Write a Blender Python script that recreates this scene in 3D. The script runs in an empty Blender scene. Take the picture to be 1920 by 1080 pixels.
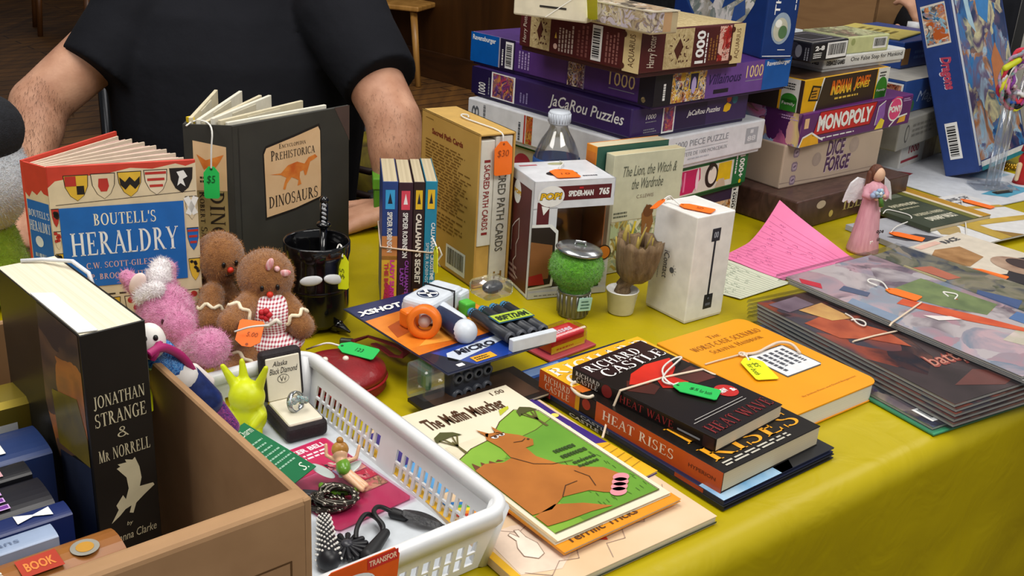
import bpy, bmesh, math, random
from mathutils import Vector, Matrix, noise
PI = math.pi
S = bpy.context.scene
COL = S.collection
V3 = Vector
# ------------------------------------------------------------------ camera
FPX, PITCH, ROLL, CH = 1966.0, math.radians(22.018), math.radians(3.662), 0.5276
CW = V3((0, math.cos(PITCH), -math.sin(PITCH)))
_up = V3((0, math.sin(PITCH), math.cos(PITCH)))
CR = V3((1, 0, 0)) * math.cos(ROLL) + _up * math.sin(ROLL)
CU = -V3((1, 0, 0)) * math.sin(ROLL) + _up * math.cos(ROLL)
CP = V3((0, 0, CH))
FLOOR = -0.74


def ray(px, py):
    return CW + CR * ((px - 960) / FPX) - CU * ((py - 540) / FPX)


def at(px, py, z=0.0):
    d = ray(px, py)
    return CP + d * ((z - CH) / d.z)


def ati(px, py, Y):
    d = ray(px, py)
    return CP + d * (Y / d.y)


cam = bpy.data.cameras.new('camera')
cam.sensor_width = 36
cam.lens = FPX / 1920 * 36
cam.clip_start = 0.02
camo = bpy.data.objects.new('camera', cam)
COL.objects.link(camo)
m = Matrix((CR, CU, -CW)).transposed().to_4x4()
m.translation = CP
camo.matrix_world = m
S.camera = camo

# ------------------------------------------------------------------ materials
_M = {}


def lin(hx):
    hx = hx.lstrip('#')
    out = []
    for i in (0, 2, 4):
        c = int(hx[i:i + 2], 16) / 255
        out.append(c / 12.92 if c <= .04045 else ((c + .055) / 1.055) ** 2.4)
    return (*out, 1)


def newmat(name):
    mt = bpy.data.materials.new(name)
    mt.use_nodes = True
    nt = mt.node_tree
    nt.nodes.clear()
    o = nt.nodes.new('ShaderNodeOutputMaterial')
    p = nt.nodes.new('ShaderNodeBsdfPrincipled')
    nt.links.new(p.outputs[0], o.inputs[0])
    return mt, nt, p, o


def nd(nt, kind, **kw):
    n = nt.nodes.new(kind)
    for k, v in kw.items():
        if k in n.inputs:
            n.inputs[k].default_value = v
        else:
            setattr(n, k, v)
    return n


def ramp(nt, stops, interp='LINEAR'):
    r = nt.nodes.new('ShaderNodeValToRGB')
    r.color_ramp.interpolation = interp
    e = r.color_ramp.elements
    while len(e) < len(stops):
        e.new(0.5)
    for i, (p, c) in enumerate(stops):
        e[i].position = p
        e[i].color = c if not isinstance(c, str) else lin(c)
    return r


def C(hx, rough=.5, metal=0.0, spec=.4, coat=0.0, var=.06):
    """plain printed / moulded surface: flat colour with a faint procedural mottle"""
    k = (hx, rough, metal, spec, coat, var)
    if k in _M:
        return _M[k]
    mt, nt, p, o = newmat('surface_' + hx.strip('#'))
    c = lin(hx)
    tc = nt.nodes.new('ShaderNodeTexCoord')
    n = nd(nt, 'ShaderNodeTexNoise', Scale=60.0, Detail=3.0)
    nt.links.new(tc.outputs['Object'], n.inputs['Vector'])
    d = [max(0, x * (1 - var * 1.5)) for x in c[:3]] + [1]
    b = [min(1, x * (1 + var)) for x in c[:3]] + [1]
    r = ramp(nt, [(.3, d), (.7, b)])
    nt.links.new(n.outputs[0], r.inputs[0])
    nt.links.new(r.outputs[0], p.inputs['Base Color'])
    p.inputs['Roughness'].default_value = rough
    p.inputs['Metallic'].default_value = metal
    p.inputs['Specular IOR Level'].default_value = spec
    p.inputs['Coat Weight'].default_value = coat
    _M[k] = mt
    return mt


def ART(palette, scale=60, seed=0, rough=.35, coat=.0, warp=1.0):
    """busy printed picture: constant colour patches from warped voronoi and noise"""
    k = ('art', tuple(palette), scale, seed, rough)
    if k in _M:
        return _M[k]
    mt, nt, p, o = newmat('printed_picture')
    tc = nt.nodes.new('ShaderNodeTexCoord')
    mp = nd(nt, 'ShaderNodeMapping')
    mp.inputs['Location'].default_value = (seed * 1.7, seed * .9, seed * 2.3)
    nt.links.new(tc.outputs['Object'], mp.inputs[0])
    n = nd(nt, 'ShaderNodeTexNoise', Scale=scale * .7, Detail=4.0, Distortion=warp)
    nt.links.new(mp.outputs[0], n.inputs['Vector'])
    mx = nd(nt, 'ShaderNodeMixRGB', blend_type='LINEAR_LIGHT')
    mx.inputs[0].default_value = .035
    nt.links.new(mp.outputs[0], mx.inputs[1])
    nt.links.new(n.outputs['Color'], mx.inputs[2])
    v = nd(nt, 'ShaderNodeTexVoronoi', Scale=scale)
    nt.links.new(mx.outputs[0], v.inputs['Vector'])
    s = nd(nt, 'ShaderNodeSeparateColor')
    nt.links.new(v.outputs['Color'], s.inputs[0])
    N = len(palette)
    ad = nd(nt, 'ShaderNodeMixRGB', blend_type='MIX')
    ad.inputs[0].default_value = .45
    nt.links.new(s.outputs[0], ad.inputs[1])
    nt.links.new(n.outputs[0], ad.inputs[2])
    r = ramp(nt, [(.2 + .6 * i / N, c) for i, c in enumerate(palette)], 'LINEAR')
    nt.links.new(ad.outputs[0], r.inputs[0])
    nt.links.new(r.outputs[0], p.inputs['Base Color'])
    p.inputs['Roughness'].default_value = rough
    p.inputs['Coat Weight'].default_value = coat
    _M[k] = mt
    return mt


def NOISY(hx1, hx2, scale=30, rough=.6, bump=0.0, bscale=200, stretch=(1, 1, 1), sheen=0.0, spec=.4, coat=0, dist=0.0, metal=0.0, coords='Object', bdist=.002):
    k = ('noisy', hx1, hx2, scale, rough, bump, bscale, stretch, sheen, spec, coat, dist, metal, bdist)
    if k in _M:
        return _M[k]
    mt, nt, p, o = newmat('mottled_' + hx1.strip('#'))
    tc = nt.nodes.new('ShaderNodeTexCoord')
    mp = nd(nt, 'ShaderNodeMapping')
    mp.inputs['Scale'].default_value = stretch
    nt.links.new(tc.outputs[coords], mp.inputs[0])
    n = nd(nt, 'ShaderNodeTexNoise', Scale=scale, Detail=6.0, Distortion=dist)
    nt.links.new(mp.outputs[0], n.inputs['Vector'])
    r = ramp(nt, [(.3, hx1), (.7, hx2)])
    nt.links.new(n.outputs[0], r.inputs[0])
    nt.links.new(r.outputs[0], p.inputs['Base Color'])
    if bump:
        n2 = nd(nt, 'ShaderNodeTexNoise', Scale=bscale, Detail=5.0)
        nt.links.new(mp.outputs[0], n2.inputs['Vector'])
        bp = nd(nt, 'ShaderNodeBump', Strength=bump, Distance=bdist)
        nt.links.new(n2.outputs[0], bp.inputs['Height'])
        nt.links.new(bp.outputs[0], p.inputs['Normal'])
    p.inputs['Roughness'].default_value = rough
    p.inputs['Metallic'].default_value = metal
    p.inputs['Sheen Weight'].default_value = sheen
    p.inputs['Sheen Roughness'].default_value = .4
    p.inputs['Specular IOR Level'].default_value = spec
    p.inputs['Coat Weight'].default_value = coat
    _M[k] = mt
    return mt


def CLEAR(tint='#ffffff', gloss=.12, rough=.08, body=0.0):
    """thin clear plastic: mostly transparent, a glossy skin, optional milky body"""
    k = ('clear', tint, gloss, rough, body)
    if k in _M:
        return _M[k]
    mt, nt, p, o = newmat('clear_plastic')
    nt.nodes.remove(p)
    t = nd(nt, 'ShaderNodeBsdfTransparent', Color=lin(tint))
    g = nd(nt, 'ShaderNodeBsdfGlossy', Roughness=rough)
    g.inputs['Color'].default_value = (1, 1, 1, 1)
    lw = nd(nt, 'ShaderNodeLayerWeight', Blend=.35)
    mr = nd(nt, 'ShaderNodeMapRange')
    mr.inputs['To Min'].default_value = gloss * .5
    mr.inputs['To Max'].default_value = min(1, gloss * 5)
    nt.links.new(lw.outputs['Fresnel'], mr.inputs['Value'])
    mx = nt.nodes.new('ShaderNodeMixShader')
    nt.links.new(mr.outputs[0], mx.inputs[0])
    nt.links.new(t.outputs[0], mx.inputs[1])
    nt.links.new(g.outputs[0], mx.inputs[2])
    last = mx
    if body:
        df = nd(nt, 'ShaderNodeBsdfDiffuse', Color=lin('#dfe3e8'))
        m2 = nt.nodes.new('ShaderNodeMixShader')
        m2.inputs[0].default_value = body
        nt.links.new(mx.outputs[0], m2.inputs[1])
        nt.links.new(df.outputs[0], m2.inputs[2])
        last = m2
    nt.links.new(last.outputs[0], o.inputs[0])
    _M[k] = mt
    return mt


# ------------------------------------------------------------------ lettering
_T = {}


def textgeo(s, bold=0.0, shear=0.0):
    k = (s, bold, shear)
    if k in _T:
        return _T[k]
    cu = bpy.data.curves.new('lettering', 'FONT')
    cu.body = s
    cu.size = 1
    cu.offset = bold
    cu.shear = shear
    cu.resolution_u = 2
    ob = bpy.data.objects.new('lettering', cu)
    me = ob.to_mesh()
    vs = [(v.co.x, v.co.y) for v in me.vertices]
    fs = [tuple(p.vertices) for p in me.polygons]
    ob.to_mesh_clear()
    bpy.data.objects.remove(ob)
    bpy.data.curves.remove(cu)
    if not vs:
        _T[k] = ([], [], 1)
        return _T[k]
    _T[k] = norm(vs, fs)
    return _T[k]


def norm(vs, fs):
    x0 = min(v[0] for v in vs); x1 = max(v[0] for v in vs)
    y0 = min(v[1] for v in vs); y1 = max(v[1] for v in vs)
    w = max(x1 - x0, 1e-6); h = max(y1 - y0, 1e-6)
    return ([((a - x0) / w, (b - y0) / h) for a, b in vs], fs, w / h)


TK, TN = .17, .07      # thick and thin stroke of the roman capitals


def _bar(x0, y0, x1, y1, t):
    dx, dy = x1 - x0, y1 - y0
    L = math.hypot(dx, dy)
    if abs(dy) >= abs(dx) * .5:          # keep horizontal terminals
        return [[(x0 - t / 2, y0), (x0 + t / 2, y0), (x1 + t / 2, y1), (x1 - t / 2, y1)]]
    nx, ny = -dy / L * t / 2, dx / L * t / 2
    return [[(x0 - nx, y0 - ny), (x1 - nx, y1 - ny), (x1 + nx, y1 + ny), (x0 + nx, y0 + ny)]]


def _ser(x, y, w=.17):
    s = 1 if y < .5 else -1
    return [[(x - w, y), (x + w, y), (x + w * .9, y + s * .045), (x - w * .9, y + s * .045)] if s > 0 else
            [(x - w * .9, y - .045), (x + w * .9, y - .045), (x + w, y), (x - w, y)]]


def _arc(cx, cy, rx, ry, a0, a1, tk=TK, tn=TN, n=14):
    out = []
    P = []
    for i in range(n + 1):
        a = math.radians(a0 + (a1 - a0) * i / n)
        P.append(((cx + rx * math.cos(a), cy + ry * math.sin(a)), (cx + (rx - tk) * math.cos(a), cy + (ry - tn) * math.sin(a))))
    for i in range(n):
        q = [P[i][0], P[i + 1][0], P[i + 1][1], P[i][1]]
        out.append(q if a1 > a0 else q[::-1])
    return out


def _glyph(ch):
    st = lambda x, t=TK: _bar(x, 0, x, 1, t) + _ser(x, 0) + _ser(x, 1)
    if ch == 'A': return _bar(.1, 0, .42, 1, TN) + _bar(.40, 1, .74, 0, TK) + [[(.2, .32), (.62, .32), (.6, .38), (.22, .38)]] + _ser(.1, 0, .13) + _ser(.74, 0), .86
    if ch == 'B': return st(.2) + _arc(.3, .75, .3, .25, -90, 90) + _arc(.3, .265, .37, .265, -90, 90) + [[(.2, .93), (.32, .93), (.32, 1), (.2, 1)], [(.2, .48), (.32, .48), (.32, .55), (.2, .55)], [(.2, 0), (.32, 0), (.32, .07), (.2, .07)]], .76
    if ch == 'C': return _arc(.46, .5, .42, .52, 48, 318) + [[(.70, .72), (.76, .72), (.76, 1.0), (.72, 1.0)]], .84
    if ch == 'D': return st(.2) + _arc(.3, .5, .52, .5, -90, 90) + [[(.2, .93), (.31, .93), (.31, 1), (.2, 1)], [(.2, 0), (.31, 0), (.31, .07), (.2, .07)]], .9
    if ch in 'EF':
        g = st(.2) + [[(.2, .94), (.68, .94), (.68, 1), (.2, 1)], [(.2, .48), (.52, .48), (.52, .54), (.2, .54)], [(.64, .78), (.68, .78), (.68, 1), (.6, 1)], [(.48, .38), (.53, .38), (.53, .64), (.48, .64)]]
        if ch == 'E': g += [[(.2, 0), (.72, 0), (.72, .06), (.2, .06)], [(.62, 0), (.72, 0), (.74, .24), (.7, .24)]]
        return g, .8
    if ch == 'G': return _arc(.46, .5, .42, .52, 48, 318) + [[(.70, .72), (.76, .72), (.76, 1.0), (.72, 1.0)]] + _bar(.72, .05, .72, .45, TK) + [[(.55, .41), (.9, .41), (.9, .46), (.55, .46)]], .92
    if ch == 'H': return st(.2) + st(.78) + [[(.2, .48), (.78, .48), (.78, .55), (.2, .55)]], .98
    if ch == 'I': return st(.2), .4
    if ch == 'J': return _bar(.3, .1, .3, 1, TK) + _ser(.3, 1) + _arc(.17, .1, .215, .25, -150, 0), .5
    if ch == 'K': return st(.2) + _bar(.26, .4, .7, 1, TN) + _bar(.4, .58, .78, 0, TK) + _ser(.72, 1, .13) + _ser(.78, 0, .14), .92
    if ch == 'L': return st(.2) + [[(.2, 0), (.7, 0), (.7, .06), (.2, .06)], [(.6, 0), (.7, 0), (.72, .26), (.68, .26)]], .78
    if ch == 'M': return _bar(.14, 0, .2, 1, TN) + _bar(.22, 1, .52, 0, TK) + _bar(.52, 0, .82, 1, TN) + _bar(.86, 1, .92, 0, TK) + _ser(.14, 0, .12) + _ser(.92, 0) + _ser(.16, 1, .1) + _ser(.9, 1, .1), 1.08
    if ch == 'N': return _bar(.17, 0, .17, 1, TN) + _bar(.2, 1, .78, 0, TK) + _bar(.8, 0, .8, 1, TN) + _ser(.17, 0, .13) + _ser(.8, 1, .13) + _ser(.16, 1, .1), .96
    if ch == 'O': return _arc(.48, .5, .44, .52, 0, 360, n=28), .96
    if ch == 'Q': return _arc(.48, .5, .44, .52, 0, 360, n=28) + _bar(.5, .1, .85, -.2, .12), .96
    if ch == 'P': return st(.2) + _arc(.3, .72, .34, .28, -90, 90) + [[(.2, .93), (.32, .93), (.32, 1), (.2, 1)], [(.2, .44), (.32, .44), (.32, .51), (.2, .51)]], .7
    if ch == 'R': return st(.2) + _arc(.3, .74, .32, .26, -90, 90) + [[(.2, .93), (.32, .93), (.32, 1), (.2, 1)], [(.2, .48), (.32, .48), (.32, .55), (.2, .55)]] + _bar(.4, .5, .78, 0, TK) + _ser(.8, 0, .12), .9
    if ch == 'S': return _arc(.33, .745, .27, .27, 40, 270, .13) + _arc(.33, .255, .3, .27, -140, 90, .13) + [[(.50, .76), (.55, .76), (.55, 1), (.52, 1)], [(.04, 0), (.07, 0), (.1, .26), (.04, .26)]], .68
    if ch == 'T': return _bar(.4, 0, .4, 1, TK) + _ser(.4, 0) + [[(.04, .94), (.76, .94), (.76, 1), (.04, 1)], [(.02, .76), (.06, .76), (.12, 1), (.04, 1)], [(.74, .76), (.78, .76), (.76, 1), (.68, 1)]], .8
    if ch == 'U': return _bar(.2, .3, .2, 1, TK) + _bar(.78, .3, .78, 1, TN) + _arc(.465, .32, .35, .33, 180, 360, TK * .8) + _ser(.2, 1) + _ser(.78, 1, .13), .96
    if ch == 'V': return _bar(.14, 1, .45, 0, TK) + _bar(.45, 0, .76, 1, TN) + _ser(.14, 1) + _ser(.76, 1, .13), .88
    if ch == 'W': return _bar(.12, 1, .38, 0, TK) + _bar(.38, 0, .6, .95, TN) + _bar(.6, .95, .86, 0, TK) + _bar(.86, 0, 1.08, 1, TN) + _ser(.12, 1) + _ser(.6, 1, .14) + _ser(1.08, 1, .12), 1.2
    if ch == 'X': return _bar(.14, 1, .76, 0, TK) + _bar(.14, 0, .74, 1, TN) + _ser(.14, 1, .14) + _ser(.76, 0, .14) + _ser(.14, 0, .12) + _ser(.74, 1, .12), .9
    if ch == 'Y': return _bar(.14, 1, .42, .45, TK) + _bar(.42, .45, .74, 1, TN) + _bar(.42, 0, .42, .48, TK) + _ser(.14, 1, .14) + _ser(.74, 1, .12) + _ser(.42, 0), .86
    if ch == 'Z': return _bar(.1, 0, .62, 1, TK) + [[(.06, .94), (.7, .94), (.7, 1), (.06, 1)], [(.02, 0), (.7, 0), (.7, .06), (.02, .06)]], .74
    if ch == "'": return _bar(.1, .7, .12, 1, .12), .24
    if ch == '.': return _bar(.1, 0, .1, .12, .13), .26
    if ch == ',': return _bar(.06, -.14, .12, .12, .1), .26
    if ch == '-': return [[(.05, .32), (.35, .32), (.35, .42), (.05, .42)]], .4
    if ch == '&': return _arc(.4, .78, .2, .22, 0, 360, .08, .06) + _arc(.36, .24, .32, .26, 60, 360, .12) + _bar(.28, .75, .78, 0, .12), .86
    return [], .4


def serifgeo(s):
    """roman capitals with serifs; lower-case input becomes small capitals"""
    k = ('serif', s)
    if k in _T:
        return _T[k]
    vs, fs, x = [], [], 0
    for ch in s:
        sc = .74 if ch.islower() else 1
        polys, adv = _glyph(ch.upper())
        for p in polys:
            b = len(vs)
            vs += [(x + a * sc, c * sc) for a, c in p]
            fs.append(tuple(range(b, b + len(p))))
        x += adv * sc + .05
    _T[k] = norm(vs, fs)
    return _T[k]


# ------------------------------------------------------------------ frames on flat faces
class Fr:
    def __init__(s, o, r, u, W, H):
        s.o = V3(o); s.r = V3(r).normalized(); s.u = V3(u).normalized()
        s.n = s.r.cross(s.u); s.W = W; s.H = H

    def p(s, x, y, l=1):
        return s.o + s.r * (x * s.W) + s.u * (y * s.H) + s.n * (l * .00022)


def faces(w, d, h, z=0.0):
    return {
        'front': Fr((-w / 2, -d / 2, z), (1, 0, 0), (0, 0, 1), w, h),
        'left': Fr((-w / 2, d / 2, z), (0, -1, 0), (0, 0, 1), d, h),
        'right': Fr((w / 2, -d / 2, z), (0, 1, 0), (0, 0, 1), d, h),
        'back': Fr((w / 2, d / 2, z), (-1, 0, 0), (0, 0, 1), w, h),
        'top': Fr((-w / 2, -d / 2, z + h), (1, 0, 0), (0, 1, 0), w, d)}


MW = {}


class B:
    """collects geometry for ONE mesh object"""

    def __init__(s):
        s.V = []; s.F = []; s.MI = []; s.SM = []; s.mats = []; s.M = None

    def mi(s, mat):
        if mat not in s.mats:
            s.mats.append(mat)
        return s.mats.index(mat)

    def add(s, vs, fs, mat, smooth=False):
        b = len(s.V)
        s.V += [(s.M @ V3(v) if s.M else V3(v)) for v in vs]
        k = s.mi(mat)
        for f in fs:
            s.F.append(tuple(b + i for i in f)); s.MI.append(k); s.SM.append(smooth)

    def box(s, x0, y0, z0, x1, y1, z1, mat, r=0.0, seg=2, smooth=False):
        if r <= 0:
            vs = [(x, y, z) for z in (z0, z1) for x, y in ((x0, y0), (x1, y0), (x1, y1), (x0, y1))]
            s.add(vs, [(3, 2, 1, 0), (4, 5, 6, 7), (0, 1, 5, 4), (1, 2, 6, 5), (2, 3, 7, 6), (3, 0, 4, 7)], mat)
            return
        bm = bmesh.new()
        bmesh.ops.create_cube(bm, size=1)
        for v in bm.verts:
            v.co = V3((x0 if v.co.x < 0 else x1, y0 if v.co.y < 0 else y1, z0 if v.co.z < 0 else z1))
        r = min(r, .49 * min(abs(x1 - x0), abs(y1 - y0), abs(z1 - z0)))
        bmesh.ops.bevel(bm, geom=bm.edges[:], offset=r, segments=seg, affect='EDGES', profile=.5)
        s.addbm(bm, mat, smooth)

    def addbm(s, bm, mat, smooth=False):
        bm.verts.index_update()
        s.add([v.co.copy() for v in bm.verts], [[v.index for v in f.verts] for f in bm.faces], mat, smooth)
        bm.free()

    def prism(s, pts, fr, t, mat, mat_side=None):
        """outline in metres on frame fr, from depth 0 to thickness t along the normal"""
        n = len(pts)
        a = [fr.o + fr.r * x + fr.u * y for x, y in pts]
        b = [q + fr.n * t for q in a]
        s.add(a + b, [tuple(range(n, 2 * n))], mat)
        s.add(a + b, [tuple(reversed(range(n)))] + [(i, (i + 1) % n, n + (i + 1) % n, n + i) for i in range(n)], mat_side or mat)

    def tube(s, pts, r, mat, n=8, closed=False, smooth=True):
        pts = [V3(p) for p in pts]
        N = len(pts)
        rs = r if isinstance(r, (list, tuple)) else [r] * N
        ref = None
        vs = []
        for i, p in enumerate(pts):
            a = pts[(i - 1) % N] if (closed or i > 0) else p
            c = pts[(i + 1) % N] if (closed or i < N - 1) else p
            t = (c - a)
            t = t.normalized() if t.length > 1e-9 else V3((0, 0, 1))
            if ref is None:
                ref = t.orthogonal().normalized()
            ref = (ref - t * ref.dot(t))
            ref = ref.normalized() if ref.length > 1e-9 else t.orthogonal().normalized()
            bi = t.cross(ref)
            for k in range(n):
                an = 2 * PI * k / n
                vs.append(p + (ref * math.cos(an) + bi * math.sin(an)) * rs[i])
        fs = []
        for i in range(N if closed else N - 1):
            j = (i + 1) % N
            for k in range(n):
                fs.append((i * n + k, i * n + (k + 1) % n, j * n + (k + 1) % n, j * n + k))
        if not closed:
            fs += [tuple(reversed(range(n))), tuple(range((N - 1) * n, N * n))]
        s.add(vs, fs, mat, smooth)

    def lathe(s, prof, mat, c=(0, 0, 0), n=32, axis=None, smooth=True, caps=True):
        c = V3(c)
        ax = V3(axis).normalized() if axis else V3((0, 0, 1))
        q = V3((0, 0, 1)).rotation_difference(ax)
        vs = []
        for r, z in prof:
            for k in range(n):
                a = 2 * PI * k / n
                vs.append(c + q @ V3((r * math.cos(a), r * math.sin(a), z)))
        fs = [(i * n + k, i * n + (k + 1) % n, (i + 1) * n + (k + 1) % n, (i + 1) * n + k) for i in range(len(prof) - 1) for k in range(n)]
        if caps:
            if prof[0][0] > 1e-6: fs.append(tuple(reversed(range(n))))
            if prof[-1][0] > 1e-6: fs.append(tuple(range((len(prof) - 1) * n, len(prof) * n)))
        s.add(vs, fs, mat, smooth)

    def ball(s, c, r, mat, rot=None, seg=20, rings=12, smooth=True):
        c = V3(c)
        r = V3((r, r, r)) if isinstance(r, (int, float)) else V3(r)
        vs, fs = [], []
        for i in range(rings + 1):
            th = PI * i / rings
            for k in range(seg):
                a = 2 * PI * k / seg
                q = V3((r.x * math.sin(th) * math.cos(a), r.y * math.sin(th) * math.sin(a), -r.z * math.cos(th)))
                vs.append(c + (rot @ q if rot else q))
        for i in range(rings):
            for k in range(seg):
                fs.append((i * seg + k, i * seg + (k + 1) % seg, (i + 1) * seg + (k + 1) % seg, (i + 1) * seg + k))
        s.add(vs, fs, mat, smooth)

    def caps(s, p0, p1, r0, r1, mat, n=16):
        """tapered capsule"""
        p0, p1 = V3(p0), V3(p1)
        ax = p1 - p0
        L = ax.length
        pr = [(max(r0 * math.sin(a), 1e-5), -r0 * math.cos(a)) for a in [PI / 2 * i / 6 for i in range(7)]]
        pr += [(max(r1 * math.cos(a), 1e-5), L + r1 * math.sin(a)) for a in [PI / 2 * i / 6 for i in range(7)]]
        s.lathe(pr, mat, p0, n, ax, caps=False)

    # ---- flat print on a frame, coordinates 0..1
    def rect(s, fr, x0, y0, x1, y1, mat, l=1):
        s.add([fr.p(x0, y0, l), fr.p(x1, y0, l), fr.p(x1, y1, l), fr.p(x0, y1, l)], [(0, 1, 2, 3)], mat)

    def poly(s, fr, pts, mat, l=1):
        ar = sum(pts[i][0] * pts[(i + 1) % len(pts)][1] - pts[(i + 1) % len(pts)][0] * pts[i][1] for i in range(len(pts)))
        if ar < 0: pts = pts[::-1]
        s.add([fr.p(x, y, l) for x, y in pts], [tuple(range(len(pts)))], mat)

    def disc(s, fr, cx, cy, rx, mat, l=1, ry=None, n=24, a0=0, a1=360):
        """rx, ry in metres"""
        ry = ry or rx
        s.poly(fr, [(cx + rx / fr.W * math.cos(math.radians(a0 + (a1 - a0) * i / n)), cy + ry / fr.H * math.sin(math.radians(a0 + (a1 - a0) * i / n))) for i in range(n if a1 - a0 == 360 else n + 1)], mat, l)

    def line(s, fr, pts, wd, mat, l=1):
        """stroke of width wd metres through 0..1 points"""
        P = [fr.p(x, y, l) for x, y in pts]
        for a, b in zip(P, P[1:]):
            t = (b - a)
            if t.length < 1e-7: continue
            t.normalize()
            q = fr.n.cross(t) * (wd / 2)
            a2 = a - t * wd * .3; b2 = b + t * wd * .3
            s.add([a2 - q, b2 - q, b2 + q, a2 + q], [(0, 1, 2, 3)], mat)

    def text(s, fr, t, x0, y0, x1, y1, mat, rot=0, serif=False, bold=0.0, shear=0.0, l=2):
        vs, fs, _ = serifgeo(t) if serif else textgeo(t, bold, shear)
        dx, dy = x1 - x0, y1 - y0
        out = []
        for a, b in vs:
            if rot == 0: q = (x0 + a * dx, y0 + b * dy)
            elif rot == 90: q = (x1 - b * dx, y0 + a * dy)
            elif rot == -90: q = (x0 + b * dx, y1 - a * dy)
            else: q = (x1 - a * dx, y1 - b * dy)
            out.append(fr.p(q[0], q[1], l))
        s.add(out, fs, mat)

    def para(s, fr, x0, y0, x1, y1, n, mat, seed=1, rot=0, l=2, fill=.5):
        """unreadable small print: n rows of word-length dashes"""
        R = random.Random(seed)
        for i in range(n):
            a = 0.0
            end = R.uniform(.7, 1)
            while a < end:
                wl = min(R.uniform(.05, .16), end - a)
                b0 = (n - 1 - i + .2) / n; b1 = b0 + fill / n
                if rot == 0: s.rect(fr, x0 + (x1 - x0) * a, y0 + (y1 - y0) * b0, x0 + (x1 - x0) * (a + wl), y0 + (y1 - y0) * b1, mat, l)
                elif rot == -90: s.rect(fr, x0 + (x1 - x0) * b0, y1 - (y1 - y0) * (a + wl), x0 + (x1 - x0) * b1, y1 - (y1 - y0) * a, mat, l)
                else: s.rect(fr, x1 - (x1 - x0) * b1, y0 + (y1 - y0) * a, x1 - (x1 - x0) * b0, y0 + (y1 - y0) * (a + wl), mat, l)
                a += wl + .03

    def barcode(s, fr, x0, y0, x1, y1, along='x', l=2, seed=3):
        s.rect(fr, x0, y0, x1, y1, C('#e8e8e6'), l)
        R = random.Random(seed)
        a = .08
        k = C('#1a1a1c')
        while a < .9:
            wl = R.choice((.015, .03, .045))
            if along == 'x': s.rect(fr, x0 + (x1 - x0) * a, y0 + (y1 - y0) * .2, x0 + (x1 - x0) * (a + wl), y0 + (y1 - y0) * .9, k, l + 1)
            else: s.rect(fr, x0 + (x1 - x0) * .1, y0 + (y1 - y0) * a, x0 + (x1 - x0) * .8, y0 + (y1 - y0) * (a + wl), k, l + 1)
            a += wl + R.choice((.02, .03))

    def build(s, name, parent=None, world=False, mods=()):
        me = bpy.data.meshes.new(name)
        vs = s.V
        if world and parent is not None:
            iv = MW[parent.name].inverted()
            vs = [iv @ v for v in vs]
        me.from_pydata([tuple(v) for v in vs], [], s.F)
        for mt in s.mats: me.materials.append(mt)
        me.polygons.foreach_set('material_index', s.MI)
        me.polygons.foreach_set('use_smooth', s.SM)
        me.update()
        o = bpy.data.objects.new(name, me)
        COL.objects.link(o)
        if parent is not None: o.parent = parent
        MW[o.name] = (MW[parent.name] if parent is not None else Matrix())
        for kind, kw in mods:
            md = o.modifiers.new(kind.lower(), kind)
            for k, v in kw.items(): setattr(md, k, v)
        return o


def tag(o, label=None, cat=None, group=None, kind=None):
    if label: o['label'] = label
    if cat: o['category'] = cat
    if group: o['group'] = group
    if kind: o['kind'] = kind
    return o


def thing(name, label, cat, loc=(0, 0, 0), yaw=0.0, group=None, mat=None):
    o = bpy.data.objects.new(name, None)
    o.empty_display_size = .03
    COL.objects.link(o)
    M = mat if mat is not None else Matrix.Translation(V3(loc)) @ Matrix.Rotation(yaw, 4, 'Z')
    o.matrix_world = M
    MW[o.name] = M.copy()
    return tag(o, label, cat, group)


def fit(zt, F, L, R, d=None, w=None, yaw=None, keep='F'):
    """rectangle seen at height zt: front, left and right corner pixels -> centre, yaw, width (F-R), depth (F-L)"""
    F, L, R = at(*F, zt), at(*L, zt), at(*R, zt)
    u, v = R - F, L - F
    a1 = math.atan2(u.y, u.x); a2 = math.atan2(v.y, v.x) - PI / 2
    if yaw is None:
        yaw = (a1 * u.length + a2 * v.length) / (u.length + v.length)
    w = w or u.length; d = d or v.length
    U = V3((math.cos(yaw), math.sin(yaw), 0)); W = V3((-math.sin(yaw), math.cos(yaw), 0))
    c = F + U * w / 2 + W * d / 2
    return V3((c.x, c.y, 0)), yaw, w, d


REMESH = lambda v, sm=6: (('REMESH', dict(mode='VOXEL', voxel_size=v, use_smooth_shade=True)), ('SMOOTH', dict(factor=.5, iterations=sm)))
# ================================================================== setting
TY = .68
TU = V3((math.cos(TY), math.sin(TY), 0)); TV = V3((-math.sin(TY), math.cos(TY), 0))
VF, VB = .464, 1.33


def tuv(u, v, z=0.0):
    return TU * u + TV * v + V3((0, 0, z))


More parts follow.
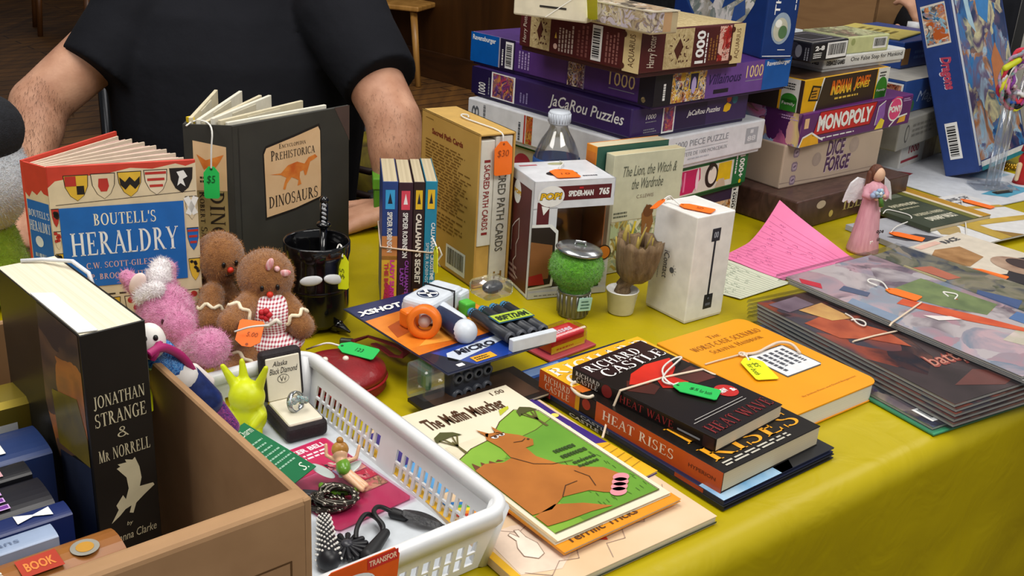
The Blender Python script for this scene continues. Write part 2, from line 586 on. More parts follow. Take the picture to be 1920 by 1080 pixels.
def wood(c1, c2, scale, st, rough=.45, plank=None, pdir=0):
    k = ('wood', c1, c2, scale, st, plank, pdir)
    if k in _M: return _M[k]
    mt, nt, p, o = newmat('wood_grain')
    tc = nt.nodes.new('ShaderNodeTexCoord')
    mp = nd(nt, 'ShaderNodeMapping'); mp.inputs['Scale'].default_value = st
    nt.links.new(tc.outputs['Object'], mp.inputs[0])
    n = nd(nt, 'ShaderNodeTexNoise', Scale=scale, Detail=8.0, Distortion=1.2)
    nt.links.new(mp.outputs[0], n.inputs['Vector'])
    r = ramp(nt, [(.3, c1), (.72, c2)])
    nt.links.new(n.outputs[0], r.inputs[0])
    last = r.outputs[0]
    if plank:
        br = nd(nt, 'ShaderNodeTexBrick', Scale=1.0)
        br.inputs['Color1'].default_value = (1, 1, 1, 1); br.inputs['Color2'].default_value = (.72, .72, .72, 1)
        br.inputs['Mortar'].default_value = (.18, .14, .1, 1)
        br.inputs['Mortar Size'].default_value = .006
        br.inputs['Brick Width'].default_value = plank[0]; br.inputs['Row Height'].default_value = plank[1]
        m2 = nd(nt, 'ShaderNodeMapping'); m2.inputs['Rotation'].default_value = (pdir if isinstance(pdir, tuple) else (0, 0, pdir))
        nt.links.new(tc.outputs['Object'], m2.inputs[0])
        nt.links.new(m2.outputs[0], br.inputs['Vector'])
        mx = nd(nt, 'ShaderNodeMixRGB', blend_type='MULTIPLY'); mx.inputs[0].default_value = 1
        nt.links.new(last, mx.inputs[1]); nt.links.new(br.outputs['Color'], mx.inputs[2])
        last = mx.outputs[0]
    nt.links.new(last, p.inputs['Base Color'])
    p.inputs['Roughness'].default_value = rough
    _M[k] = mt
    return mt


FLOORM = wood('#4e3114', '#7c5220', 9, (1.0, .12, 1), .55, (1.6, .11), 2.37)
WALLM = wood('#5a3a18', '#a06e34', 6, (1, 1, .12), .4, (4.0, .14), (0, PI / 2, 0))
b = B(); b.box(-6, -1, FLOOR - .05, 6, 12, FLOOR, FLOORM)
tag(b.build('floor'), kind='structure')
W0 = V3((-.332, 6.28, 0)); WD = V3((.7196, -.6943, 0)); WN = V3((-.6943, -.7196, 0))
wyaw = math.atan2(WD.y, WD.x)
o = bpy.data.objects.new('wall_back', None)
b = B(); b.box(-9, 0, 0, 6, .12, 2.6, WALLM)
wl = b.build('wall_back'); wl.location = (W0.x, W0.y, FLOOR); wl.rotation_euler = (0, 0, wyaw); tag(wl, kind='structure')
bpy.data.objects.remove(o)
b = B(); b.box(-6.2, -.02, 0, 2.52, 0, .17, wood('#2c1708', '#4a2a10', 8, (.2, 1, 1), .4), .004)
bb = b.build('baseboard_back'); bb.location = wl.location; bb.rotation_euler = wl.rotation_euler; tag(bb, kind='structure')
b = B(); b.box(-6.12, -1, FLOOR, -6, 12, FLOOR + 2.6, WALLM); tag(b.build('wall_left'), kind='structure')
# dark doorway with timber trim at the right
for nm, x0, x1, mt, y0 in (('trim_1', 2.52, 2.60, wood('#5c3b1c', '#8d6234', 10, (1, 1, .1)), -.035), ('trim_2', 2.60, 2.66, C('#6d747a', .4), -.025)):
    b = B(); b.box(x0, y0, 0, x1, 0.0, 2.1, mt, .004)
    q = b.build(nm); q.location = wl.location; q.rotation_euler = wl.rotation_euler; tag(q, kind='structure')
b = B(); b.box(2.66, -.015, 0, 3.6, 0.0, 2.1, C('#0d0d10', .5), .003)
q = b.build('door_1'); q.location = wl.location; q.rotation_euler = wl.rotation_euler; tag(q, kind='structure')

# ------------------------------------------------------------------ table and cloth
t = thing('folding_table', 'long folding table hidden under the yellow vinyl cloth', 'table', tuv(1.1, (VF + VB) / 2, FLOOR), TY)
b = B(); b.box(-1.45, -(VB - VF) / 2 + .02, -FLOOR - .05, 1.45, (VB - VF) / 2 - .02, -FLOOR - .012, C('#b9b5ac'), .006)
b.build('tabletop', t)
for sx in (-1.25, 1.25):
    for sy in (-.34, .34):
        b = B(); b.tube([(sx, sy, 0), (sx, sy, -FLOOR - .05)], .015, C('#6c6f73', .35, .8)); b.build('leg', t)


def cloth_mat():
    mt, nt, p, o = newmat('yellow_vinyl')
    tc = nt.nodes.new('ShaderNodeTexCoord')
    n = nd(nt, 'ShaderNodeTexNoise', Scale=3.0, Detail=5.0)
    nt.links.new(tc.outputs['Object'], n.inputs['Vector'])
    r = ramp(nt, [(.3, '#a59300'), (.7, '#b5a302')])
    nt.links.new(n.outputs[0], r.inputs[0])
    nt.links.new(r.outputs[0], p.inputs['Base Color'])
    n2 = nd(nt, 'ShaderNodeTexNoise', Scale=14.0, Detail=3.0, Distortion=.8)
    nt.links.new(tc.outputs['Object'], n2.inputs['Vector'])
    bp = nd(nt, 'ShaderNodeBump', Strength=.25, Distance=.01)
    nt.links.new(n2.outputs[0], bp.inputs['Height'])
    nt.links.new(bp.outputs[0], p.inputs['Normal'])
    p.inputs['Roughness'].default_value = .42
    p.inputs['Specular IOR Level'].default_value = .35
    return mt


YEL = cloth_mat()
prof = []          # (v, z, nv, nz)
for i in range(12): prof.append((VB + .012, -.17 + .165 * i / 11, 1, 0, 1))
for i in range(46): prof.append((VB + .004 - (VB - VF - .012) * i / 45, 0, 0, 1, .0))
for i in range(1, 7):
    a = PI / 2 * i / 6
    prof.append((VF + .016 - .026 * math.sin(a), -.026 + .026 * math.cos(a), -math.sin(a), math.cos(a), .15))
for i in range(1, 34): prof.append((VF - .010, -.026 - .62 * i / 33, -1, 0, min(1, i / 6)))
NU = 170
vs, fs = [], []
for j in range(NU):
    u = -.5 + 3.2 * j / (NU - 1)
    for v, z, nv, nz, k in prof:
        f1 = noise.noise(V3((u * 4.1, z * 3, v * 4 + 2)))
        cr = noise.noise(V3((u * 9 + z * 5, z * 6 - u * 3, 7)))
        dsp = k * (.010 * f1 + .006 * abs(cr))
        top = -.0008 - .0012 * abs(noise.noise(V3((u * 5, v * 5, 1)))) if nz > .99 else 0
        p = tuv(u, v + nv * dsp, z + top)
        vs.append(p)
M_ = len(prof)
for j in range(NU - 1):
    for i in range(M_ - 1):
        fs.append((j * M_ + i, j * M_ + i + 1, (j + 1) * M_ + i + 1, (j + 1) * M_ + i))
b = B(); b.add(vs, fs, YEL, True)
cl = b.build('tablecloth')
tag(cl, 'mustard yellow vinyl cloth draped over the long table', 'tablecloth')

# ------------------------------------------------------------------ light: ceiling lamps of the hall, added fill lamps and the room's soft bounce


def lamp(name, loc, target, sx, sy, power, col=(1, .96, .9)):
    L = bpy.data.lights.new(name, 'AREA'); L.shape = 'RECTANGLE'; L.size = sx; L.size_y = sy; L.energy = power; L.color = col
    o = bpy.data.objects.new(name, L); COL.objects.link(o)
    o.location = loc
    o.rotation_euler = (V3(target) - V3(loc)).to_track_quat('-Z', 'Y').to_euler()
    return o


lamp('ceiling_or_fill_lamp', (1.2, .0, 1.85), (.35, 1.1, 0), 1.3, .7, 29)
lamp('ceiling_or_fill_lamp', (-1.5, -.2, 1.9), (-.25, .75, .1), 1.2, .7, 17)  # added fill from the left, brightens the inside of the book carton
lamp('ceiling_or_fill_lamp', (-.3, .9, 1.9), (0, 1.1, 0), 1.6, .8, 27)
lamp('ceiling_or_fill_lamp', (1.6, 2.4, 1.9), (.8, 1.6, 0), 1.3, .6, 15)
lamp('ceiling_or_fill_lamp', (-1.2, 4.6, 1.9), (-1.2, 4.7, -.7), 1.2, .6, 14)
lamp('ceiling_or_fill_lamp', (.3, 4.3, 1.9), (.1, 6.0, -.2), 1.2, .6, 44)  # added fill aimed at the panelled wall to brighten it
w = bpy.data.worlds.new('hall_bounce'); S.world = w; w.use_nodes = True
w.node_tree.nodes['Background'].inputs[0].default_value = (.95, .97, 1, 1)
w.node_tree.nodes['Background'].inputs[1].default_value = .25
S.view_settings.view_transform = 'Standard'; S.view_settings.look = 'None'
S.view_settings.gamma = 1; S.view_settings.use_curve_mapping = False
S.view_settings.exposure = 0.0

# ------------------------------------------------------------------ people
SKIN = NOISY('#a8765c', '#d0a084', 22, .5, .35, 260, spec=.35, bdist=.0012)
SHIRT = NOISY('#101116', '#191a20', 5, .85, .35, 9, spec=.15, bdist=.02)
TROUSER = NOISY('#20232b', '#2a2e38', 30, .85)


def loft(b, rings, mat, n=28):
    """rings: (centre, half width, half depth, yaw)"""
    vs, fs = [], []
    for c, rx, ry, yw in rings:
        for k in range(n):
            a = 2 * PI * k / n
            x, y = rx * math.cos(a), ry * math.sin(a)
            vs.append(V3(c) + V3((x * math.cos(yw) - y * math.sin(yw), x * math.sin(yw) + y * math.cos(yw), 0)))
    N = len(rings)
    for i in range(N - 1):
        for k in range(n):
            fs.append((i * n + k, i * n + (k + 1) % n, (i + 1) * n + (k + 1) % n, (i + 1) * n + k))
    fs += [tuple(reversed(range(n))), tuple(range((N - 1) * n, N * n))]
    b.add(vs, fs, mat, True)


def hand(b, wrist, dr, nrm, thumb, mat, curl=.5, s=1.0):
    """palm with five separate jointed fingers; dr along the hand, nrm out of its back, thumb +1/-1 side"""
    dr = V3(dr).normalized(); nrm = V3(nrm); nrm = (nrm - dr * nrm.dot(dr)).normalized()
    sd = dr.cross(nrm) * thumb
    w = V3(wrist)
    for k in (-1.2, -.4, .4, 1.2):
        b.caps(w + sd * k * .012 * s, w + dr * .088 * s + sd * k * .017 * s, .015 * s, .0125 * s, mat, 12)
    for k, L in ((1.4, .92), (.47, 1.02), (-.47, .96), (-1.4, .75)):
        p = w + dr * .09 * s + sd * k * .0185 * s
        d = dr.copy(); r = .0095 * s
        for j, ln in enumerate((.044, .028, .022)):
            q = Matrix.Rotation(-curl * (.5 + .35 * j), 3, dr.cross(nrm)) @ d if True else d
            q = (q + sd * k * .03).normalized()
            e = p + q * ln * L * s
            b.caps(p, e, r, r * .92, mat, 10)
            p, d, r = e, q, r * .92
    p = w + dr * .022 * s + sd * .026 * s
    d = (dr * .75 + sd * .65).normalized(); r = .0115 * s
    for j, ln in enumerate((.04, .032, .026)):
        e = p + d * ln * s
        b.caps(p, e, r, r * .92, mat, 10)
        p = e; d = (d + dr * .3 - nrm * .12).normalized(); r *= .92


def person(label, base, yaw, zs, arms, group=None, head_at=None, with_head=True):
    """seated person; base = hip centre, arms = [(shoulder, sleeve end, elbow, wrist, hand dir, back of hand, thumb, curl)]"""
    t = thing('person', label, 'person', (base[0], base[1], FLOOR), 0, group)
    X = V3((math.cos(yaw), math.sin(yaw), 0)); Fw = V3((math.sin(yaw), -math.cos(yaw), 0))
    c = V3(base)
    T = [(-.30, .17, .125), (-.16, .175, .14), (0, .18, .145), (.13, .195, .14), (.24, .20, .125), (.31, .165, .1), (.35, .09, .075), (.39, .058, .062)]
    b = B()
    loft(b, [(c + V3((0, 0, z + zs)), rx, ry, yaw) for z, rx, ry in T] + [(c + V3((0, 0, .46 + zs)) + Fw * .02, .056, .06, yaw)], SKIN)
    hc = c + V3((0, 0, .56 + zs)) + Fw * .035
    b.ball(hc, (.076, .096, .118), SKIN, Matrix.Rotation(yaw, 3, 'Z'))
    b.ball(hc + Fw * .05 - V3((0, 0, .06)), (.05, .045, .045), SKIN, Matrix.Rotation(yaw, 3, 'Z'))
    b.caps(hc + Fw * .094 + V3((0, 0, .02)), hc + Fw * .112 - V3((0, 0, .02)), .009, .014, SKIN)
    for sg in (-1, 1):
        b.ball(hc + X * sg * .078, (.012, .022, .03), SKIN, Matrix.Rotation(yaw, 3, 'Z'))
        hip = c + X * sg * .09 + V3((0, 0, -.28 + zs)); kn = hip + Fw * .38 + V3((0, 0, .02)); an = V3((kn.x, kn.y, FLOOR + .08)) + Fw * .04
        b.caps(hip, kn, .075, .05, SKIN); b.caps(kn, an, .048, .035, SKIN); b.caps(an, an + Fw * .13 - V3((0, 0, .04)), .038, .03, SKIN)
    for sh, sl, el, wr, hd, bk, th, cu in arms:
        b.caps(sh, el, .052, .043, SKIN, 18); b.caps(el, el.lerp(wr, .35), .044, .043, SKIN, 18); b.caps(el.lerp(wr, .35), wr, .043, .029, SKIN, 18)
        hand(b, wr, hd, bk, th, SKIN, cu)
    b.build('body', t, True, REMESH(.0055, 8))
    # shirt with short sleeves
    b = B()
    loft(b, [(c + V3((0, 0, z + zs)), rx + .014, ry + .014, yaw) for z, rx, ry in T[:-1]] + [(c + V3((0, 0, .37 + zs)), .068, .07, yaw)], SHIRT)
    for sh, sl, el, wr, hd, bk, th, cu in arms:
        b.caps(sh, sh.lerp(sl, .5), .078, .066, SHIRT, 18)
        ax = sl - sh; L = ax.length
        b.lathe([(.072, 0), (.068, L * .5), (.0625, L * .95), (.063, L)], SHIRT, sh, 22, ax)
    b.build('shirt', t, True, REMESH(.006, 4))
    b = B()
    for sg in (-1, 1):
        hip = c + X * sg * .09 + V3((0, 0, -.28 + zs)); kn = hip + Fw * .38 + V3((0, 0, .02)); an = V3((kn.x, kn.y, FLOOR + .12)) + Fw * .03
        b.caps(hip, kn, .088, .063, TROUSER); b.caps(kn, an, .062, .05, TROUSER)
    b.ball(c + V3((0, 0, -.29 + zs)), (.19, .14, .1), TROUSER, Matrix.Rotation(yaw, 3, 'Z'))
    b.build('trousers', t, True, REMESH(.008, 4))
    b = B(); b.ball(hc + V3((0, 0, .028)) - Fw * .014, (.082, .1, .108), NOISY('#2a1c12', '#3c2a1b', 90, .7, .4, 120), Matrix.Rotation(yaw, 3, 'Z')); b.build('hair', t, True)
    for sg in (-1, 1):
        b = B(); b.ball(hc + Fw * .086 + X * sg * .031 + V3((0, 0, .006)), .0115, C('#e8e4de', .2)); b.ball(hc + Fw * .0945 + X * sg * .031 + V3((0, 0, .006)), .006, C('#2b1c12', .2)); b.build('eye', t, True)
    b = B(); b.caps(hc + Fw * .088 - X * .022 - V3((0, 0, .058)), hc + Fw * .088 + X * .022 - V3((0, 0, .058)), .007, .007, C('#a8605a', .5)); b.build('mouth', t, True)
    return t


pyaw = .30
base = V3((-.475, 1.745, 0))
shL = ati(268, 22, 1.70); slL = ati(181, 138, 1.63); elL = ati(72, 196, 1.60); wrL = ati(58, 318, 1.54)
shR = ati(640, 30, 1.71); slR = ati(716, 157, 1.62); elR = ati(738, 225, 1.585); wrR = at(748, 385, .03)
person('person in a plain black t-shirt seated behind the table, forearms bare', base, pyaw, -.03,
       [(shL, slL, elL, wrL, at(38, 400, .02) - wrL, V3((.1, -.8, .6)), 1, .35),
        (shR, slR, elR, wrR, at(650, 416, .012) - wrR, V3((0, 0, 1)), 1, .3)])

# second person, dark jacket, beyond the game boxes
_q = ati(1800, 0, 3.15); hp = V3((_q.x, 3.15, 0))
shA = hp + V3((.17, -.03, .25)); shB = hp + V3((-.17, .03, .25))
wrA = hp + V3((.1, -.25, -.1)); wrB = ati(1742, 92, 2.66)
person('person in dark clothes far behind the board games, mostly out of view', hp, -.2, -.06,
       [(shA, shA.lerp(wrA, .88), shA.lerp(wrA, .5), wrA, V3((-.5, -.3, .5)), V3((.2, -.7, .5)), 1, .8),
        (shB, shB.lerp(wrB, .88), shB.lerp(wrB, .5), wrB, V3((-.35, -.2, .8)), V3((.3, -.8, .2)), -1, .8)])


# ------------------------------------------------------------------ chairs
def black_chair(loc, yaw, label, group=None):
    t = thing('armchair', label, 'chair', (loc[0], loc[1], FLOOR), yaw, group)
    K = NOISY('#17181c', '#23252a', 60, .45, .2, 150); F = C('#1b1c20', .25, .6)
    b = B(); b.box(-.24, -.24, .38, .24, .22, .44, K, .02); b.build('seat', t)
    b = B(); b.box(-.235, .24, .52, .235, .285, .98, K, .018); b.build('backrest', t)
    for sx in (-1, 1):
        b = B(); b.tube([(sx * .25, .262, .0), (sx * .25, .262, .9)], .013, F); b.build('back_post', t)
        b = B(); b.tube([(sx * .25, -.22, 0), (sx * .25, -.22, .62)], .013, F); b.build('leg', t)
        b = B(); b.box(sx * .27 - .04, -.27, .62, sx * .27 + .04, .20, .655, NOISY('#3b3e44', '#484c52', 60, .5), .014); b.build('armrest', t)
    return t


_q = ati(1385, 10, 3.3); black_chair((_q.x, _q.y), .9, 'black padded armchair standing empty behind the tall jigsaw stack')
black_chair((base.x - .01, base.y + .06), pyaw, 'black padded armchair with the person in the t-shirt sitting in it')


def wooden_chair(loc, yaw, label, hw=.2, col=('#8a5a26', '#b5813f'), splay=.04, group='wooden chairs along the hall'):
    t = thing('wooden_chair', label, 'chair', (loc[0], loc[1], FLOOR), yaw, group)
    Wd = wood(col[0], col[1], 14, (1, 1, .15), .4)
    b = B(); b.box(-hw - .02, -hw - .02, .43, hw + .02, hw + .02, .46, Wd, .008); b.build('seat', t)
    for sx in (-1, 1):
        for sy in (-1, 1):
            b = B(); b.tube([(sx * (hw + splay), sy * (hw + splay), 0), (sx * hw * .85, sy * hw * .85, .435)], [.017, .022], Wd, 12); b.build('leg', t)
        b = B(); b.tube([(sx * hw, hw, .45), (sx * hw, hw + .06, .9)], .014, Wd, 10); b.build('back_post', t)
    for z in (.62, .74, .86):
        b = B(); b.box(-hw, hw + .02 + (z - .6) * .12, z - .025, hw, hw + .036 + (z - .6) * .12, z + .025, Wd, .004); b.build('back_rail', t)
    return t


L0 = at(815, 152, FLOOR)
wooden_chair(L0 + V3((-.25, .10, 0)), -.28, 'light wooden chair with splayed round legs by the panelled wall', .21, ('#8d6228', '#bd8c48'))
wooden_chair(at(45, 65, FLOOR) + V3((.2, .25, 0)), .5, 'brown wooden chair farthest back on the dim floor', .2, ('#4a2a12', '#6b421e'), .0)
wooden_chair(at(130, 100, FLOOR) + V3((.25, .22, 0)), .35, 'brown wooden chair on the dim floor, just behind the sleeve of the black t-shirt', .2, ('#4a2a12', '#6b421e'), .0)

# swivel chair far back: only stem and caster show
c0 = at(212, 236, FLOOR)
t = thing('swivel_chair', 'dark swivel chair standing on the wooden floor behind the seated person', 'chair', c0 + V3((.25, .02, 0)), 0)
K = C('#15161a', .5)
b = B(); b.lathe([(.02, .08), (.025, .40)], C('#2c2c30', .3, .8), (0, 0, 0), 16); b.build('stem', t)
b = B(); b.box(-.23, -.23, .40, .23, .23, .47, K, .03); b.build('seat', t)
b = B(); b.box(-.22, .2, .55, .22, .25, .95, K, .02); b.build('backrest', t)
for k in range(5):
    a = 2 * PI * k / 5 + PI
    b = B(); b.tube([(0, 0, .1), (.25 * math.cos(a), .25 * math.sin(a), .075)], .016, C('#2c2c30', .3, .8)); fa = b.build('foot_arm', t)
    b = B()
    b.M = Matrix.Translation((.25 * math.cos(a), .25 * math.sin(a), .033)) @ Matrix.Rotation(a, 4, 'Z')
    for sx in (-.016, .016): b.lathe([(.012, -.009), (.033, -.009), (.033, .009), (.012, .009)], C('#8a8276', .25, .9), (0, sx, 0), 18, (0, 1, 0))
    b.build('caster', fa)

# yellow cushion on another seat seen under the right arm
P = ati(712, 262, 2.1)
t = thing('cloth_bundle', 'crumpled yellow cloth with dark stripes on the floor side behind the seated person', 'cloth', (P.x, P.y, FLOOR))
b = B()
for k, (dx, z, r) in enumerate(((0, .1, .2), (.03, .3, .18), (-.02, .48, .15), (0, P.z - FLOOR - .12, .12))):
    b.ball((dx, 0, z), (r, .12, .14), NOISY('#8d7c10', '#3a2a10', 12, .7, .4, 30, dist=1.5))
b.build('folds', t, mods=REMESH(.012, 3))
b = B()
for k in range(4): b.tube([(-.09, -.13 + abs(-.09) * .2, P.z - FLOOR - .02 - k * .05), (0, -.135, P.z - FLOOR - .03 - k * .05), (.09, -.115, P.z - FLOOR - .015 - k * .05)], .008, C('#2a1712'), 6)
b.build('stripes', t)
# ================================================================== stacked boxes
CARD = C('#a98a63', .8)
K_ = C('#121216', .4); WHT = C('#e9e9e6', .4); RED = C('#c21f2b', .4)


def gbox(name, label, cat, z0, h, F, L, R, lidmat, group=None, tray=None, r=.0025, d=None, w=None, yaw=None, zt=None, seam=.10):
    """a cardboard game or puzzle box: lid over tray; returns thing, dims, the lid builder and its face frames"""
    c, yaw, w, d = fit(z0 + h if zt is None else zt, F, L, R, d, w, yaw)
    t = thing(name, label, cat, (c.x, c.y, z0), yaw, group)
    zs = h * seam
    if tray:
        b = B(); b.box(-w / 2 + .003, -d / 2 + .003, 0, w / 2 - .003, d / 2 - .003, h * .8, tray, .002); b.build('tray', t)
    else: zs = 0
    b = B(); b.box(-w / 2, -d / 2, zs, w / 2, d / 2, h, lidmat, r)
    return t, b, faces(w, d, h - zs, zs), (w, d, h)


PZ = 'jigsaw boxes stacked at the back'
PURP = C('#35235a', .35); DPUR = C('#241845', .35); BLUE = C('#0a55a5', .35); GREY = C('#c9ccd3', .4)
# level 0: dark box with white end strip
t, b, f, D = gbox('puzzle_box', 'dark purple jigsaw box with a white end strip, lowest of the tall stack', 'jigsaw box', 0, .06, (1195, 391), (905, 300), (1414, 357), C('#3a2b46', .4), PZ, C('#2a2030'))
x = f['front']
b.rect(x, .45, .08, .93, .62, ART(['#d8b98a', '#b5572a', '#efe0c4', '#7a3a22', '#d9932f', '#f3ead8'], 70, 3), 1)
b.rect(x, .93, 0, 1, 1, WHT, 1); b.text(x, '1000+', .945, .12, .975, .92, K_, -90, bold=.02); b.para(x, .978, .1, .992, .8, 1, K_, 4, -90)
b.rect(f['left'], 0, 0, .1, 1, WHT, 1)
b.build('lid', t)
# level 1: green box with tea cup
GRN = C('#1d6b39', .4)
t, b, f, D = gbox('puzzle_box', 'green edged jigsaw box with a pink tea cup printed on its side', 'jigsaw box', .06, .058, (1190, 334), (893, 246), (1418, 287), GRN, PZ, C('#174f2b'))
x = f['front']
b.rect(x, .03, .07, .86, .86, C('#dcd8cc', .4), 1)
b.poly(x, [(.36, .12), (.50, .12), (.56, .5), (.55, .84), (.32, .84), (.31, .5)], C('#c3175a', .3), 2)
b.disc(x, .33, .45, .021, C('#e6c6d2', .3), 2); b.disc(x, .33, .45, .013, C('#c3175a', .3), 3)
b.disc(x, .53, .5, .004, C('#f4d5e2'), 4, .018); b.rect(x, .41, .2, .425, .8, C('#e87aa6'), 3)
b.disc(x, .66, .52, .017, C('#2a1d16'), 2, .02); b.disc(x, .665, .52, .011, C('#e6dfd2'), 3, .014); b.disc(x, .645, .8, .006, C('#2a1d16'), 3)
b.poly(x, [(.71, .28), (.84, .26), (.84, .84), (.72, .84)], C('#e0bd12', .4), 2); b.poly(x, [(.70, .08), (.80, .08), (.78, .34), (.73, .34)], C('#c9b49a'), 3)
b.text(x, '1000+', .915, .22, .965, .93, WHT, -90, bold=.03); b.para(x, .875, .2, .9, .95, 1, WHT, 8, -90); b.disc(x, .94, .1, .0035, C('#e0bd12'))
x = f['left']; b.rect(x, .02, .08, .95, .84, C('#c7c0a8'), 1); b.disc(x, .30, .3, .02, C('#b33a4c'), 2); b.rect(x, .1, .2, .22, .7, C('#8d6b74'), 2)
b.build('lid', t)
# level 2: white / silver
t, b, f, D = gbox('puzzle_box', 'white jigsaw box with thin grey lettering and a grey square mark', 'jigsaw box', .118, .054, (1187, 272), (885, 181), (1428, 221), C('#d9dbe0', .35), PZ, C('#c7c9ce'))
x = f['front']; G1 = C('#8b8e96', .4)
b.text(x, '1000 PIECE PUZZLE', .30, .60, .70, .80, G1); b.line(x, [(.28, .5), (.70, .5)], .0006, G1)
b.text(x, 'CASSE-TETE DE 1000 MORCEAUX', .28, .30, .70, .42, G1); b.para(x, .40, .16, .58, .24, 1, C('#b0b3ba'), 5)
b.rect(x, .845, .28, .945, .80, C('#a3a6ad'), 1); b.text(x, '88', .86, .36, .93, .54, C('#d4d6da'), bold=.03); b.rect(x, .88, .62, .905, .74, C('#d4d6da'), 2)
x = f['left']
b.text(x, '8', .03, .35, .08, .8, C('#5c5f66'), 90); b.para(x, .10, .1, .13, .9, 1, C('#74777d'), 2, 90)
b.para(x, .335, .1, .36, .8, 1, C('#53565c'), 9, 90); b.rect(x, .375, .02, .385, .95, C('#b23a35')); b.rect(x, .39, .05, .43, .95, ART(['#8f2f1c', '#c25a2c', '#5c1d14', '#b98a3a'], 90, 5), 1)
b.build('lid', t)
# level 3: deep purple, script lettering
t, b, f, D = gbox('puzzle_box', 'deep purple jigsaw box with white script lettering on both sides', 'jigsaw box', .172, .048, (1180, 267), (883, 178), (1398, 228), PURP, PZ, DPUR, zt=.172)
x = f['left']; PIC = ART(['#6a2a4a', '#b3405a', '#3a2a6a', '#c9863a', '#2c1c3c', '#7a4a8a', '#d8b0a0'], 85, 11)
b.rect(x, 0, 0, .22, 1, C('#21173f', .35), 1)
b.text(x, '1000', .05, .05, .10, .48, WHT, 90, bold=.01); b.para(x, .115, .1, .13, .9, 1, G1, 3, 90)
b.rect(x, .14, .03, .30, .97, WHT, 2); b.rect(x, .15, .07, .29, .93, PIC, 3)
b.para(x, .33, .15, .39, .6, 3, C('#8a80b0'), 7, 90)
b.text(x, 'JaCaRou Puzzles', .52, .24, .96, .76, WHT, shear=.25, bold=.012)
x = f['front']
b.text(x, '1000', .11, .56, .19, .72, WHT, shear=.2); b.para(x, .11, .44, .22, .5, 1, G1, 3); b.para(x, .10, .1, .21, .26, 2, G1, 4)
b.rect(x, .245, .0, .345, 1.0, WHT, 2); b.rect(x, .255, .06, .335, .95, PIC, 3)
b.rect(x, .36, .05, .62, .98, C('#2a1c44'), 1)
b.text(x, 'JaCaRou Puzzles', .45, .40, .74, .64, WHT, shear=.3, bold=.012)
b.poly(x, [(.77, .42), (.80, .38), (.83, .44), (.84, .62), (.80, .72), (.775, .62)], C('#e0b51c'), 2); b.disc(x, .815, .85, .006, C('#b04a3a')); b.disc(x, .87, .8, .007, C('#2a6a7a'))
b.build('lid', t)
# level 4: violet with blue ends
VIO = C('#553279', .35); GOLD = C('#e3c98d', .35)
t, b, f, D = gbox('puzzle_box', 'violet jigsaw box with blue end panels and cream numerals', 'jigsaw box', .22, .052, (1230, 138), (887, 58), (1482, 105), C('#4a2c70', .35), PZ, C('#2f1d4a'))
x = f['left']
b.rect(x, 0, 0, .175, 1, BLUE, 1); b.text(x, 'Ravensburger', .012, .70, .155, .92, WHT, bold=.02); b.rect(x, .175, 0, .183, 1, C('#9a96a8'), 2)
b.rect(x, .183, 0, .27, 1, C('#1f1734'), 1); b.para(x, .19, .1, .205, .8, 1, WHT, 3, 90); b.barcode(x, .215, .04, .262, .92, 'y')
b.para(x, .29, .15, .36, .9, 4, C('#a995c4'), 8, 90)
b.rect(x, .36, .04, .56, .96, VIO, 1); b.rect(x, .57, .02, .66, 1, ART(['#2a2a4a', '#d8a038', '#e7dcc4', '#5a2a5a', '#1a1a2a', '#8a3a3a', '#c9c0d8'], 120, 5), 1)
b.rect(x, .655, 0, .66, 1, C('#8a7a9a'), 2); b.text(x, '1000', .785, .36, .91, .78, GOLD, serif=False, bold=.0); b.line(x, [(.785, .26), (.91, .26)], .001, G1)
b.rect(x, .93, 0, 1, 1, C('#191424'), 1); b.disc(x, .955, .15, .004, GOLD)
x = f['front']
b.rect(x, 0, 0, .12, 1, C('#15121c'), 1); b.para(x, .05, .15, .08, .7, 1, WHT, 6, 90)
A2 = ART(['#1a1a24', '#e0a23a', '#f0e3c2', '#3a3a6a', '#a3402c', '#e8c848', '#c8c8d8', '#2a1a2a'], 110, 2)
b.rect(x, .115, .02, .35, .97, A2, 1); b.rect(x, .23, .35, .295, .9, C('#e2c23a'), 2); b.rect(x, .236, .39, .289, .86, C('#2a2248'), 3); b.disc(x, .262, .5, .0055, C('#b9a8d8'), 4, .012); b.rect(x, .17, .68, .20, .92, C('#c99a2c'), 2)
b.rect(x, .35, 0, .80, 1, C('#6a4590'), 1); b.text(x, 'Villainous', .37, .42, .61, .74, C('#2e1b52'), shear=.3, bold=.015)
b.rect(x, .41, .12, .52, .25, C('#1d1526'), 2); b.text(x, '1000', .645, .48, .775, .88, GOLD); b.line(x, [(.645, .38), (.775, .38)], .001, G1)
b.rect(x, .78, 0, 1, 1, BLUE, 2); b.text(x, 'Ravensburger', .80, .74, .99, .93, WHT, bold=.02, l=3)
b.build('lid', t)
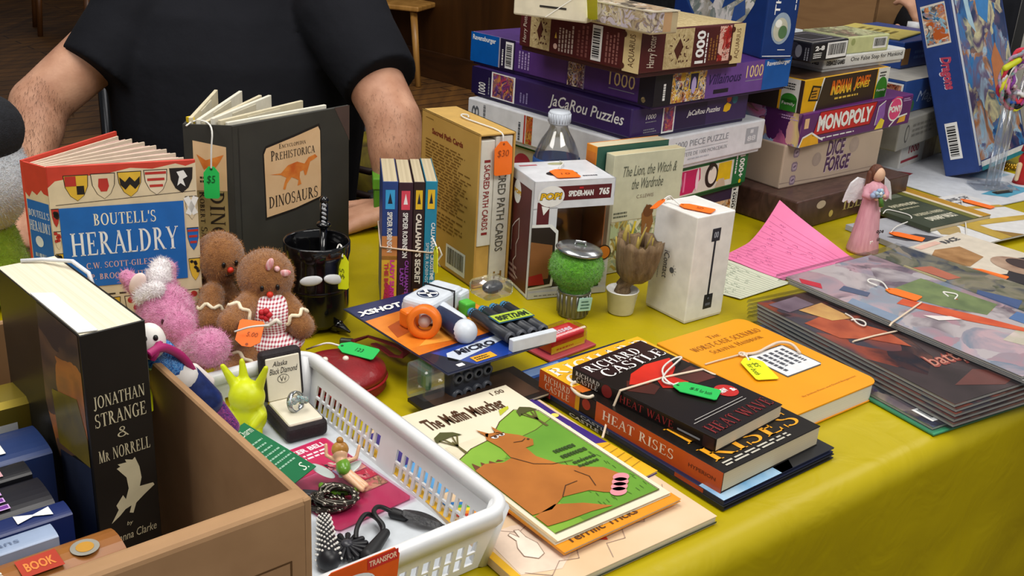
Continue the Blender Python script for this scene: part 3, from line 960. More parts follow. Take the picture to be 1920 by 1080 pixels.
# level 5: maroon map box
MAR = C('#4c1a1c', .4); CRM = C('#d2bd8a', .45)
t, b, f, D = gbox('puzzle_box', 'maroon jigsaw box with cream map squares, top of the tall stack', 'jigsaw box', .272, .063, (1205, 58), (967, 12), (1410, 45), MAR, PZ, C('#351214'))
MAP = NOISY('#cbb98c', '#a08a5c', 120, .5, dist=2); BR = C('#4a2016')
for key, xs in (('left', (.1, .275)), ('front', (.215, .485))):
    x = f[key]
    b.rect(x, xs[0], .04, xs[1], .98, MAP, 1)
    cx = (xs[0] + xs[1]) / 2; hw = (xs[1] - xs[0]) / 2
    b.poly(x, [(cx - hw * .33, .48), (cx - hw * .02, .24), (cx + hw * .3, .55), (cx + hw * .02, .76)], BR, 2)
    for k in range(11):
        a = k * .57
        b.line(x, [(cx + math.cos(a) * hw * .5, .5 + math.sin(a) * .3), (cx + math.cos(a) * hw * .68, .5 + math.sin(a) * .36)], .0012, BR, 2)
    for k in range(9): b.disc(x, cx + hw * (.1 + .07 * k), .2 + .17 * (k % 4), .0015, BR, 2)
x = f['left']
b.text(x, 'Harry Potter', .035, .12, .075, .9, C('#cdbfb0'), 90, shear=.15); b.disc(x, .325, .2, .004, C('#e3c0b4')); b.poly(x, [(.315, .4), (.335, .4), (.325, .55)], C('#d9b84a'))
b.para(x, .345, .1, .48, .85, 5, C('#b9a8a0'), 3, 90); b.para(x, .50, .1, .60, .9, 3, C('#7a4844'), 4, 90)
b.barcode(x, .625, .08, .705, .92, 'y'); b.para(x, .73, .1, .84, .9, 4, C('#8a5a54'), 5, 90)
b.rect(x, .875, .0, 1, 1, CRM, 1); b.text(x, 'AQUARIUS', .915, .12, .965, .88, C('#5a3a22'), 90)
for y in (.12, .85): b.disc(x, .875, y, .004, BR, 3)
x = f['front']
b.text(x, 'Harry Potter', .065, .12, .15, .88, C('#d8cbb8'), 90, shear=.15); b.text(x, '1000', .515, .1, .60, .9, WHT, 90, bold=.03); b.para(x, .605, .1, .63, .9, 1, WHT, 6, 90)
b.para(x, .64, .15, .73, .85, 3, C('#8a5a2c'), 7, 90); b.rect(x, .74, .1, .86, .97, ART(['#6a1414', '#a81c1c', '#4c1a1c', '#c23a2c', '#d8b0a0'], 90, 8), 1)
b.rect(x, .875, .0, 1, 1, CRM, 1); b.text(x, 'AQUARIUS', .915, .12, .965, .88, C('#6a4a2a'), 90)
for y in (.15, .86): b.disc(x, .878, y, .004, BR, 3)
b.rect(f['top'], .02, .02, .98, .98, MAP, 1)
b.build('lid', t)
zt5 = .335
# papers and a slim cream box on top
t, b, f, D = gbox('cream_box', 'cream card box with a dark slot lying on the maroon map box', 'box', zt5, .045, (1103, 10), (1038, 2), (1180, -8), C('#d8cfb6', .55), d=.11, zt=zt5 + .024)
x = f['left']; b.rect(x, .36, .32, .72, .38, C('#2c2824'), 2); b.line(x, [(.45, .05), (.98, 1)], .0012, C('#f2efe6'), 3)
b.build('carton', t)
c, yaw, w, d = fit(zt5 + .028, (1223, 24), (1104, 0), (1255, 12), w=.05, yaw=.70)
t = thing('magazine_pile', 'faded magazine with grey and tan pictures lying beside the cream card box', 'magazine', (c.x, c.y, zt5), yaw)
b = B(); b.box(-w / 2, -d / 2, 0, w / 2, d / 2, .028, C('#b5a583', .6), .002); b.build('pages', t)
b = B(); b.box(-w / 2 - .001, -d / 2 - .001, .028, w / 2 + .001, d / 2 + .001, .0295, C('#c7bda6')); f = faces(w, d, .0295)
b.rect(f['top'], .03, .04, .97, .96, ART(['#d8d0c0', '#8a7a68', '#3a3430', '#c2b498', '#a08060', '#e8e2d4'], 45, 4), 1)
b.rect(f['front'], 0, .1, .45, .95, ART(['#b9a888', '#8a7458', '#d0c4a8', '#6a5848', '#b8aeb8'], 90, 4), 1); b.rect(f['left'], 0, .1, 1, .95, ART(['#b9a888', '#8a7458', '#d0c4a8', '#6a5848', '#b8aeb8'], 90, 4), 1); b.rect(f['front'], .45, .1, .75, .95, C('#b5916a'), 1)
b.build('cover', t)
# small dark photo card behind the cream box
p = ati(1022, 24, 1.74)
t = thing('picture_card', 'small dark blue picture card standing behind the cream card box', 'card', (p.x, p.y, zt5), .5)
b = B(); b.box(-.012, -.002, 0, .012, .002, .05, C('#1c2740')); f = faces(.024, .004, .05); b.rect(f['front'], .08, .3, .92, .95, ART(['#1a2a50', '#5a78a0', '#c8d0d8', '#101828'], 120, 2)); b.build('card', t)

# globe puzzle: blue box standing on its end behind
t, b, f, D = gbox('puzzle_box', 'blue jigsaw box with a globe picture standing on end atop the violet box', 'jigsaw box', .272, .37, (1425, 111), (1300, 60), (1482, 102), C('#12306a', .35), PZ, None, d=.27, zt=.272, w=.058)
SEA = C('#23457e', .35); LAND = ART(['#a9a695', '#8e8a78', '#c2beb2', '#6d7a72', '#d5d2ca'], 40, 6)
x = f['front']
b.text(x, '1000', .52, .25, .80, .50, C('#5fb0e0'), 90); b.text(x, 'The Earth', .24, .18, .40, .46, WHT, 90, bold=.01); b.para(x, .85, .2, .9, .4, 1, WHT, 3, 90)
b.disc(x, .52, .125, .0175, C('#8fa0b0'), 1, .024); b.disc(x, .5, .12, .013, C('#b9b8a4'), 2, .018); b.disc(x, .58, .11, .008, C('#4f7048'), 3, .01); b.disc(x, .42, .145, .006, C('#e3e3da'), 3)
b.line(x, [(.05, .012), (.95, .012)], .0012, WHT); b.para(x, .5, .035, .8, .042, 1, WHT, 3)
x = f['left']
b.disc(x, .46, .40, .125, SEA, 1); b.disc(x, .5, .36, .115, LAND, 2); b.poly(x, [(.28, .22), (.45, .17), (.5, .24), (.42, .3), (.33, .28)], SEA, 3); b.poly(x, [(.55, .16), (.72, .22), (.7, .3), (.6, .26)], SEA, 3); b.poly(x, [(.66, .1), (.8, .16), (.78, .22), (.68, .18)], C('#2f4f8a'), 3)
b.build('box_body', t)

# ------------------------------------------------------------------ right-hand stack of games
GG = 'board games stacked on the right'
t, b, f, D = gbox('game_box', 'dark brown wood look game box with gold capitals, under the beige box', 'game box', 0, .05, (1496, 380), (1412, 347), (1690, 322), NOISY('#3d2a25', '#5a4038', 14, .35, dist=3, stretch=(1, 3, 1)), GG, None, d=.26)
x = f['front']; b.text(x, 'ILLUM', .40, .30, .74, .92, C('#b5a468', .35), serif=True); b.disc(x, .20, .72, .013, C('#bfae98'), 2, .007); b.disc(x, .3, .3, .006, C('#c2ac60'))
x = f['left']; b.disc(x, .85, .3, .010, C('#7a3028'), 1, .009); b.disc(x, .85, .3, .008, C('#4a2a26'), 2, .007)
b.build('lid', t)
BEI = NOISY('#c4ae9a', '#b3a08e', 10, .5)
t, b, f, D = gbox('game_box', 'beige game box with purple fantasy lettering and three round-cornered icons', 'game box', .05, .075, (1473, 273), (1425, 260), (1660, 243), BEI, GG, None, d=.27)
x = f['front']; DV = C('#4a2a55', .4); LV = C('#d8bfd0')
for z in (.78, .46, .15): b.poly(x, [(.09 + px_ * .055, z - .1 + py_ * .22) for px_, py_ in ((.2, 0), (.8, 0), (1, .2), (1, .8), (.8, 1), (.2, 1), (0, .8), (0, .2))], C('#8a7686'), 1); b.poly(x, [(.098 + px_ * .04, z - .06 + py_ * .14) for px_, py_ in ((.2, 0), (.8, 0), (1, .2), (1, .8), (.8, 1), (.2, 1), (0, .8), (0, .2))], C('#b59fae'), 2); b.line(x, [(.11, z), (.127, z + .03)], .003, C('#6a5570'), 3)
for dx, dy, mt, l in ((.004, -.02, LV, 1), (0, 0, DV, 2)):
    b.text(x, 'DICE', .42 + dx, .58 + dy, .60 + dx, .95 + dy, mt, bold=.03, shear=.15, l=l); b.text(x, 'FORGE', .42 + dx, .20 + dy, .68 + dx, .56 + dy, mt, bold=.03, shear=.15, l=l)
b.disc(x, .33, .55, .012, C('#a8958a'), 1); b.disc(x, .70, .75, .014, C('#a8958a'), 1); b.line(x, [(0, .13), (.45, .09), (1, .12)], .0012, C('#98857a'))
b.rect(f['left'], .05, .1, .6, .13, C('#98857a'))
b.build('lid', t)
MON = C('#5b2268', .35)
t, b, f, D = gbox('game_box', 'purple property trading game box with a red banner', 'game box', .125, .055, (1507, 215), (1403, 203), (1710, 175), MON, GG, None, d=.2, yaw=.76)
x = f['front']
b.poly(x, [(.10, .28), (.60, .28), (.64, .98), (.14, .98)], RED, 1); b.line(x, [(.10, .28), (.60, .28), (.64, .98), (.14, .98), (.10, .28)], .0014, C('#5a1420'), 2)
b.text(x, 'MONOPOLY', .13, .38, .605, .88, WHT, bold=.045, l=3); b.para(x, .17, .12, .5, .2, 1, WHT, 5)
b.poly(x, [(-.0, .0), (.02, .28), (.09, .38), (.15, .20), (.16, 0)], C('#e0a51e'), 2); b.line(x, [(0, .02), (.02, .28), (.09, .38), (.15, .2), (.19, .1)], .003, WHT, 3)
b.rect(x, .02, .55, .055, .85, C('#e2b98a'), 2)
b.poly(x, [(.65, .2), (.66, .8), (.72, .95), (.73, .5), (.72, .15)], C('#8a5aa8'), 2); b.poly(x, [(.655, .05), (.70, .40), (.74, .3), (.73, .05)], C('#e6cf3a'), 3)
b.line(x, [(.65, .2), (.66, .8), (.72, .95)], .002, WHT, 3)
b.disc(x, .83, .6, .024, WHT, 1, .022); b.disc(x, .83, .6, .021, C('#d8457a'), 2, .019); b.text(x, 'PONY', .77, .5, .89, .72, WHT, bold=.05, l=3); b.line(x, [(.78, .9), (.83, 1.0), (.88, .95)], .003, C('#d8457a'), 3)
b.line(x, [(.80, .05), (.86, .3), (.96, .36)], .003, WHT, 2); b.poly(x, [(.87, .1), (.95, .12), (.95, .32), (.89, .28)], C('#dba236'), 2); b.para(x, .9, .8, .98, .92, 2, C('#c9a8d8'), 4)
x = f['left']
b.rect(x, .40, .0, 1, 1, ART(['#5b2268', '#c96a9a', '#8fb8e0', '#7a2a68', '#e6cf8a', '#e0a8c0', '#4a1a58'], 26, 3), 1)
b.para(x, .8, .75, .97, .9, 2, C('#c9a8d8'), 4, l=3)
b.build('lid', t)
YLW = C('#dba512', .4)
t, b, f, D = gbox('game_box', 'yellow and dark brown adventure card game box with green corner discs', 'game box', .18, .053, (1510, 152), (1467, 150), (1665, 124), YLW, GG, None, d=.2, yaw=.79)
x = f['front']; DKB = C('#33241f', .4); GR2 = C('#2c7a22', .4)
b.poly(x, [(.0, 0), (.14, 0), (.2, 1), (0, 1)], YLW, 1); b.poly(x, [(.155, 0), (.85, 0), (.85, 1), (.215, 1)], DKB, 1); b.poly(x, [(.14, 0), (.155, 0), (.215, 1), (.2, 1)], WHT, 2)
b.poly(x, [(.06, .35), (.17, .3), (.19, .75), (.09, .82)], K_, 3); b.poly(x, [(.075, .4), (.16, .36), (.175, .70), (.1, .76)], C('#c28a1c'), 4); b.para(x, .09, .42, .16, .68, 3, K_, 3, l=5)
for i, (ch, px_) in enumerate(zip(('INDIANA', 'JONES'), ((.30, .54), (.57, .76)))):
    b.text(x, ch, px_[0], .42 + i * .02, px_[1], .86, C('#d8661c', .4), bold=.04, shear=.25, l=3); b.text(x, ch, px_[0] + .004, .40, px_[1], .68, C('#e6c23a', .4), bold=.02, shear=.25, l=4)
b.para(x, .36, .22, .72, .34, 1, C('#d8b34a'), 3, l=3)
b.rect(x, .85, 0, 1, 1, C('#d9d9d2'), 1); b.disc(x, .925, .25, .021, GR2, 2, .024); b.rect(x, .855, 0, .995, .3, GR2, 2); b.text(x, 'Family', .87, .2, .98, .3, WHT, l=3); b.para(x, .88, .7, .97, .9, 2, K_, 5); b.rect(x, .84, 0, .852, 1, YLW, 3)
x = f['left']
b.rect(x, .80, 0, 1, 1, C('#cfd0cb'), 1); b.rect(x, 0, 0, .78, 1, C('#2c211e'), 1); b.rect(x, .805, 0, .955, .36, GR2, 2); b.disc(x, .88, .36, .015, GR2, 2, .010); b.rect(x, .965, 0, 1, 1, DKB, 2); b.text(x, 'Family', .82, .16, .94, .28, WHT, l=3); b.para(x, .82, .65, .94, .88, 3, K_, 5, l=3)
b.rect(f['top'], .03, .03, .97, .97, NOISY('#4a342a', '#6a503a', 40, .4), 1)
b.build('lid', t)
t, b, f, D = gbox('game_box', 'flat white game box with black title letters on its narrow side', 'game box', .233, .026, (1547, 108), (1480, 96), (1700, 90), C('#d6d6d2', .4), GG, C('#c2c2be'), d=.24, yaw=.74, seam=.2)
x = f['front']; b.text(x, 'One False Step for Mankind', .31, .32, .96, .78, C('#2a2a2c'), bold=.0); b.text(x, 'DEBACLE GAMES', .03, .3, .24, .68, C('#3a3a3c'), bold=.04)
x = f['left']; b.text(x, 'DEBACLE GAMES', .74, .32, .96, .72, C('#3a3a3c'), bold=.04)
b.rect(f['top'], .01, .01, .99, .99, C('#c9ced0'), 1)
b.build('lid', t)
t, b, f, D = gbox('card_game_box', 'small black card game box with a white barcode, on the flat white box', 'card game box', .259, .032, (1525, 81), (1478, 68), (1587, 71), C('#1d1d24', .4), GG, None, d=.085, yaw=.8)
x = f['front']; b.text(x, '2-8', .08, .58, .33, .82, WHT, bold=.05); b.para(x, .05, .2, .33, .5, 3, WHT, 3); b.barcode(x, .40, .12, .96, .92)
x = f['left']; b.rect(x, .1, .1, .7, .9, NOISY('#1d1d24', '#4a4a55', 150, .4, dist=2), 1); b.disc(x, .72, .5, .006, G1, 2, .01); b.para(x, .84, .1, .95, .9, 2, G1, 3, 90)
x = f['top']; b.rect(x, .05, .05, .95, .95, C('#b9b4b0'), 1); b.rect(x, .08, .08, .92, .92, C('#26262e'), 2); b.rect(x, .2, .2, .8, .8, C('#8a8690'), 3); b.rect(x, .24, .24, .76, .76, C('#1d1d24'), 4)
b.build('box_body', t)
YG = C('#c2c691', .45)
t, b, f, D = gbox('card_game_box', 'small pale green card game box beside the black one', 'card game box', .259, .029, (1592, 70), (1520, 50), (1653, 60), YG, GG, None, d=.095, yaw=.72)
x = f['front']; b.barcode(x, .60, .2, .93, .85); b.disc(x, .12, .7, .006, C('#98a068'))
x = f['top']; b.rect(x, .05, .05, .95, .95, ART(['#c2c691', '#a5a878', '#8a6a60', '#d6d8a8', '#6a6a50'], 60, 3), 1)
b.build('box_body', t)

# ------------------------------------------------------------------ second row of boxes behind
G2 = 'boxes in the rear row on the right'
t, b, f, D = gbox('board_game_box', 'small white box with red lettering, lowest of the rear row', 'game box', 0.0, .056, (1694, 268), (1659, 260), (1733, 253), C('#cbcac6', .45), G2, None, d=.2, w=.26)
x = f['front']; b.text(x, '1000', .14, .5, .34, .78, C('#8a3040'), bold=.03); b.rect(x, .02, .22, .36, .32, C('#9a2a3a')); b.rect(x, .45, .05, .7, .9, NOISY('#8a7a70', '#b5aaa0', 40), 1)
x = f['left']; b.disc(x, .5, .55, .015, C('#9aa39e'), 1); b.disc(x, .5, .55, .011, C('#c2c5c0'), 2)
b.build('lid', t)
t, b, f, D = gbox('board_game_box', 'grey box with a dark oval mark, second up in the rear row', 'game box', .056, .06, (1690, 228), (1655, 219), (1745, 205), C('#8f8d86', .5), G2, None, d=.2, w=.26)
x = f['front']; b.disc(x, .16, .5, .010, C('#4f4e4b'), 1, .018); b.disc(x, .16, .5, .007, C('#8f8d86'), 2, .014); b.para(x, .26, .3, .8, .8, 3, C('#6f6d68'), 3)
b.build('lid', t)
t, b, f, D = gbox('board_game_box', 'blue box with a small red picture and white script, rear row', 'game box', .116, .065, (1700, 153), (1655, 140), (1745, 135), C('#2a4a8c', .35), G2, None, d=.2, w=.27)
x = f['front']; b.text(x, 'Magic', .22, .2, .6, .62, C('#9fb0d0'), shear=.3); b.disc(x, .15, .2, .012, C('#3a6a4a'))
x = f['left']; b.rect(x, .70, .3, .98, .9, WHT, 1); b.rect(x, .72, .35, .96, .85, ART(['#8a3a2a', '#b5663a', '#d8a080', '#5a2418'], 90, 3), 2); b.rect(x, .6, 0, 1, .2, C('#3f6a50'), 2)
b.rect(f['top'], 0, 0, 1, 1, C('#b9b5ac'), 1)
b.build('lid', t)
t, b, f, D = gbox('board_game_box', 'royal blue box with a tan sticker, top of the rear row', 'game box', .181, .055, (1697, 80), (1640, 70), (1745, 72), C('#22448a', .35), G2, None, d=.2, w=.26)
x = f['front']; b.rect(x, .0, .15, .12, .75, C('#b5834a'), 1); b.para(x, .2, .3, .5, .7, 2, C('#5a78b0'), 3)
b.build('lid', t)
t, b, f, D = gbox('rule_booklet', 'thin yellow booklet lying on the royal blue box', 'booklet', .236, .005, (1688, 72), (1600, 60), (1706, 67), C('#cdbb62', .5), None, None, d=.15, w=.16)
b.para(f['top'], .3, .2, .7, .8, 5, C('#8a7a3a'), 2); b.build('cover', t)

# open carton behind the stacks
c, yaw, w, d = fit(.20, (1722, 60), (1585, 42), (1850, 30), w=.3, d=.34, yaw=.74)
CB = wood('#8a6540', '#9d774d', 5, (1, 1, 6), .8)
t = thing('cardboard_carton', 'open brown carton behind the small card game boxes', 'cardboard box', (c.x - .08, c.y + .1, 0), yaw)
for nm, x0, y0, x1, y1 in (('side_panel', -w / 2, -d / 2, -w / 2 + .006, d / 2), ('side_panel', w / 2 - .006, -d / 2, w / 2, d / 2), ('end_panel', -w / 2, d / 2 - .006, w / 2, d / 2), ('end_panel', -w / 2, -d / 2, w / 2, -d / 2 + .006)):
    b = B(); b.box(x0, y0, 0, x1, y1, .285 if nm == 'end_panel' else .28, CB, .001); b.build(nm, t)
b = B(); b.box(-w / 2, -d / 2, 0, w / 2, d / 2, .006, CB); b.build('base_panel', t)

# bottle with white cap held by the second person
P = ati(1709, 50, 2.58)
t = thing('drink_bottle', 'clear bottle with a white screw cap held by the person in dark clothes', 'bottle', (P.x + .008, P.y + .01, .05))
b = B(); b.lathe([(.03, 0), (.032, .02), (.032, .10), (.012, .125), (.012, P.z - .055)], CLEAR(body=.25), (0, 0, 0), 20); b.build('bottle_body', t)
b = B(); b.lathe([(.015, P.z - .065), (.015, P.z - .04)], C('#d4d6da', .35), (0, 0, 0), 20); b.build('cap', t)

# ------------------------------------------------------------------ tall blue box leaning on the stacks
b0 = at(1772, 332, 0); b1 = at(1838, 328, .020)
uy = math.atan2((b1 - b0).y, (b1 - b0).x)
tilt = math.radians(22)
M = Matrix.Translation(b0) @ Matrix.Rotation(uy, 4, 'Z') @ Matrix.Rotation(-tilt, 4, 'Y')
t = thing('puzzle_box', 'big navy jigsaw box leaning on its end, dragon picture on the cover', 'jigsaw box', group=PZ, mat=M)
NAVY = C('#28407e', .35)
w, d, h = (b1 - b0).length, .27, .40
b = B(); b.M = Matrix.Translation((w / 2, 0, .0))
b.box(-w / 2, 0, 0, w / 2, .0 + d, h, NAVY, .003)
f = faces(w, 0, h); x = f['front']
x.o = V3((-w / 2, 0, 0))
b.barcode(x, .24, .08, .6, .26, 'y')
b.text(x, 'Dragons', .36, .42, .74, .58, C('#b5435c'), -90, bold=.05, shear=.2, l=3); b.text(x, 'Dragons', .33, .42, .71, .58, C('#d8d4e0'), -90, bold=.02, shear=.2, l=2)
b.rect(x, .12, .64, .82, .84, C('#d6cfc4'), 1); b.rect(x, .15, .65, .79, .83, ART(['#1c2430', '#3f88b8', '#c87a2c', '#e0d8c8', '#5a3a2a', '#8ac0d8', '#b85a24'], 70, 4), 2)
b.rect(x, .30, .93, .46, 1.0, C('#c9c79a'), 1); b.para(x, .5, .93, .7, 1, 3, WHT, 3, -90)
# wide cover on the +x side
x = Fr((w / 2, 0, 0), (0, 1, 0), (0, 0, 1), d, h)
b.rect(x, .05, .05, .97, .99, ART(['#1f3f78', '#2f78b8', '#6a5a78', '#9fc4e0', '#b0764c', '#36506a', '#cfc8a0', '#54456a', '#183060'], 16, 9, warp=2), 1)
b.poly(x, [(.55, .35), (.72, .36), (.80, .48), (.68, .60), (.56, .52)], C('#b8734a'), 2)
b.poly(x, [(.45, .75), (.6, .70), (.72, .84), (.78, 1), (.5, 1), (.42, .9)], C('#3c82c4'), 2); b.poly(x, [(.2, .9), (.24, .72), (.36, .66), (.3, .8), (.32, .98)], C('#a8c8da'), 2)
b.rect(x, 0, .03, .04, 1, C('#c2c8d4'), 2); b.rect(x, .05, .02, 1, .045, C('#d5d8da'), 2); b.rect(x, .05, 0, 1, .02, C('#1f7a8a'), 2)
b.build('box_body', t)
# ================================================================== middle of the table: standing books, boxes, toys


def book(t, w, d, h, thick, spine, cover, pages, hard=True, over=.003, bt=.0022, sp_round=0.0):
    """closed book filling w x d x h; thick = thickness axis, spine = side with the spine. Returns the cover builder (not built); builds the page block"""
    ax = 'xyz'.index(thick)
    lo = [-w / 2, -d / 2, 0]; hi = [w / 2, d / 2, h]
    c = B()
    for sgn in (0, 1):
        l2, h2 = lo[:], hi[:]
        if sgn: l2[ax] = hi[ax] - bt
        else: h2[ax] = lo[ax] + bt
        c.box(*l2, *h2, cover, .0008, 1)
    l2, h2 = lo[:], hi[:]
    sa = 'xy'.index(spine[1])
    if spine[0] == '-': h2[sa] = lo[sa] + bt * 1.2
    else: l2[sa] = hi[sa] - bt * 1.2
    c.box(*l2, *h2, cover, .0009, 1)
    pl, ph = lo[:], hi[:]
    o = over if hard else .0006
    for a in range(3):
        if a == ax: pl[a] += bt * .9; ph[a] -= bt * .9
        else: pl[a] += o; ph[a] -= o
    if spine[0] == '-': pl[sa] = lo[sa] + bt
    else: ph[sa] = hi[sa] - bt
    p = B(); p.box(*pl, *ph, pages, .0006, 1); p.build('page_block', t)
    return c


def pages_mat(c1='#e3d8bd', c2='#cdbf9f', axis='z', s=900):
    st = {'x': (s, 2, 2), 'y': (2, s, 2), 'z': (2, 2, s)}[axis]
    return NOISY(c1, c2, 1.0, .75, stretch=st)


CREAM = '#e6dcc4'
# ---- heraldry book (fanned open a little)
t_h, yw, w, d = fit(.22, (85, 313), (41, 301), (364, 296), d=.038, yaw=.44)
t = thing('hardback_book', 'worn hardback with painted heraldic shields and a blue title panel', 'book', (t_h.x, t_h.y, 0), yw)
h = .22
TAN = C('#dccbaa', .55)
RDC = C('#c8402f', .55)
LW = at(41, 301, .22); TW_ = at(229, 243, .22)
MI_ = MW[t.name].inverted()
Ll = MI_ @ V3((LW.x, LW.y, 0)); Tl = MI_ @ V3((TW_.x, TW_.y, 0)); Fl = V3((-w / 2, -d / 2, 0))
cb = B()
cb.box(-w / 2, -d / 2, 0, w / 2, -d / 2 + .003, h, RDC, .0008, 1)
f = Fr((-w / 2, -d / 2, 0), (1, 0, 0), (0, 0, 1), w, h)
sdv = (Fl - Ll); SL = sdv.length
bdv = (Tl - Ll).normalized() * w
cb.prism([(0, 0), (bdv.length, 0), (bdv.length, h), (0, h)], Fr(Ll, bdv, (0, 0, 1), 1, 1), -.003, RDC)
cb.prism([(0, 0), (SL, 0), (SL, h - .001), (0, h - .001)], Fr(Ll, sdv, (0, 0, 1), 1, 1), -.0025, RDC)
# torn dust jacket front
cb.poly(f, [(.0, 0), (1, 0), (1, .985), (.93, .97), (.86, .985), (.7, .965), (.55, .975), (.4, .955), (.2, .945), (.05, .93), (0, .9)], TAN, 1)
INK = C('#3a3028'); BLK = C('#1f1b1a'); BLU = C('#1c67b8', .5); RD2 = C('#b7352c', .5); YL2 = C('#dfb53a', .5)


def shield(b, fr, cx, top, wd, ht, base, deco, seed=0):
    pts = [(cx - wd / 2, top), (cx + wd / 2, top), (cx + wd * .46, top - ht * .45), (cx + wd * .28, top - ht * .8), (cx, top - ht), (cx - wd * .28, top - ht * .8), (cx - wd * .46, top - ht * .45)]
    b.poly(fr, pts, INK, 2)
    q = [(cx + (a - cx) * .93, top - .004 + (c - top) * .95) for a, c in pts]
    b.poly(fr, q, base, 3)
    if deco == 'fess':
        for k in range(3): b.rect(fr, cx - wd * (.44 - .08 * k), top - ht * (.18 + .25 * k), cx + wd * (.44 - .08 * k), top - ht * (.08 + .25 * k), RD2, 4)
    elif deco == 'dance':
        b.poly(fr, [(cx - wd * .42, top - ht * .2), (cx - wd * .2, top - ht * .4), (cx, top - ht * .2), (cx + wd * .2, top - ht * .4), (cx + wd * .42, top - ht * .2), (cx + wd * .4, top - ht * .5), (cx + wd * .2, top - ht * .7), (cx, top - ht * .5), (cx - wd * .2, top - ht * .7), (cx - wd * .4, top - ht * .5)], BLK, 4)
    elif deco == 'cross':
        b.poly(fr, [(cx - wd * .18, top - ht * .2), (cx + wd * .18, top - ht * .2), (cx + wd * .22, top - ht * .5), (cx + wd * .12, top - ht * .7), (cx - wd * .12, top - ht * .7), (cx - wd * .22, top - ht * .5)], RD2, 4)
    elif deco == 'salt':
        b.line(fr, [(cx - wd * .35, top - ht * .1), (cx + wd * .25, top - ht * .7)], .006, WHT, 4); b.line(fr, [(cx + wd * .35, top - ht * .1), (cx - wd * .25, top - ht * .7)], .006, WHT, 4)
    elif deco == 'roundel':
        for a, c in ((-.22, .2), (.22, .2), (0, .55)): b.disc(fr, cx + wd * a, top - ht * c, wd * fr.W * .15, RD2, 4)
    elif deco == 'quarter':
        b.rect(fr, cx - wd * .44, top - ht * .42, cx, top - ht * .04, RD2, 4); b.rect(fr, cx, top - ht * .75, cx + wd * .3, top - ht * .42, BLK, 4)
    elif deco == 'lion':
        b.poly(fr, [(cx - wd * .2, top - ht * .15), (cx + wd * .1, top - ht * .1), (cx + wd * .25, top - ht * .35), (cx + wd * .05, top - ht * .45), (cx + wd * .15, top - ht * .75), (cx - wd * .05, top - ht * .6), (cx - wd * .2, top - ht * .7), (cx - wd * .1, top - ht * .35)], WHT if base in (BLK, RD2) else BLK, 4)
    else:
        R = random.Random(seed)
        for k in range(6): b.disc(fr, cx + wd * R.uniform(-.28, .28), top - ht * R.uniform(.1, .6), .0018, RD2 if base is TAN else BLK, 4)


for k, (bs, dc) in enumerate(((YL2, 'quarter'), (TAN, 'cross'), (YL2, 'dance'), (C('#e2d3b8'), 'fess'), (BLK, 'lion'))):
    shield(cb, f, .185 + .178 * k, .955 + .002 * k, .165, .125, bs, dc)
cb.line(f, [(.04, .815), (.99, .845)], .0006, INK, 2)
cb.rect(f, .055, .40, .90, .80, BLU, 5)
cb.text(f, "BOUTELL'S", .275, .705, .70, .765, C('#f0ead2'), serif=True, l=6)
cb.text(f, 'HERALDRY', .11, .56, .85, .675, C('#eef0f0'), serif=True, l=6)
cb.text(f, 'C.W. SCOTT-GILES, o.b.e.', .20, .488, .79, .522, C('#e0b4ae'), serif=True, l=6)
cb.text(f, '& J.P. BROOKE-LITTLE, f.s.a.', .14, .43, .82, .464, C('#e0b4ae'), serif=True, l=6)
for k in range(3): shield(cb, f, .955, .82 - .16 * k, .085, .12, (TAN, BLU, YL2)[k], ('salt', 'fess', 'x')[k], k)
for k in range(4): shield(cb, f, .03, .80 - .11 * k, .05, .09, (RD2, TAN, YL2, RD2)[k], 'x', k)
cb.para(f, .03, .345, .97, .362, 1, INK, 12)
for r_, (top, sds) in enumerate(((.335, ((RD2, 'x'), (YL2, 'quarter'), (TAN, 'roundel'), (BLK, 'salt'), (TAN, 'roundel'))), (.175, ((TAN, 'salt'), (BLU, 'lion'), (YL2, 'dance'), (RD2, 'lion'), (TAN, 'x'))))):
    for k, (bs, dc) in enumerate(sds): shield(cb, f, .14 + .19 * k, top, .165, .12, bs, dc, k + 9)
    cb.para(f, .03, top - .142, .97, top - .128, 1, INK, 13 + r_)
# spine
sp = Fr(Ll, sdv, (0, 0, 1), SL, h)
cb.poly(sp, [(0, 0), (1, 0), (1, .86), (.8, .865), (.7, .88), (.5, .85), (.3, .865), (.15, .83), (0, .85)], TAN, 1)
cb.rect(sp, .03, .38, .97, .82, BLU, 2)
cb.text(sp, "BOUTELL'S", .06, .74, .94, .775, C('#eef0f0'), serif=True, l=3); cb.text(sp, 'HERALDRY', .06, .67, .94, .72, C('#eef0f0'), serif=True, l=3)
cb.disc(sp, .4, .62, .006, C('#dfe5ea'), 3); cb.para(sp, .15, .42, .85, .57, 4, C('#cfd8e2'), 3)
shield(cb, sp, .5, .33, .7, .14, RD2, 'salt')
cb.build('cover', t)
pb = B(); PG = C('#dccab4', .75); PK = C('#c9a79a', .75)
a0_ = 0.0; a1_ = math.atan2(bdv.y, bdv.x)
pb.box(-w / 2 + .002, -d / 2 + .0032, .003, w / 2 - .004, -d / 2 + .006, h - .004, PG)
NP = 22
for k in range(NP):
    q_ = (k + .5) / NP
    p0 = Fl.lerp(Ll, q_) + V3((.003, .002, 0)); aa = a1_ * q_
    pb.M = Matrix.Translation(p0) @ Matrix.Rotation(aa, 4, 'Z')
    pb.box(0, -.0009, .003, w * (.95 - .02 * (k % 3)), .0009, h - .004 - .0012 * (k % 3), PK if k % 3 else PG)
pb.M = None
pb.build('pages', t)

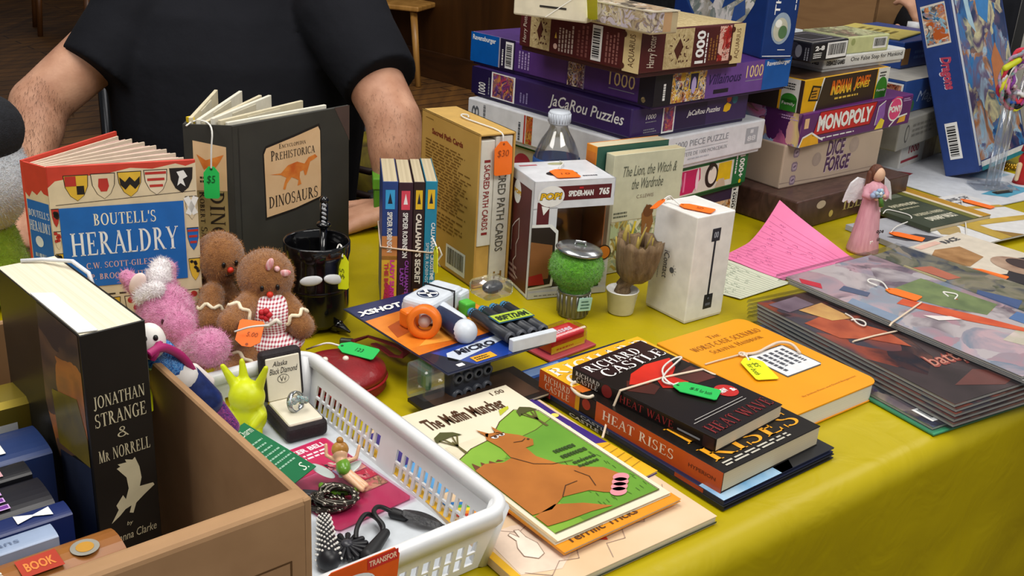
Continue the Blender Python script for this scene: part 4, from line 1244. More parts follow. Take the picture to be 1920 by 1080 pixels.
# ---- dinosaur pop-up book
c, yw, w, d = fit(.23, (434, 236), (348, 233), (655, 197), d=.062, yaw=.92)
t = thing('hardback_book', 'thick charcoal pop-up hardback with an orange dinosaur on a tan panel', 'book', (c.x, c.y, 0), yw)
h = .23
CH_ = NOISY('#34332f', '#3c3b36', 20, .5, spec=.3)
cb = B()
cb.box(-w / 2, -d / 2, 0, w / 2, -d / 2 + .0035, h, CH_, .001, 1)
LW = at(348, 233, .23); MI_ = MW[t.name].inverted()
Ll = MI_ @ V3((LW.x, LW.y, 0)); Fl = V3((-w / 2, -d / 2, 0)); sdv = Fl - Ll; SL = sdv.length
TW_ = at(406, 164, .236); Tl = MI_ @ V3((TW_.x, TW_.y, 0)); bdv = Tl - Ll
cb.prism([(0, 0), (bdv.length, 0), (bdv.length, h), (0, h)], Fr(Ll, bdv, (0, 0, 1), 1, 1), -.0035, CH_)
cb.prism([(0, 0), (SL, 0), (SL, h), (0, h)], Fr(Ll, sdv, (0, 0, 1), 1, 1), -.003, CH_)
f = Fr((-w / 2, -d / 2, 0), (1, 0, 0), (0, 0, 1), w, h)
PAN = NOISY('#d6ae80', '#e0bd92', 30, .55); TX = C('#2d241c'); ORG = NOISY('#c85f22', '#e08a3a', 80, .5)
cb.poly(f, [(.245, .46), (.40, .468), (.5, .475), (.735, .505), (.74, .62), (.735, .90), (.72, .93), (.5, .895), (.26, .862), (.235, .83), (.242, .65)], C('#1f1a16'), 1)
cb.poly(f, [(.255, .475), (.40, .482), (.5, .488), (.728, .518), (.732, .62), (.727, .89), (.71, .915), (.5, .882), (.265, .85), (.245, .82), (.25, .65)], PAN, 2)
LINE = lambda s_, x0, y0, x1, y1, sk: (s_, x0, y0, x1, y1)
cb.text(f, 'Encyclopedia', .37, .835, .60, .86, TX, serif=True, l=3); cb.text(f, 'Prehistorica', .30, .775, .68, .83, TX, serif=True, l=3)
cb.text(f, 'DINOSAURS', .275, .52, .70, .585, TX, serif=True, l=3)
cb.poly(f, [(.29, .705), (.38, .70), (.44, .735), (.52, .745), (.585, .725), (.62, .755), (.68, .765), (.70, .748), (.66, .735), (.635, .73), (.62, .70), (.60, .66), (.585, .66), (.575, .69), (.545, .685), (.54, .655), (.555, .615), (.52, .61), (.53, .64), (.50, .655), (.47, .665), (.43, .635), (.415, .605), (.395, .61), (.41, .645), (.425, .67), (.38, .69)], ORG, 3)
cb.text(f, 'Robert Sabuda', .30, .255, .66, .295, C('#8a7a58'), serif=True, l=2); cb.text(f, 'Matthew Reinhart', .17, .15, .66, .19, C('#8a7a58'), serif=True, l=2)
cb.poly(f, [(.86, 1), (1, .8), (1, 1)], C('#4a3a36', .5), 1)
cb.line(f, [(.05, .02), (.05, .98)], .0015, C('#2a2926'), 1)
sp = Fr(Ll, sdv, (0, 0, 1), SL, h)
SPN = NOISY('#a8905e', '#93804f', 30, .55)
cb.rect(sp, .13, 0, .85, .68, SPN, 1); cb.poly(sp, [(.12, .66), (.85, .66), (.86, .89), (.13, .92)], PAN, 2)
cb.poly(sp, [(.2, .85), (.4, .82), (.6, .835), (.8, .85), (.7, .81), (.6, .78), (.45, .785), (.35, .77)], ORG, 3)
cb.para(sp, .25, .70, .75, .74, 2, TX, 3, l=3); cb.text(sp, 'Robert Sabuda', .22, .30, .36, .655, TX, -90, serif=True, l=3); cb.text(sp, 'DINOSAURS', .44, .06, .78, .655, TX, -90, serif=True, l=3)
cb.build('cover', t)
pb = B()
TIPS = ((610, 196), (566, 188), (506, 178), (488, 178), (451, 170), (405, 168))
for k, tp_ in enumerate(TIPS):
    q_ = (k + .6) / 6.4
    p0 = Fl.lerp(Ll, q_) + V3((.002, .004, 0)); hk = h + .003 + .002 * (k % 3)
    TT = at(tp_[0], tp_[1], hk); e_ = (MI_ @ V3((TT.x, TT.y, 0))) - p0; e_.z = 0
    aa = math.atan2(e_.y, e_.x); LL_ = e_.length
    pb.M = Matrix.Translation(p0) @ Matrix.Rotation(aa, 4, 'Z')
    pb.box(0, -.0022, .003, LL_, .0022, hk, C('#cfc5a8' if k % 2 else '#dcd8c8', .7), .0005, 1)
    pb.box(LL_ * .1, .0022, h * .5, LL_ * .8, .006, hk - .006, C('#b8b096', .7))
    pb.box(LL_ * .3, -.0032, h * .7, LL_ * .7, -.002, hk - .003, C('#c9c2ac', .7))
pb.M = Matrix.Translation(Fl.lerp(Ll, .82) + V3((.004, .012, 0)))
pb.box(-.003, -.004, h - .02, .003, .004, h + .006, C('#e0c020', .5))
pb.M = None
pb.build('pages', t)

# ---- four paperbacks tied in a bundle
c, yw, W4, d = fit(.171, (717, 340), (715, 292), (817, 335), d=.105, yaw=.17)
xs = [0, .29, .56, .775, 1.0]
GP = 'four thin paperbacks tied in a bundle'
U4 = V3((math.cos(yw), math.sin(yw), 0))
spec = [('blue and yellow', '#27407e', '#3aa0d8', 'SPIDER ROBINSON', 'LADY SLINGS THE BOOZE', '#e0b13a', '#d8389a'), ('maroon', '#38202c', '#d8465a', 'SPIDER ROBINSON', "CALLAHAN'S LADY", '#38202c', '#9a4ab0'),
        ('dark brown', '#2e1d1c', '#e0b82a', "CALLAHAN'S SECRET", '', '#2e1d1c', '#e6dfd2'), ('turquoise', '#1f83a3', '#e0b82a', "CALLAHAN'S CROSSTIME SALOON", 'SPIDER ROBINSON', '#1f83a3', '#dfe8ea')]
lab = ['paperback with a blue and yellow spine, first of the tied bundle from the seated person', 'paperback with a maroon spine and red badge in the tied bundle', 'paperback with a dark brown spine and yellow badge in the tied bundle', 'paperback with a turquoise spine in the tied bundle']
lab[3] = 'paperback with a turquoise spine, next to the tan slipcase in the tied bundle'
for k, (nm, base_c, badge, a_, b_, low, tc_) in enumerate(spec):
    wk = (xs[k + 1] - xs[k]) * W4 - .0006
    cc = c + U4 * ((xs[k] + xs[k + 1]) / 2 - .5) * W4
    t = thing('paperback_book', lab[k], 'book', (cc.x, cc.y, 0), yw, GP)
    hk = (.171, .170, .171, .172)[k]
    cb = book(t, wk, d, hk, 'x', '-y', C(base_c, .4), pages_mat('#c4b697', '#a6977a', 'x'), False, bt=.0008)
    f = faces(wk, d, hk)['front']
    cb.rect(f, .2, .80, .8, .94, C(badge, .4), 2); cb.poly(f, [(.35, .84), (.5, .92), (.65, .84)], C('#1c2030' if k != 1 else '#f0e8e8'), 3)
    if low != base_c: cb.rect(f, 0, 0, 1, .45, C(low, .4), 1); cb.rect(f, 0, .42, 1, .60, C('#c9844a'), 1); cb.poly(f, [(.1, .1), (.9, .05), (.8, .2), (.3, .25)], C('#c22a6a'), 2)
    if k == 0: cb.text(f, a_, .32, .48, .66, .78, WHT, -90, bold=.03, l=4); cb.text(f, 'LADY SLINGS', .55, .08, .85, .42, C(tc_), -90, bold=.04, l=4); cb.text(f, 'THE BOOZE', .18, .1, .46, .40, C('#c23a4a'), -90, bold=.04, l=4)
    elif k == 1: cb.text(f, a_, .32, .44, .68, .78, WHT, -90, bold=.03, l=4); cb.text(f, "CALLAHAN'S", .52, .16, .8, .42, C(tc_), -90, bold=.03, l=4); cb.text(f, 'LADY', .18, .22, .46, .36, C(tc_), -90, bold=.03, l=4); cb.poly(f, [(.3, .03), (.8, .05), (.7, .18), (.35, .16)], C('#8a2f2c'), 2)
    elif k == 2: cb.text(f, a_, .25, .24, .78, .77, C(tc_), -90, bold=.04, l=4); cb.rect(f, .2, .02, .8, .2, NOISY('#b57a2a', '#2e1d1c', 90), 2)
    else: cb.text(f, a_, .55, .1, .9, .70, C(tc_), -90, bold=.03, l=4); cb.text(f, b_, .15, .2, .42, .55, C(tc_), -90, l=4)
    cb.build('cover', t)
# the rubber band round the bundle
t = thing('rubber_band', 'pale rubber band tied round the four standing paperbacks', 'rubber band', (c.x, c.y, .085), yw)
b = B(); hw, hd = W4 / 2 + .0012, d / 2 + .0012
b.tube([(-hw, -hd, .004), (0, -hd - .0005, -.0), (hw, -hd, -.004), (hw, 0, 0), (hw, hd, 0), (-hw, hd, 0), (-hw, 0, .003)], .0011, C('#d8c4ae', .5), 6, True)
b.tube([(hw - .004, -hd - .002, -.002), (hw + .002, -hd - .006, .006), (hw + .006, -hd - .004, -.004), (hw, -hd - .006, -.012), (hw + .004, -hd - .003, -.02)], .0013, C('#cfcac0', .5), 6)
b.build('band', t)

# green box behind them
P = at(706, 428, 0)
t = thing('small_box', 'small green lidded box behind the bundle of paperbacks', 'box', (P.x + .014, P.y + .022, 0), .17)
b = B(); b.box(-.022, -.022, 0, .022, .022, .062, C('#4f8a25', .45), .002); b.build('box_body', t)
b = B(); b.box(-.024, -.024, .062, .024, .024, .080, C('#5d9a2c', .45), .002); b.build('lid', t)

# ---- card set in slipcase
c, yw, w, d = fit(.209, (900, 253), (791, 203), (969, 247), yaw=.585)
t = thing('slipcase', 'tan card slipcase with brown print on its side, open at the front', 'slipcase', (c.x, c.y, 0), yw)
h = .209
OCH = NOISY('#b98f45', '#c99f55', 12, .5); OC2 = C('#caa256', .5)
b = B(); e = .0028
b.box(-w / 2, -d / 2, 0, -w / 2 + e, d / 2, h, OCH, .0006, 1); b.box(w / 2 - e, -d / 2, 0, w / 2, d / 2, h, OCH, .0006, 1)
b.box(-w / 2, -d / 2, h - e, w / 2, d / 2, h, OC2, .0006, 1); b.box(-w / 2, -d / 2, 0, w / 2, d / 2, e, OC2, .0006, 1); b.box(-w / 2, d / 2 - e, 0, w / 2, d / 2, h, OCH, .0006, 1)
f = faces(w, d, h); x = f['left']; BRW = C('#7a5520')
b.text(x, 'Sacred Path Cards', .2, .868, .74, .905, C('#7a2a1c'), bold=.03, l=2); b.para(x, .08, .955, .26, .965, 1, BRW, 4)
R_ = random.Random(5)
b.para(x, .09, .40, .9, .83, 22, BRW, 21, fill=.42); b.para(x, .09, .26, .8, .38, 5, BRW, 22, fill=.42); b.barcode(x, .52, .03, .86, .19)
b.build('case', t)
SPR = C('#d9d6cc', .5)
t2 = thing('card_deck_box', 'short white card box with red lettering in the tan slipcase', 'card box', (c.x, c.y, e), yw)
b = B(); b.box(-w / 2 + e + .0006, -d / 2 + .001, .055, -.003, d / 2 - .004, h - e * 2 - .006, SPR, .0008, 1)
x = Fr((-w / 2 + e, -d / 2 + .001, .055), (1, 0, 0), (0, 0, 1), w / 2 - e - .003, h - .067)
b.text(x, 'SACRED PATH CARDS', .30, .16, .72, .78, C('#8a2a2c'), -90, bold=.015); b.rect(x, .3, .80, .72, .825, C('#8a2a2c')); b.rect(x, .3, .11, .72, .135, C('#8a2a2c'))
b.build('deck_box', t2)
b = B(); b.box(-w / 2 + e + .0006, -d / 2 + .004, 0, -.003, d / 2 - .004, .054, OC2); b.build('spacer', t2)
t2 = thing('guide_book', 'tall white book with grey lettering on its spine in the tan slipcase', 'book', (c.x, c.y, e), yw)
b = B(); b.box(-.002, -d / 2 + .0015, 0, w / 2 - e - .0006, d / 2 - .004, h - e * 2 - .002, SPR, .001, 1)
x = Fr((-.002, -d / 2 + .0015, 0), (1, 0, 0), (0, 0, 1), w / 2 - e + .0014, h - e * 2)
b.text(x, 'SACRED PATH CARDS', .25, .22, .72, .83, C('#5d5a52'), -90, bold=.015); b.text(x, 'H', .25, .03, .75, .08, C('#8a6a2a'), bold=.02)
b.build('cover', t2)

# ---- toy window box
c, yw, w, d = fit(.159, (1003, 342), (966, 312), (1160, 328), w=.1143, d=.09, yaw=.405)
t = thing('toy_window_box', 'white and dark red collectible toy box with a clear window', 'toy box', (c.x, c.y, 0), yw)
h = .159
WB = C('#d7d9de', .35); DR = C('#5a1a20', .4); DR2 = NOISY('#4a181c', '#5c2226', 20, .45)
b = B(); e = .0012
b.box(-w / 2, -d / 2, h - e, w / 2, d / 2, h, WB, .0005, 1); b.box(-w / 2, -d / 2, 0, w / 2, d / 2, e, WB)
b.box(-w / 2, -d / 2, 0, -w / 2 + e, d / 2, h, WB); b.box(-w / 2, d / 2 - e, 0, w / 2, d / 2, h, WB)
f = faces(w, d, h)
for (x0, y0, x1, y1) in ((0, .77, 1, 1), (0, 0, 1, .085), (0, .08, .30, .78), (.93, .08, 1, .33)):
    b.box(-w / 2 + x0 * w, -d / 2, y0 * h, -w / 2 + x1 * w, -d / 2 + e, y1 * h, WB)
b.box(w / 2 - e, -d / 2 + .02, 0, w / 2, d / 2, h, C('#b06a3a', .4)); b.box(w / 2 - e, -d / 2, .84 * h, w / 2, d / 2, h, WB)
x = f['front']
b.rect(x, .26, .835, .955, .955, DR, 1); b.text(x, 'SPIDER-MAN', .42, .865, .73, .915, WHT, bold=.045); b.text(x, '765', .80, .865, .93, .925, WHT, bold=.05); b.rect(x, .55, .928, .6, .942, RED, 2)
b.disc(x, .21, .875, .0185, WHT, 2, .014); b.poly(x, [(.1, .80), (.2, .78), (.13, .72)], WHT, 2)
b.text(x, 'POP!', .07, .845, .345, .91, C('#2a1c10'), bold=.08, shear=.15, l=3); b.text(x, 'POP!', .075, .85, .34, .905, C('#e6b51e'), bold=.04, shear=.15, l=4)
b.rect(x, .05, .6, .2, .83, DR, 1)
b.poly(x, [(-.0, .09), (.30, .09), (.33, .16), (.40, .14), (.42, .06), (.9, .06), (.9, .3), (.3, .3), (0, .2)], C('#1e1614'), 1)
b.poly(x, [(.0, .08), (.30, .10), (.335, .30), (.33, .58), (.24, .64), (.0, .645)], WHT, 2); b.poly(x, [(.0, .1), (.27, .12), (.305, .32), (.30, .56), (.22, .615), (.0, .62)], C('#2c211d'), 3); b.poly(x, [(.0, .16), (.24, .17), (.275, .34), (.27, .46), (.0, .50)], C('#8a5a34'), 4)
b.poly(x, [(.0, .12), (.2, .12), (.16, .22), (0, .2)], C('#a02222'), 5)
b.rect(x, 0, .0, 1, .055, WB, 6); b.para(x, .08, .015, .5, .035, 1, G1, 3, l=7)
b.disc(x, .93, .36, .0105, C('#1c1410'), 4); b.disc(x, .93, .36, .009, C('#d07a22'), 5)
x = f['left']
b.rect(x, .06, .03, .93, .92, DR2, 1); b.disc(x, .42, .83, .012, WHT, 2, .016); b.text(x, 'POP!', .3, .81, .56, .85, C('#d8a51e'), bold=.06, l=3)
b.line(x, [(.3, .3), (.3, .5), (.4, .56), (.55, .62), (.56, .45), (.48, .38), (.5, .28), (.4, .22), (.45, .12), (.6, .1)], .0014, C('#d0c4c0'), 2)
b.para(x, .2, .06, .6, .2, 3, C('#a88a88'), 5)
x = f['top']; b.disc(x, .45, .35, .022, C('#2b2324'), 1, .012); b.para(x, .65, .15, .85, .22, 1, C('#4a4a55'), 6); b.disc(x, .55, .85, .012, C('#a8a882'), 1, .006); b.rect(x, .08, .8, .3, .86, C('#b5606a'), 1)
crt = b.build('carton', t)
b = B(); b.add([(-w / 2 + .30 * w, -d / 2 + .0006, .085 * h), (w / 2, -d / 2 + .0006, .085 * h), (w / 2, -d / 2 + .0006, .77 * h), (-w / 2 + .3 * w, -d / 2 + .0006, .77 * h)], [(0, 1, 2, 3)], CLEAR(gloss=.08))
b.add([(w / 2 - .0003, -d / 2, .05 * h), (w / 2 - .0003, -d / 2 + .02, .05 * h), (w / 2 - .0003, -d / 2 + .02, .84 * h), (w / 2 - .0003, -d / 2, .84 * h)], [(0, 1, 2, 3)], CLEAR(gloss=.08)); b.build('window_film', crt)
b = B(); b.box(-w / 2 + .004, d / 2 - .012, .004, w / 2 - .004, d / 2 - .006, h - .004, NOISY('#6a3a20', '#8a4a28', 20)); b.box(-w / 2 + .004, -.025, .002, w / 2 - .004, d / 2 - .01, .02, C('#3a2420')); b.build('inner_tray', t)

# ---- water bottle
P = ati(1050, 212, 1.44)
t = thing('water_bottle', 'clear water bottle with a pale cap and blue label behind the toy box', 'bottle', (P.x, P.y, 0))
PET = CLEAR(gloss=.16, body=.02)
s_ = P.z / .20
b = B(); b.lathe([(.028, 0), (.0315, .006), (.032, .085), (.030, .09), (.0315, .1), (.0315, .135), (.0325, .142), (.031, .155), (.024, .172), (.0145, .187), (.0125, .193), (.0125, .197)], PET, n=36); b.build('bottle_body', t)
b = B(); b.lathe([(.0322, .092), (.0333, .094), (.0336, .146), (.0328, .149)], NOISY('#1d3f8a', '#3f74c0', 16, .35), n=36, caps=False)
b.lathe([(.0338, .128), (.0339, .138)], C('#d8dde4'), n=36, caps=False); b.build('paper_label', t)
b = B(); pr = []
b.lathe([(.0145, .196), (.0152, .198), (.0152, .212), (.0142, .214)], C('#c7ced8', .4), n=24)
for k in range(24):
    a = 2 * PI * k / 24; b.tube([(.0152 * math.cos(a), .0152 * math.sin(a), .199), (.0152 * math.cos(a), .0152 * math.sin(a), .211)], .0009, C('#c7ced8', .4), 5)
b.build('cap', t)

# ---- cream children's paperback with an orange paperback behind it
c, yw, w, d = fit(.172, (1153, 292), (1148, 288), (1276, 273), d=.018, yaw=.6)
t = thing('paperback_book', 'cream storybook paperback with italic title standing behind the bark-textured ornament', 'book', (c.x, c.y, 0), yw)
h = .172
cb = book(t, w, d, h, 'y', '-x', C('#c9c8ad', .45), pages_mat('#d8cca8', '#c2b48e', 'y'), False, bt=.0009)
f = faces(w, d, h); x = f['front']; IN2 = C('#5d6152')
cb.text(x, 'The Lion, the Witch &', .14, .80, .90, .90, IN2, shear=.3, l=2); cb.text(x, 'the Wardrobe', .28, .70, .72, .79, IN2, shear=.3, l=2); cb.text(x, 'C.S.LEWIS', .36, .62, .60, .65, C('#8a7a6a'), l=2)
cb.rect(x, .03, .44, .97, .446, C('#a89a7a'), 1); cb.rect(x, .03, .02, .97, .44, ART(['#c9cba8', '#8aa07a', '#5a6a42', '#dcd8b8', '#8aa8a0', '#b5a04a', '#6a5a34', '#a9b890'], 55, 8), 1)
cb.poly(x, [(.48, .30), (.58, .28), (.64, .40), (.60, .50), (.52, .56), (.46, .48)], C('#8a5a2a'), 3); cb.disc(x, .55, .5, .009, C('#6a3f1c'), 4); cb.poly(x, [(.22, .14), (.32, .14), (.33, .34), (.27, .38), (.2, .3)], C('#8a8a2a'), 3); cb.line(x, [(.33, .25), (.38, .42)], .004, C('#d8c43a'), 3); cb.para(x, .06, .47, .28, .53, 2, IN2, 9)
cb.build('cover', t)
c2 = c + V3((-math.sin(yw), math.cos(yw), 0)) * .024 + V3((math.cos(yw), math.sin(yw), 0)) * -.014
t = thing('paperback_book', 'orange spined paperback with dark edge just behind the cream storybook', 'book', (c2.x, c2.y, 0), yw)
cb = book(t, w * 1.0, .024, .180, 'y', '-x', C('#d8862a', .45), pages_mat('#e0d6b8', '#cfc3a0', 'y'), False, bt=.001)
f2 = faces(w, .024, .180); cb.rect(f2['front'], 0, 0, 1, 1, C('#2f5a4c'), 1); cb.rect(f2['left'], .1, .7, .9, .95, C('#c9742a'), 1)
cb.build('cover', t)

# ---- white cable box
c, yw, w, d = fit(.142, (1309, 408), (1235, 378), (1377, 393))
t = thing('cable_box', 'tall plain white box printed with a short black charging cable', 'box', (c.x, c.y, 0), yw)
h = .142
b = B(); b.box(-w / 2, -d / 2, 0, w / 2, d / 2, h - .03, C('#d9d8d4', .35), .0012); b.build('box_base', t)
b = B(); b.box(-w / 2 - .0006, -d / 2 - .0006, .002, w / 2 + .0006, d / 2 + .0006, h, C('#e4e3df', .35), .0015)
f = faces(w + .0012, d + .0012, h); x = f['front']; CK = C('#23262f', .4)
b.rect(x, .44, .745, .66, .865, CK); b.text(x, '00', .49, .775, .61, .835, C('#9aa0ac'), bold=.03); b.rect(x, .52, .19, .57, .75, CK); b.rect(x, .45, .10, .68, .24, CK); b.rect(x, .5, .13, .63, .155, C('#5a5f6c'), 2); b.disc(x, .56, .2, .0016, C('#5a5f6c'), 2)
x = f['left']; b.text(x, 'iContact', .33, .34, .46, .60, C('#33363c'), -90); b.disc(x, .55, .44, .004, C('#55585e'))
for k in range(5):
    a = -1.2 + .6 * k; b.line(x, [(.55 + .07 * math.cos(a), .44 + .035 * math.sin(a)), (.55 + .11 * math.cos(a), .44 + .055 * math.sin(a))], .0006, C('#55585e'))
b.para(x, .2, .28, .23, .44, 1, G1, 4, -90)
b.build('box_lid', t)
# ================================================================== toys and small goods
PLB = NOISY('#84552e', '#a06c3a', 220, .95, .9, 900, sheen=.5, bdist=.002)
PLB2 = NOISY('#8f5d34', '#b8824c', 300, .9, sheen=.3)
ICE = NOISY('#e3d5b4', '#f0e6cc', 90, .9)


def fuzz(o, strength=.0012, scale=.004):
    tx = bpy.data.textures.get('fuzz') or bpy.data.textures.new('fuzz', 'CLOUDS')
    tx.noise_scale = scale
    md = o.modifiers.new('displace', 'DISPLACE'); md.texture = tx; md.strength = strength; md.mid_level = .5; md.texture_coords = 'LOCAL'
    return o


def fur(o, t, n, length, wd, mat, keep=None, along=None, seed=1, name='fur'):
    """short pile: n tiny blades standing on the surface of o, one part of kind stuff"""
    dg = bpy.context.evaluated_depsgraph_get(); ev = o.evaluated_get(dg); me = ev.to_mesh(); mw = MW[o.name]
    me.calc_loop_triangles()
    R = random.Random(seed); tri = []; acc = []; s_ = 0
    for lt in me.loop_triangles:
        a, b_, c_ = (mw @ me.vertices[i].co for i in lt.vertices)
        if keep and not keep((a + b_ + c_) / 3): continue
        tri.append((a, b_, c_)); s_ += lt.area; acc.append(s_)
    ev.to_mesh_clear()
    import bisect
    b = B(); vs, fs = [], []
    for k in range(n if tri else 0):
        a, b_, c_ = tri[min(bisect.bisect(acc, R.random() * s_), len(tri) - 1)]
        u_, v_ = R.random(), R.random()
        if u_ + v_ > 1: u_, v_ = 1 - u_, 1 - v_
        p = a + (b_ - a) * u_ + (c_ - a) * v_
        nr = (b_ - a).cross(c_ - a).normalized()
        jit = V3((R.uniform(-1, 1), R.uniform(-1, 1), R.uniform(-1, 1)))
        d = (nr + jit * .55).normalized() if along is None else (nr * .35 + along(p) * .9 + jit * .35).normalized()
        sd = d.cross(nr + jit * .3).normalized() * wd / 2
        L = length * R.uniform(.6, 1.2); i = len(vs)
        vs += [p - sd - nr * .0003, p + sd - nr * .0003, p + d * L]; fs.append((i, i + 1, i + 2))
    b.add(vs, fs, mat, False)
    f = b.build(name, t, True); f['kind'] = 'stuff'
    return f


def rib(b, pts, wd, mat, up, th=.0008):
    """flat ribbon through points, lying on a surface whose normal is up(p)"""
    P = [V3(p) for p in pts]
    vs = []
    for i, p in enumerate(P):
        t = (P[min(i + 1, len(P) - 1)] - P[max(i - 1, 0)]).normalized()
        n = up(p).normalized(); s_ = t.cross(n).normalized() * wd / 2
        vs += [p - s_, p + s_, p + s_ + n * th, p - s_ + n * th]
    fs = []
    for i in range(len(P) - 1):
        a, c = i * 4, i * 4 + 4
        for k in range(4): fs.append((a + k, a + (k + 1) % 4, c + (k + 1) % 4, c + k))
    fs += [(3, 2, 1, 0), tuple(4 * (len(P) - 1) + k for k in range(4))]
    b.add(vs, fs, mat)


def arcring(b, c, axis, r, rt, mat, a0=0, a1=360, ref=None, n=18):
    axis = V3(axis).normalized()
    e1 = (V3(ref) if ref else axis.orthogonal()); e1 = (e1 - axis * e1.dot(axis)).normalized(); e2 = axis.cross(e1)
    b.tube([V3(c) + (e1 * math.cos(math.radians(a0 + (a1 - a0) * i / n)) + e2 * math.sin(math.radians(a0 + (a1 - a0) * i / n))) * r for i in range(n + 1)], rt, mat, 6)


def ginger(label, hd, hr, body, br, limbs, face_dir, extra=None):
    base = V3((body.x, body.y, 0))
    t = thing('gingerbread_plush', label, 'soft toy', base, 0, 'gingerbread plush pair')
    b = B()
    b.ball(hd, hr, PLB, seg=28, rings=18); b.ball(body, br, PLB)
    b.caps(hd, body, hr * .5 if isinstance(hr, float) else hr[0] * .5, br[0] * .7, PLB)
    for p0, p1, r0, r1 in limbs: b.caps(p0, p1, r0, r1, PLB)
    body_ = fuzz(b.build('body', t, True, REMESH(.0022, 5)))
    fur(body_, body_, 9000, .0034, .00045, PLB2)
    R = hr if isinstance(hr, float) else hr[0]
    F = V3(face_dir).normalized(); sd = F.cross(V3((0, 0, 1))).normalized(); up = sd.cross(F)
    surf = lambda x, y: hd + (F * math.sqrt(max(0, 1 - x * x - y * y)) + sd * x + up * y) * R * 1.02
    for x in (-.26, .26):
        b = B(); b.ball(surf(x, .08), (.0022, .0022, .0034), C('#120d0b', .15)); b.build('eye', t, True)
    b = B(); b.ball(surf(0, -.16), (.0036, .0036, .0034), C('#d5341f', .5)); b.build('nose', t, True)
    b = B(); b.tube([surf(-.22, -.36), surf(-.1, -.44), surf(.05, -.45), surf(.2, -.38)], .0011, C('#3a2012'), 6); b.build('mouth', t, True)
    for p0, p1, r0, r1 in limbs:
        ax = (p1 - p0).normalized()
        b = B(); c = p0.lerp(p1, .62); rr = (r0 * .38 + r1 * .62)
        pts = []
        e1 = ax.orthogonal().normalized(); e2 = ax.cross(e1)
        for k in range(37):
            a = 2 * PI * k / 36
            pts.append(c + (e1 * math.cos(a) + e2 * math.sin(a)) * rr * 1.0 + ax * .0025 * math.sin(a * 6))
        b.tube(pts[:-1], .0021, ICE, 6, True); b.build('icing_band', t, True)
    return t, surf, F, sd, up


hd1 = ati(412, 482, 1.085); bd1 = ati(407, 572, 1.085)
ginger('taller gingerbread plush, plain brown, leaning behind the one with a bow', hd1, (.0275, .027, .0295), bd1, (.027, .026, .036),
       [(ati(398, 552, 1.06), ati(393, 604, 1.035), .014, .0145), (ati(455, 570, 1.08), ati(470, 600, 1.075), .013, .013),
        (bd1 + V3((-.012, -.01, -.035)), V3((bd1.x - .012, bd1.y - .06, .014)), .016, .0155), (bd1 + V3((.014, -.01, -.035)), V3((bd1.x + .02, bd1.y - .05, .014)), .016, .0155)],
       V3((.62, -.75, -.06)))
hd2 = ati(498, 517, 1.04); bd2 = ati(508, 596, 1.03)
t, surf, F, sd, up = ginger('smaller gingerbread plush with a striped hair bow and red gingham dress', hd2, (.0305, .029, .0295), bd2, (.027, .024, .032),
       [(ati(472, 566, 1.02), ati(432, 606, .985), .0145, .0145), (ati(535, 572, 1.03), ati(566, 612, 1.02), .0145, .014),
        (V3((bd2.x - .012, bd2.y - .012, .03)), V3((bd2.x - .030, bd2.y - .065, .016)), .0165, .0165), (V3((bd2.x + .016, bd2.y - .01, .03)), V3((bd2.x + .03, bd2.y - .05, .016)), .016, .016)],
       V3((.36, -.9, -.16)))


def gingham():
    mt, nt, p, o = newmat('gingham')
    tc = nt.nodes.new('ShaderNodeTexCoord')
    mp = nd(nt, 'ShaderNodeMapping'); mp.inputs['Rotation'].default_value = (0, PI / 2, 0)
    ck = None
    outs = []
    for ax in ('X', 'Z'):
        wv = nd(nt, 'ShaderNodeTexWave', Scale=95.0); wv.bands_direction = ax
        nt.links.new(tc.outputs['Object'], wv.inputs['Vector'])
        r = ramp(nt, [(.45, (1, 1, 1, 1)), (.55, (.42, .02, .06, 1))], 'CONSTANT'); nt.links.new(wv.outputs[0], r.inputs[0]); outs.append(r)
    mx = nd(nt, 'ShaderNodeMixRGB', blend_type='MIX'); mx.inputs[0].default_value = .5
    nt.links.new(outs[0].outputs[0], mx.inputs[1]); nt.links.new(outs[1].outputs[0], mx.inputs[2])
    nt.links.new(mx.outputs[0], p.inputs['Base Color']); p.inputs['Roughness'].default_value = .8
    return mt


GNG = gingham()
b = B(); b.ball(bd2 + V3((0, -.003, .008)), (.0275, .0275, .027), GNG); b.ball(bd2 + V3((.004, -.006, -.022)), (.034, .032, .014), GNG)
fr_ = bd2 + V3((.0, -.03, -.012))
dress = fuzz(b.build('dress', t, True, REMESH(.0022, 3)), .0005)
b = B()
BW = NOISY('#c83a44', '#f0d8d8', 260, .7, stretch=(1, 1, .15))
bp = surf(-.28, .66)
for sg in (-1, 1): b.ball(bp + sd * sg * .0075 + up * (.006 * sg), (.0075, .0025, .0038), BW, Matrix.Rotation(-.7 - .5 * sg, 3, 'Y'))
b.ball(bp, .003, BW)
b.build('hair_bow', t, True)
b = B(); p = ati(497, 590, .985)
for k in range(5): b.ball(p + V3((.004 * math.cos(k * 1.26), 0, .004 * math.sin(k * 1.26))), .0035, C('#c0202a', .6))
b.build('chest_flower', dress, True)
b = B(); p = ati(505, 609, .985); b.tube([p + V3((-.012, 0, -.004)), p, p + V3((.008, 0, .006)), p + V3((.012, 0, .001))], .0026, C('#e3dccd', .8)); b.build('white_bow', dress, True)
# little candy charm by her foot
p = ati(552, 632, 1.0)
t = thing('ribbon_charm', 'small red and cream ribbon charm on the table beside the smaller gingerbread plush', 'charm', (p.x, p.y, 0))
b = B(); b.tube([(-.008, 0, .002), (-.006, 0, .014), (.0, -.002, .02), (.004, -.004, .008), (.010, -.006, .002)], .0032, NOISY('#b02028', '#e8d8a8', 200, .5)); b.build('ribbon', t)
b = B(); b.tube([(-.002, .004, .022), (.008, .004, .016), (.016, 0, .004), (.018, -.006, .0015)], .0022, C('#d8cda8', .7)); b.build('cord', t)

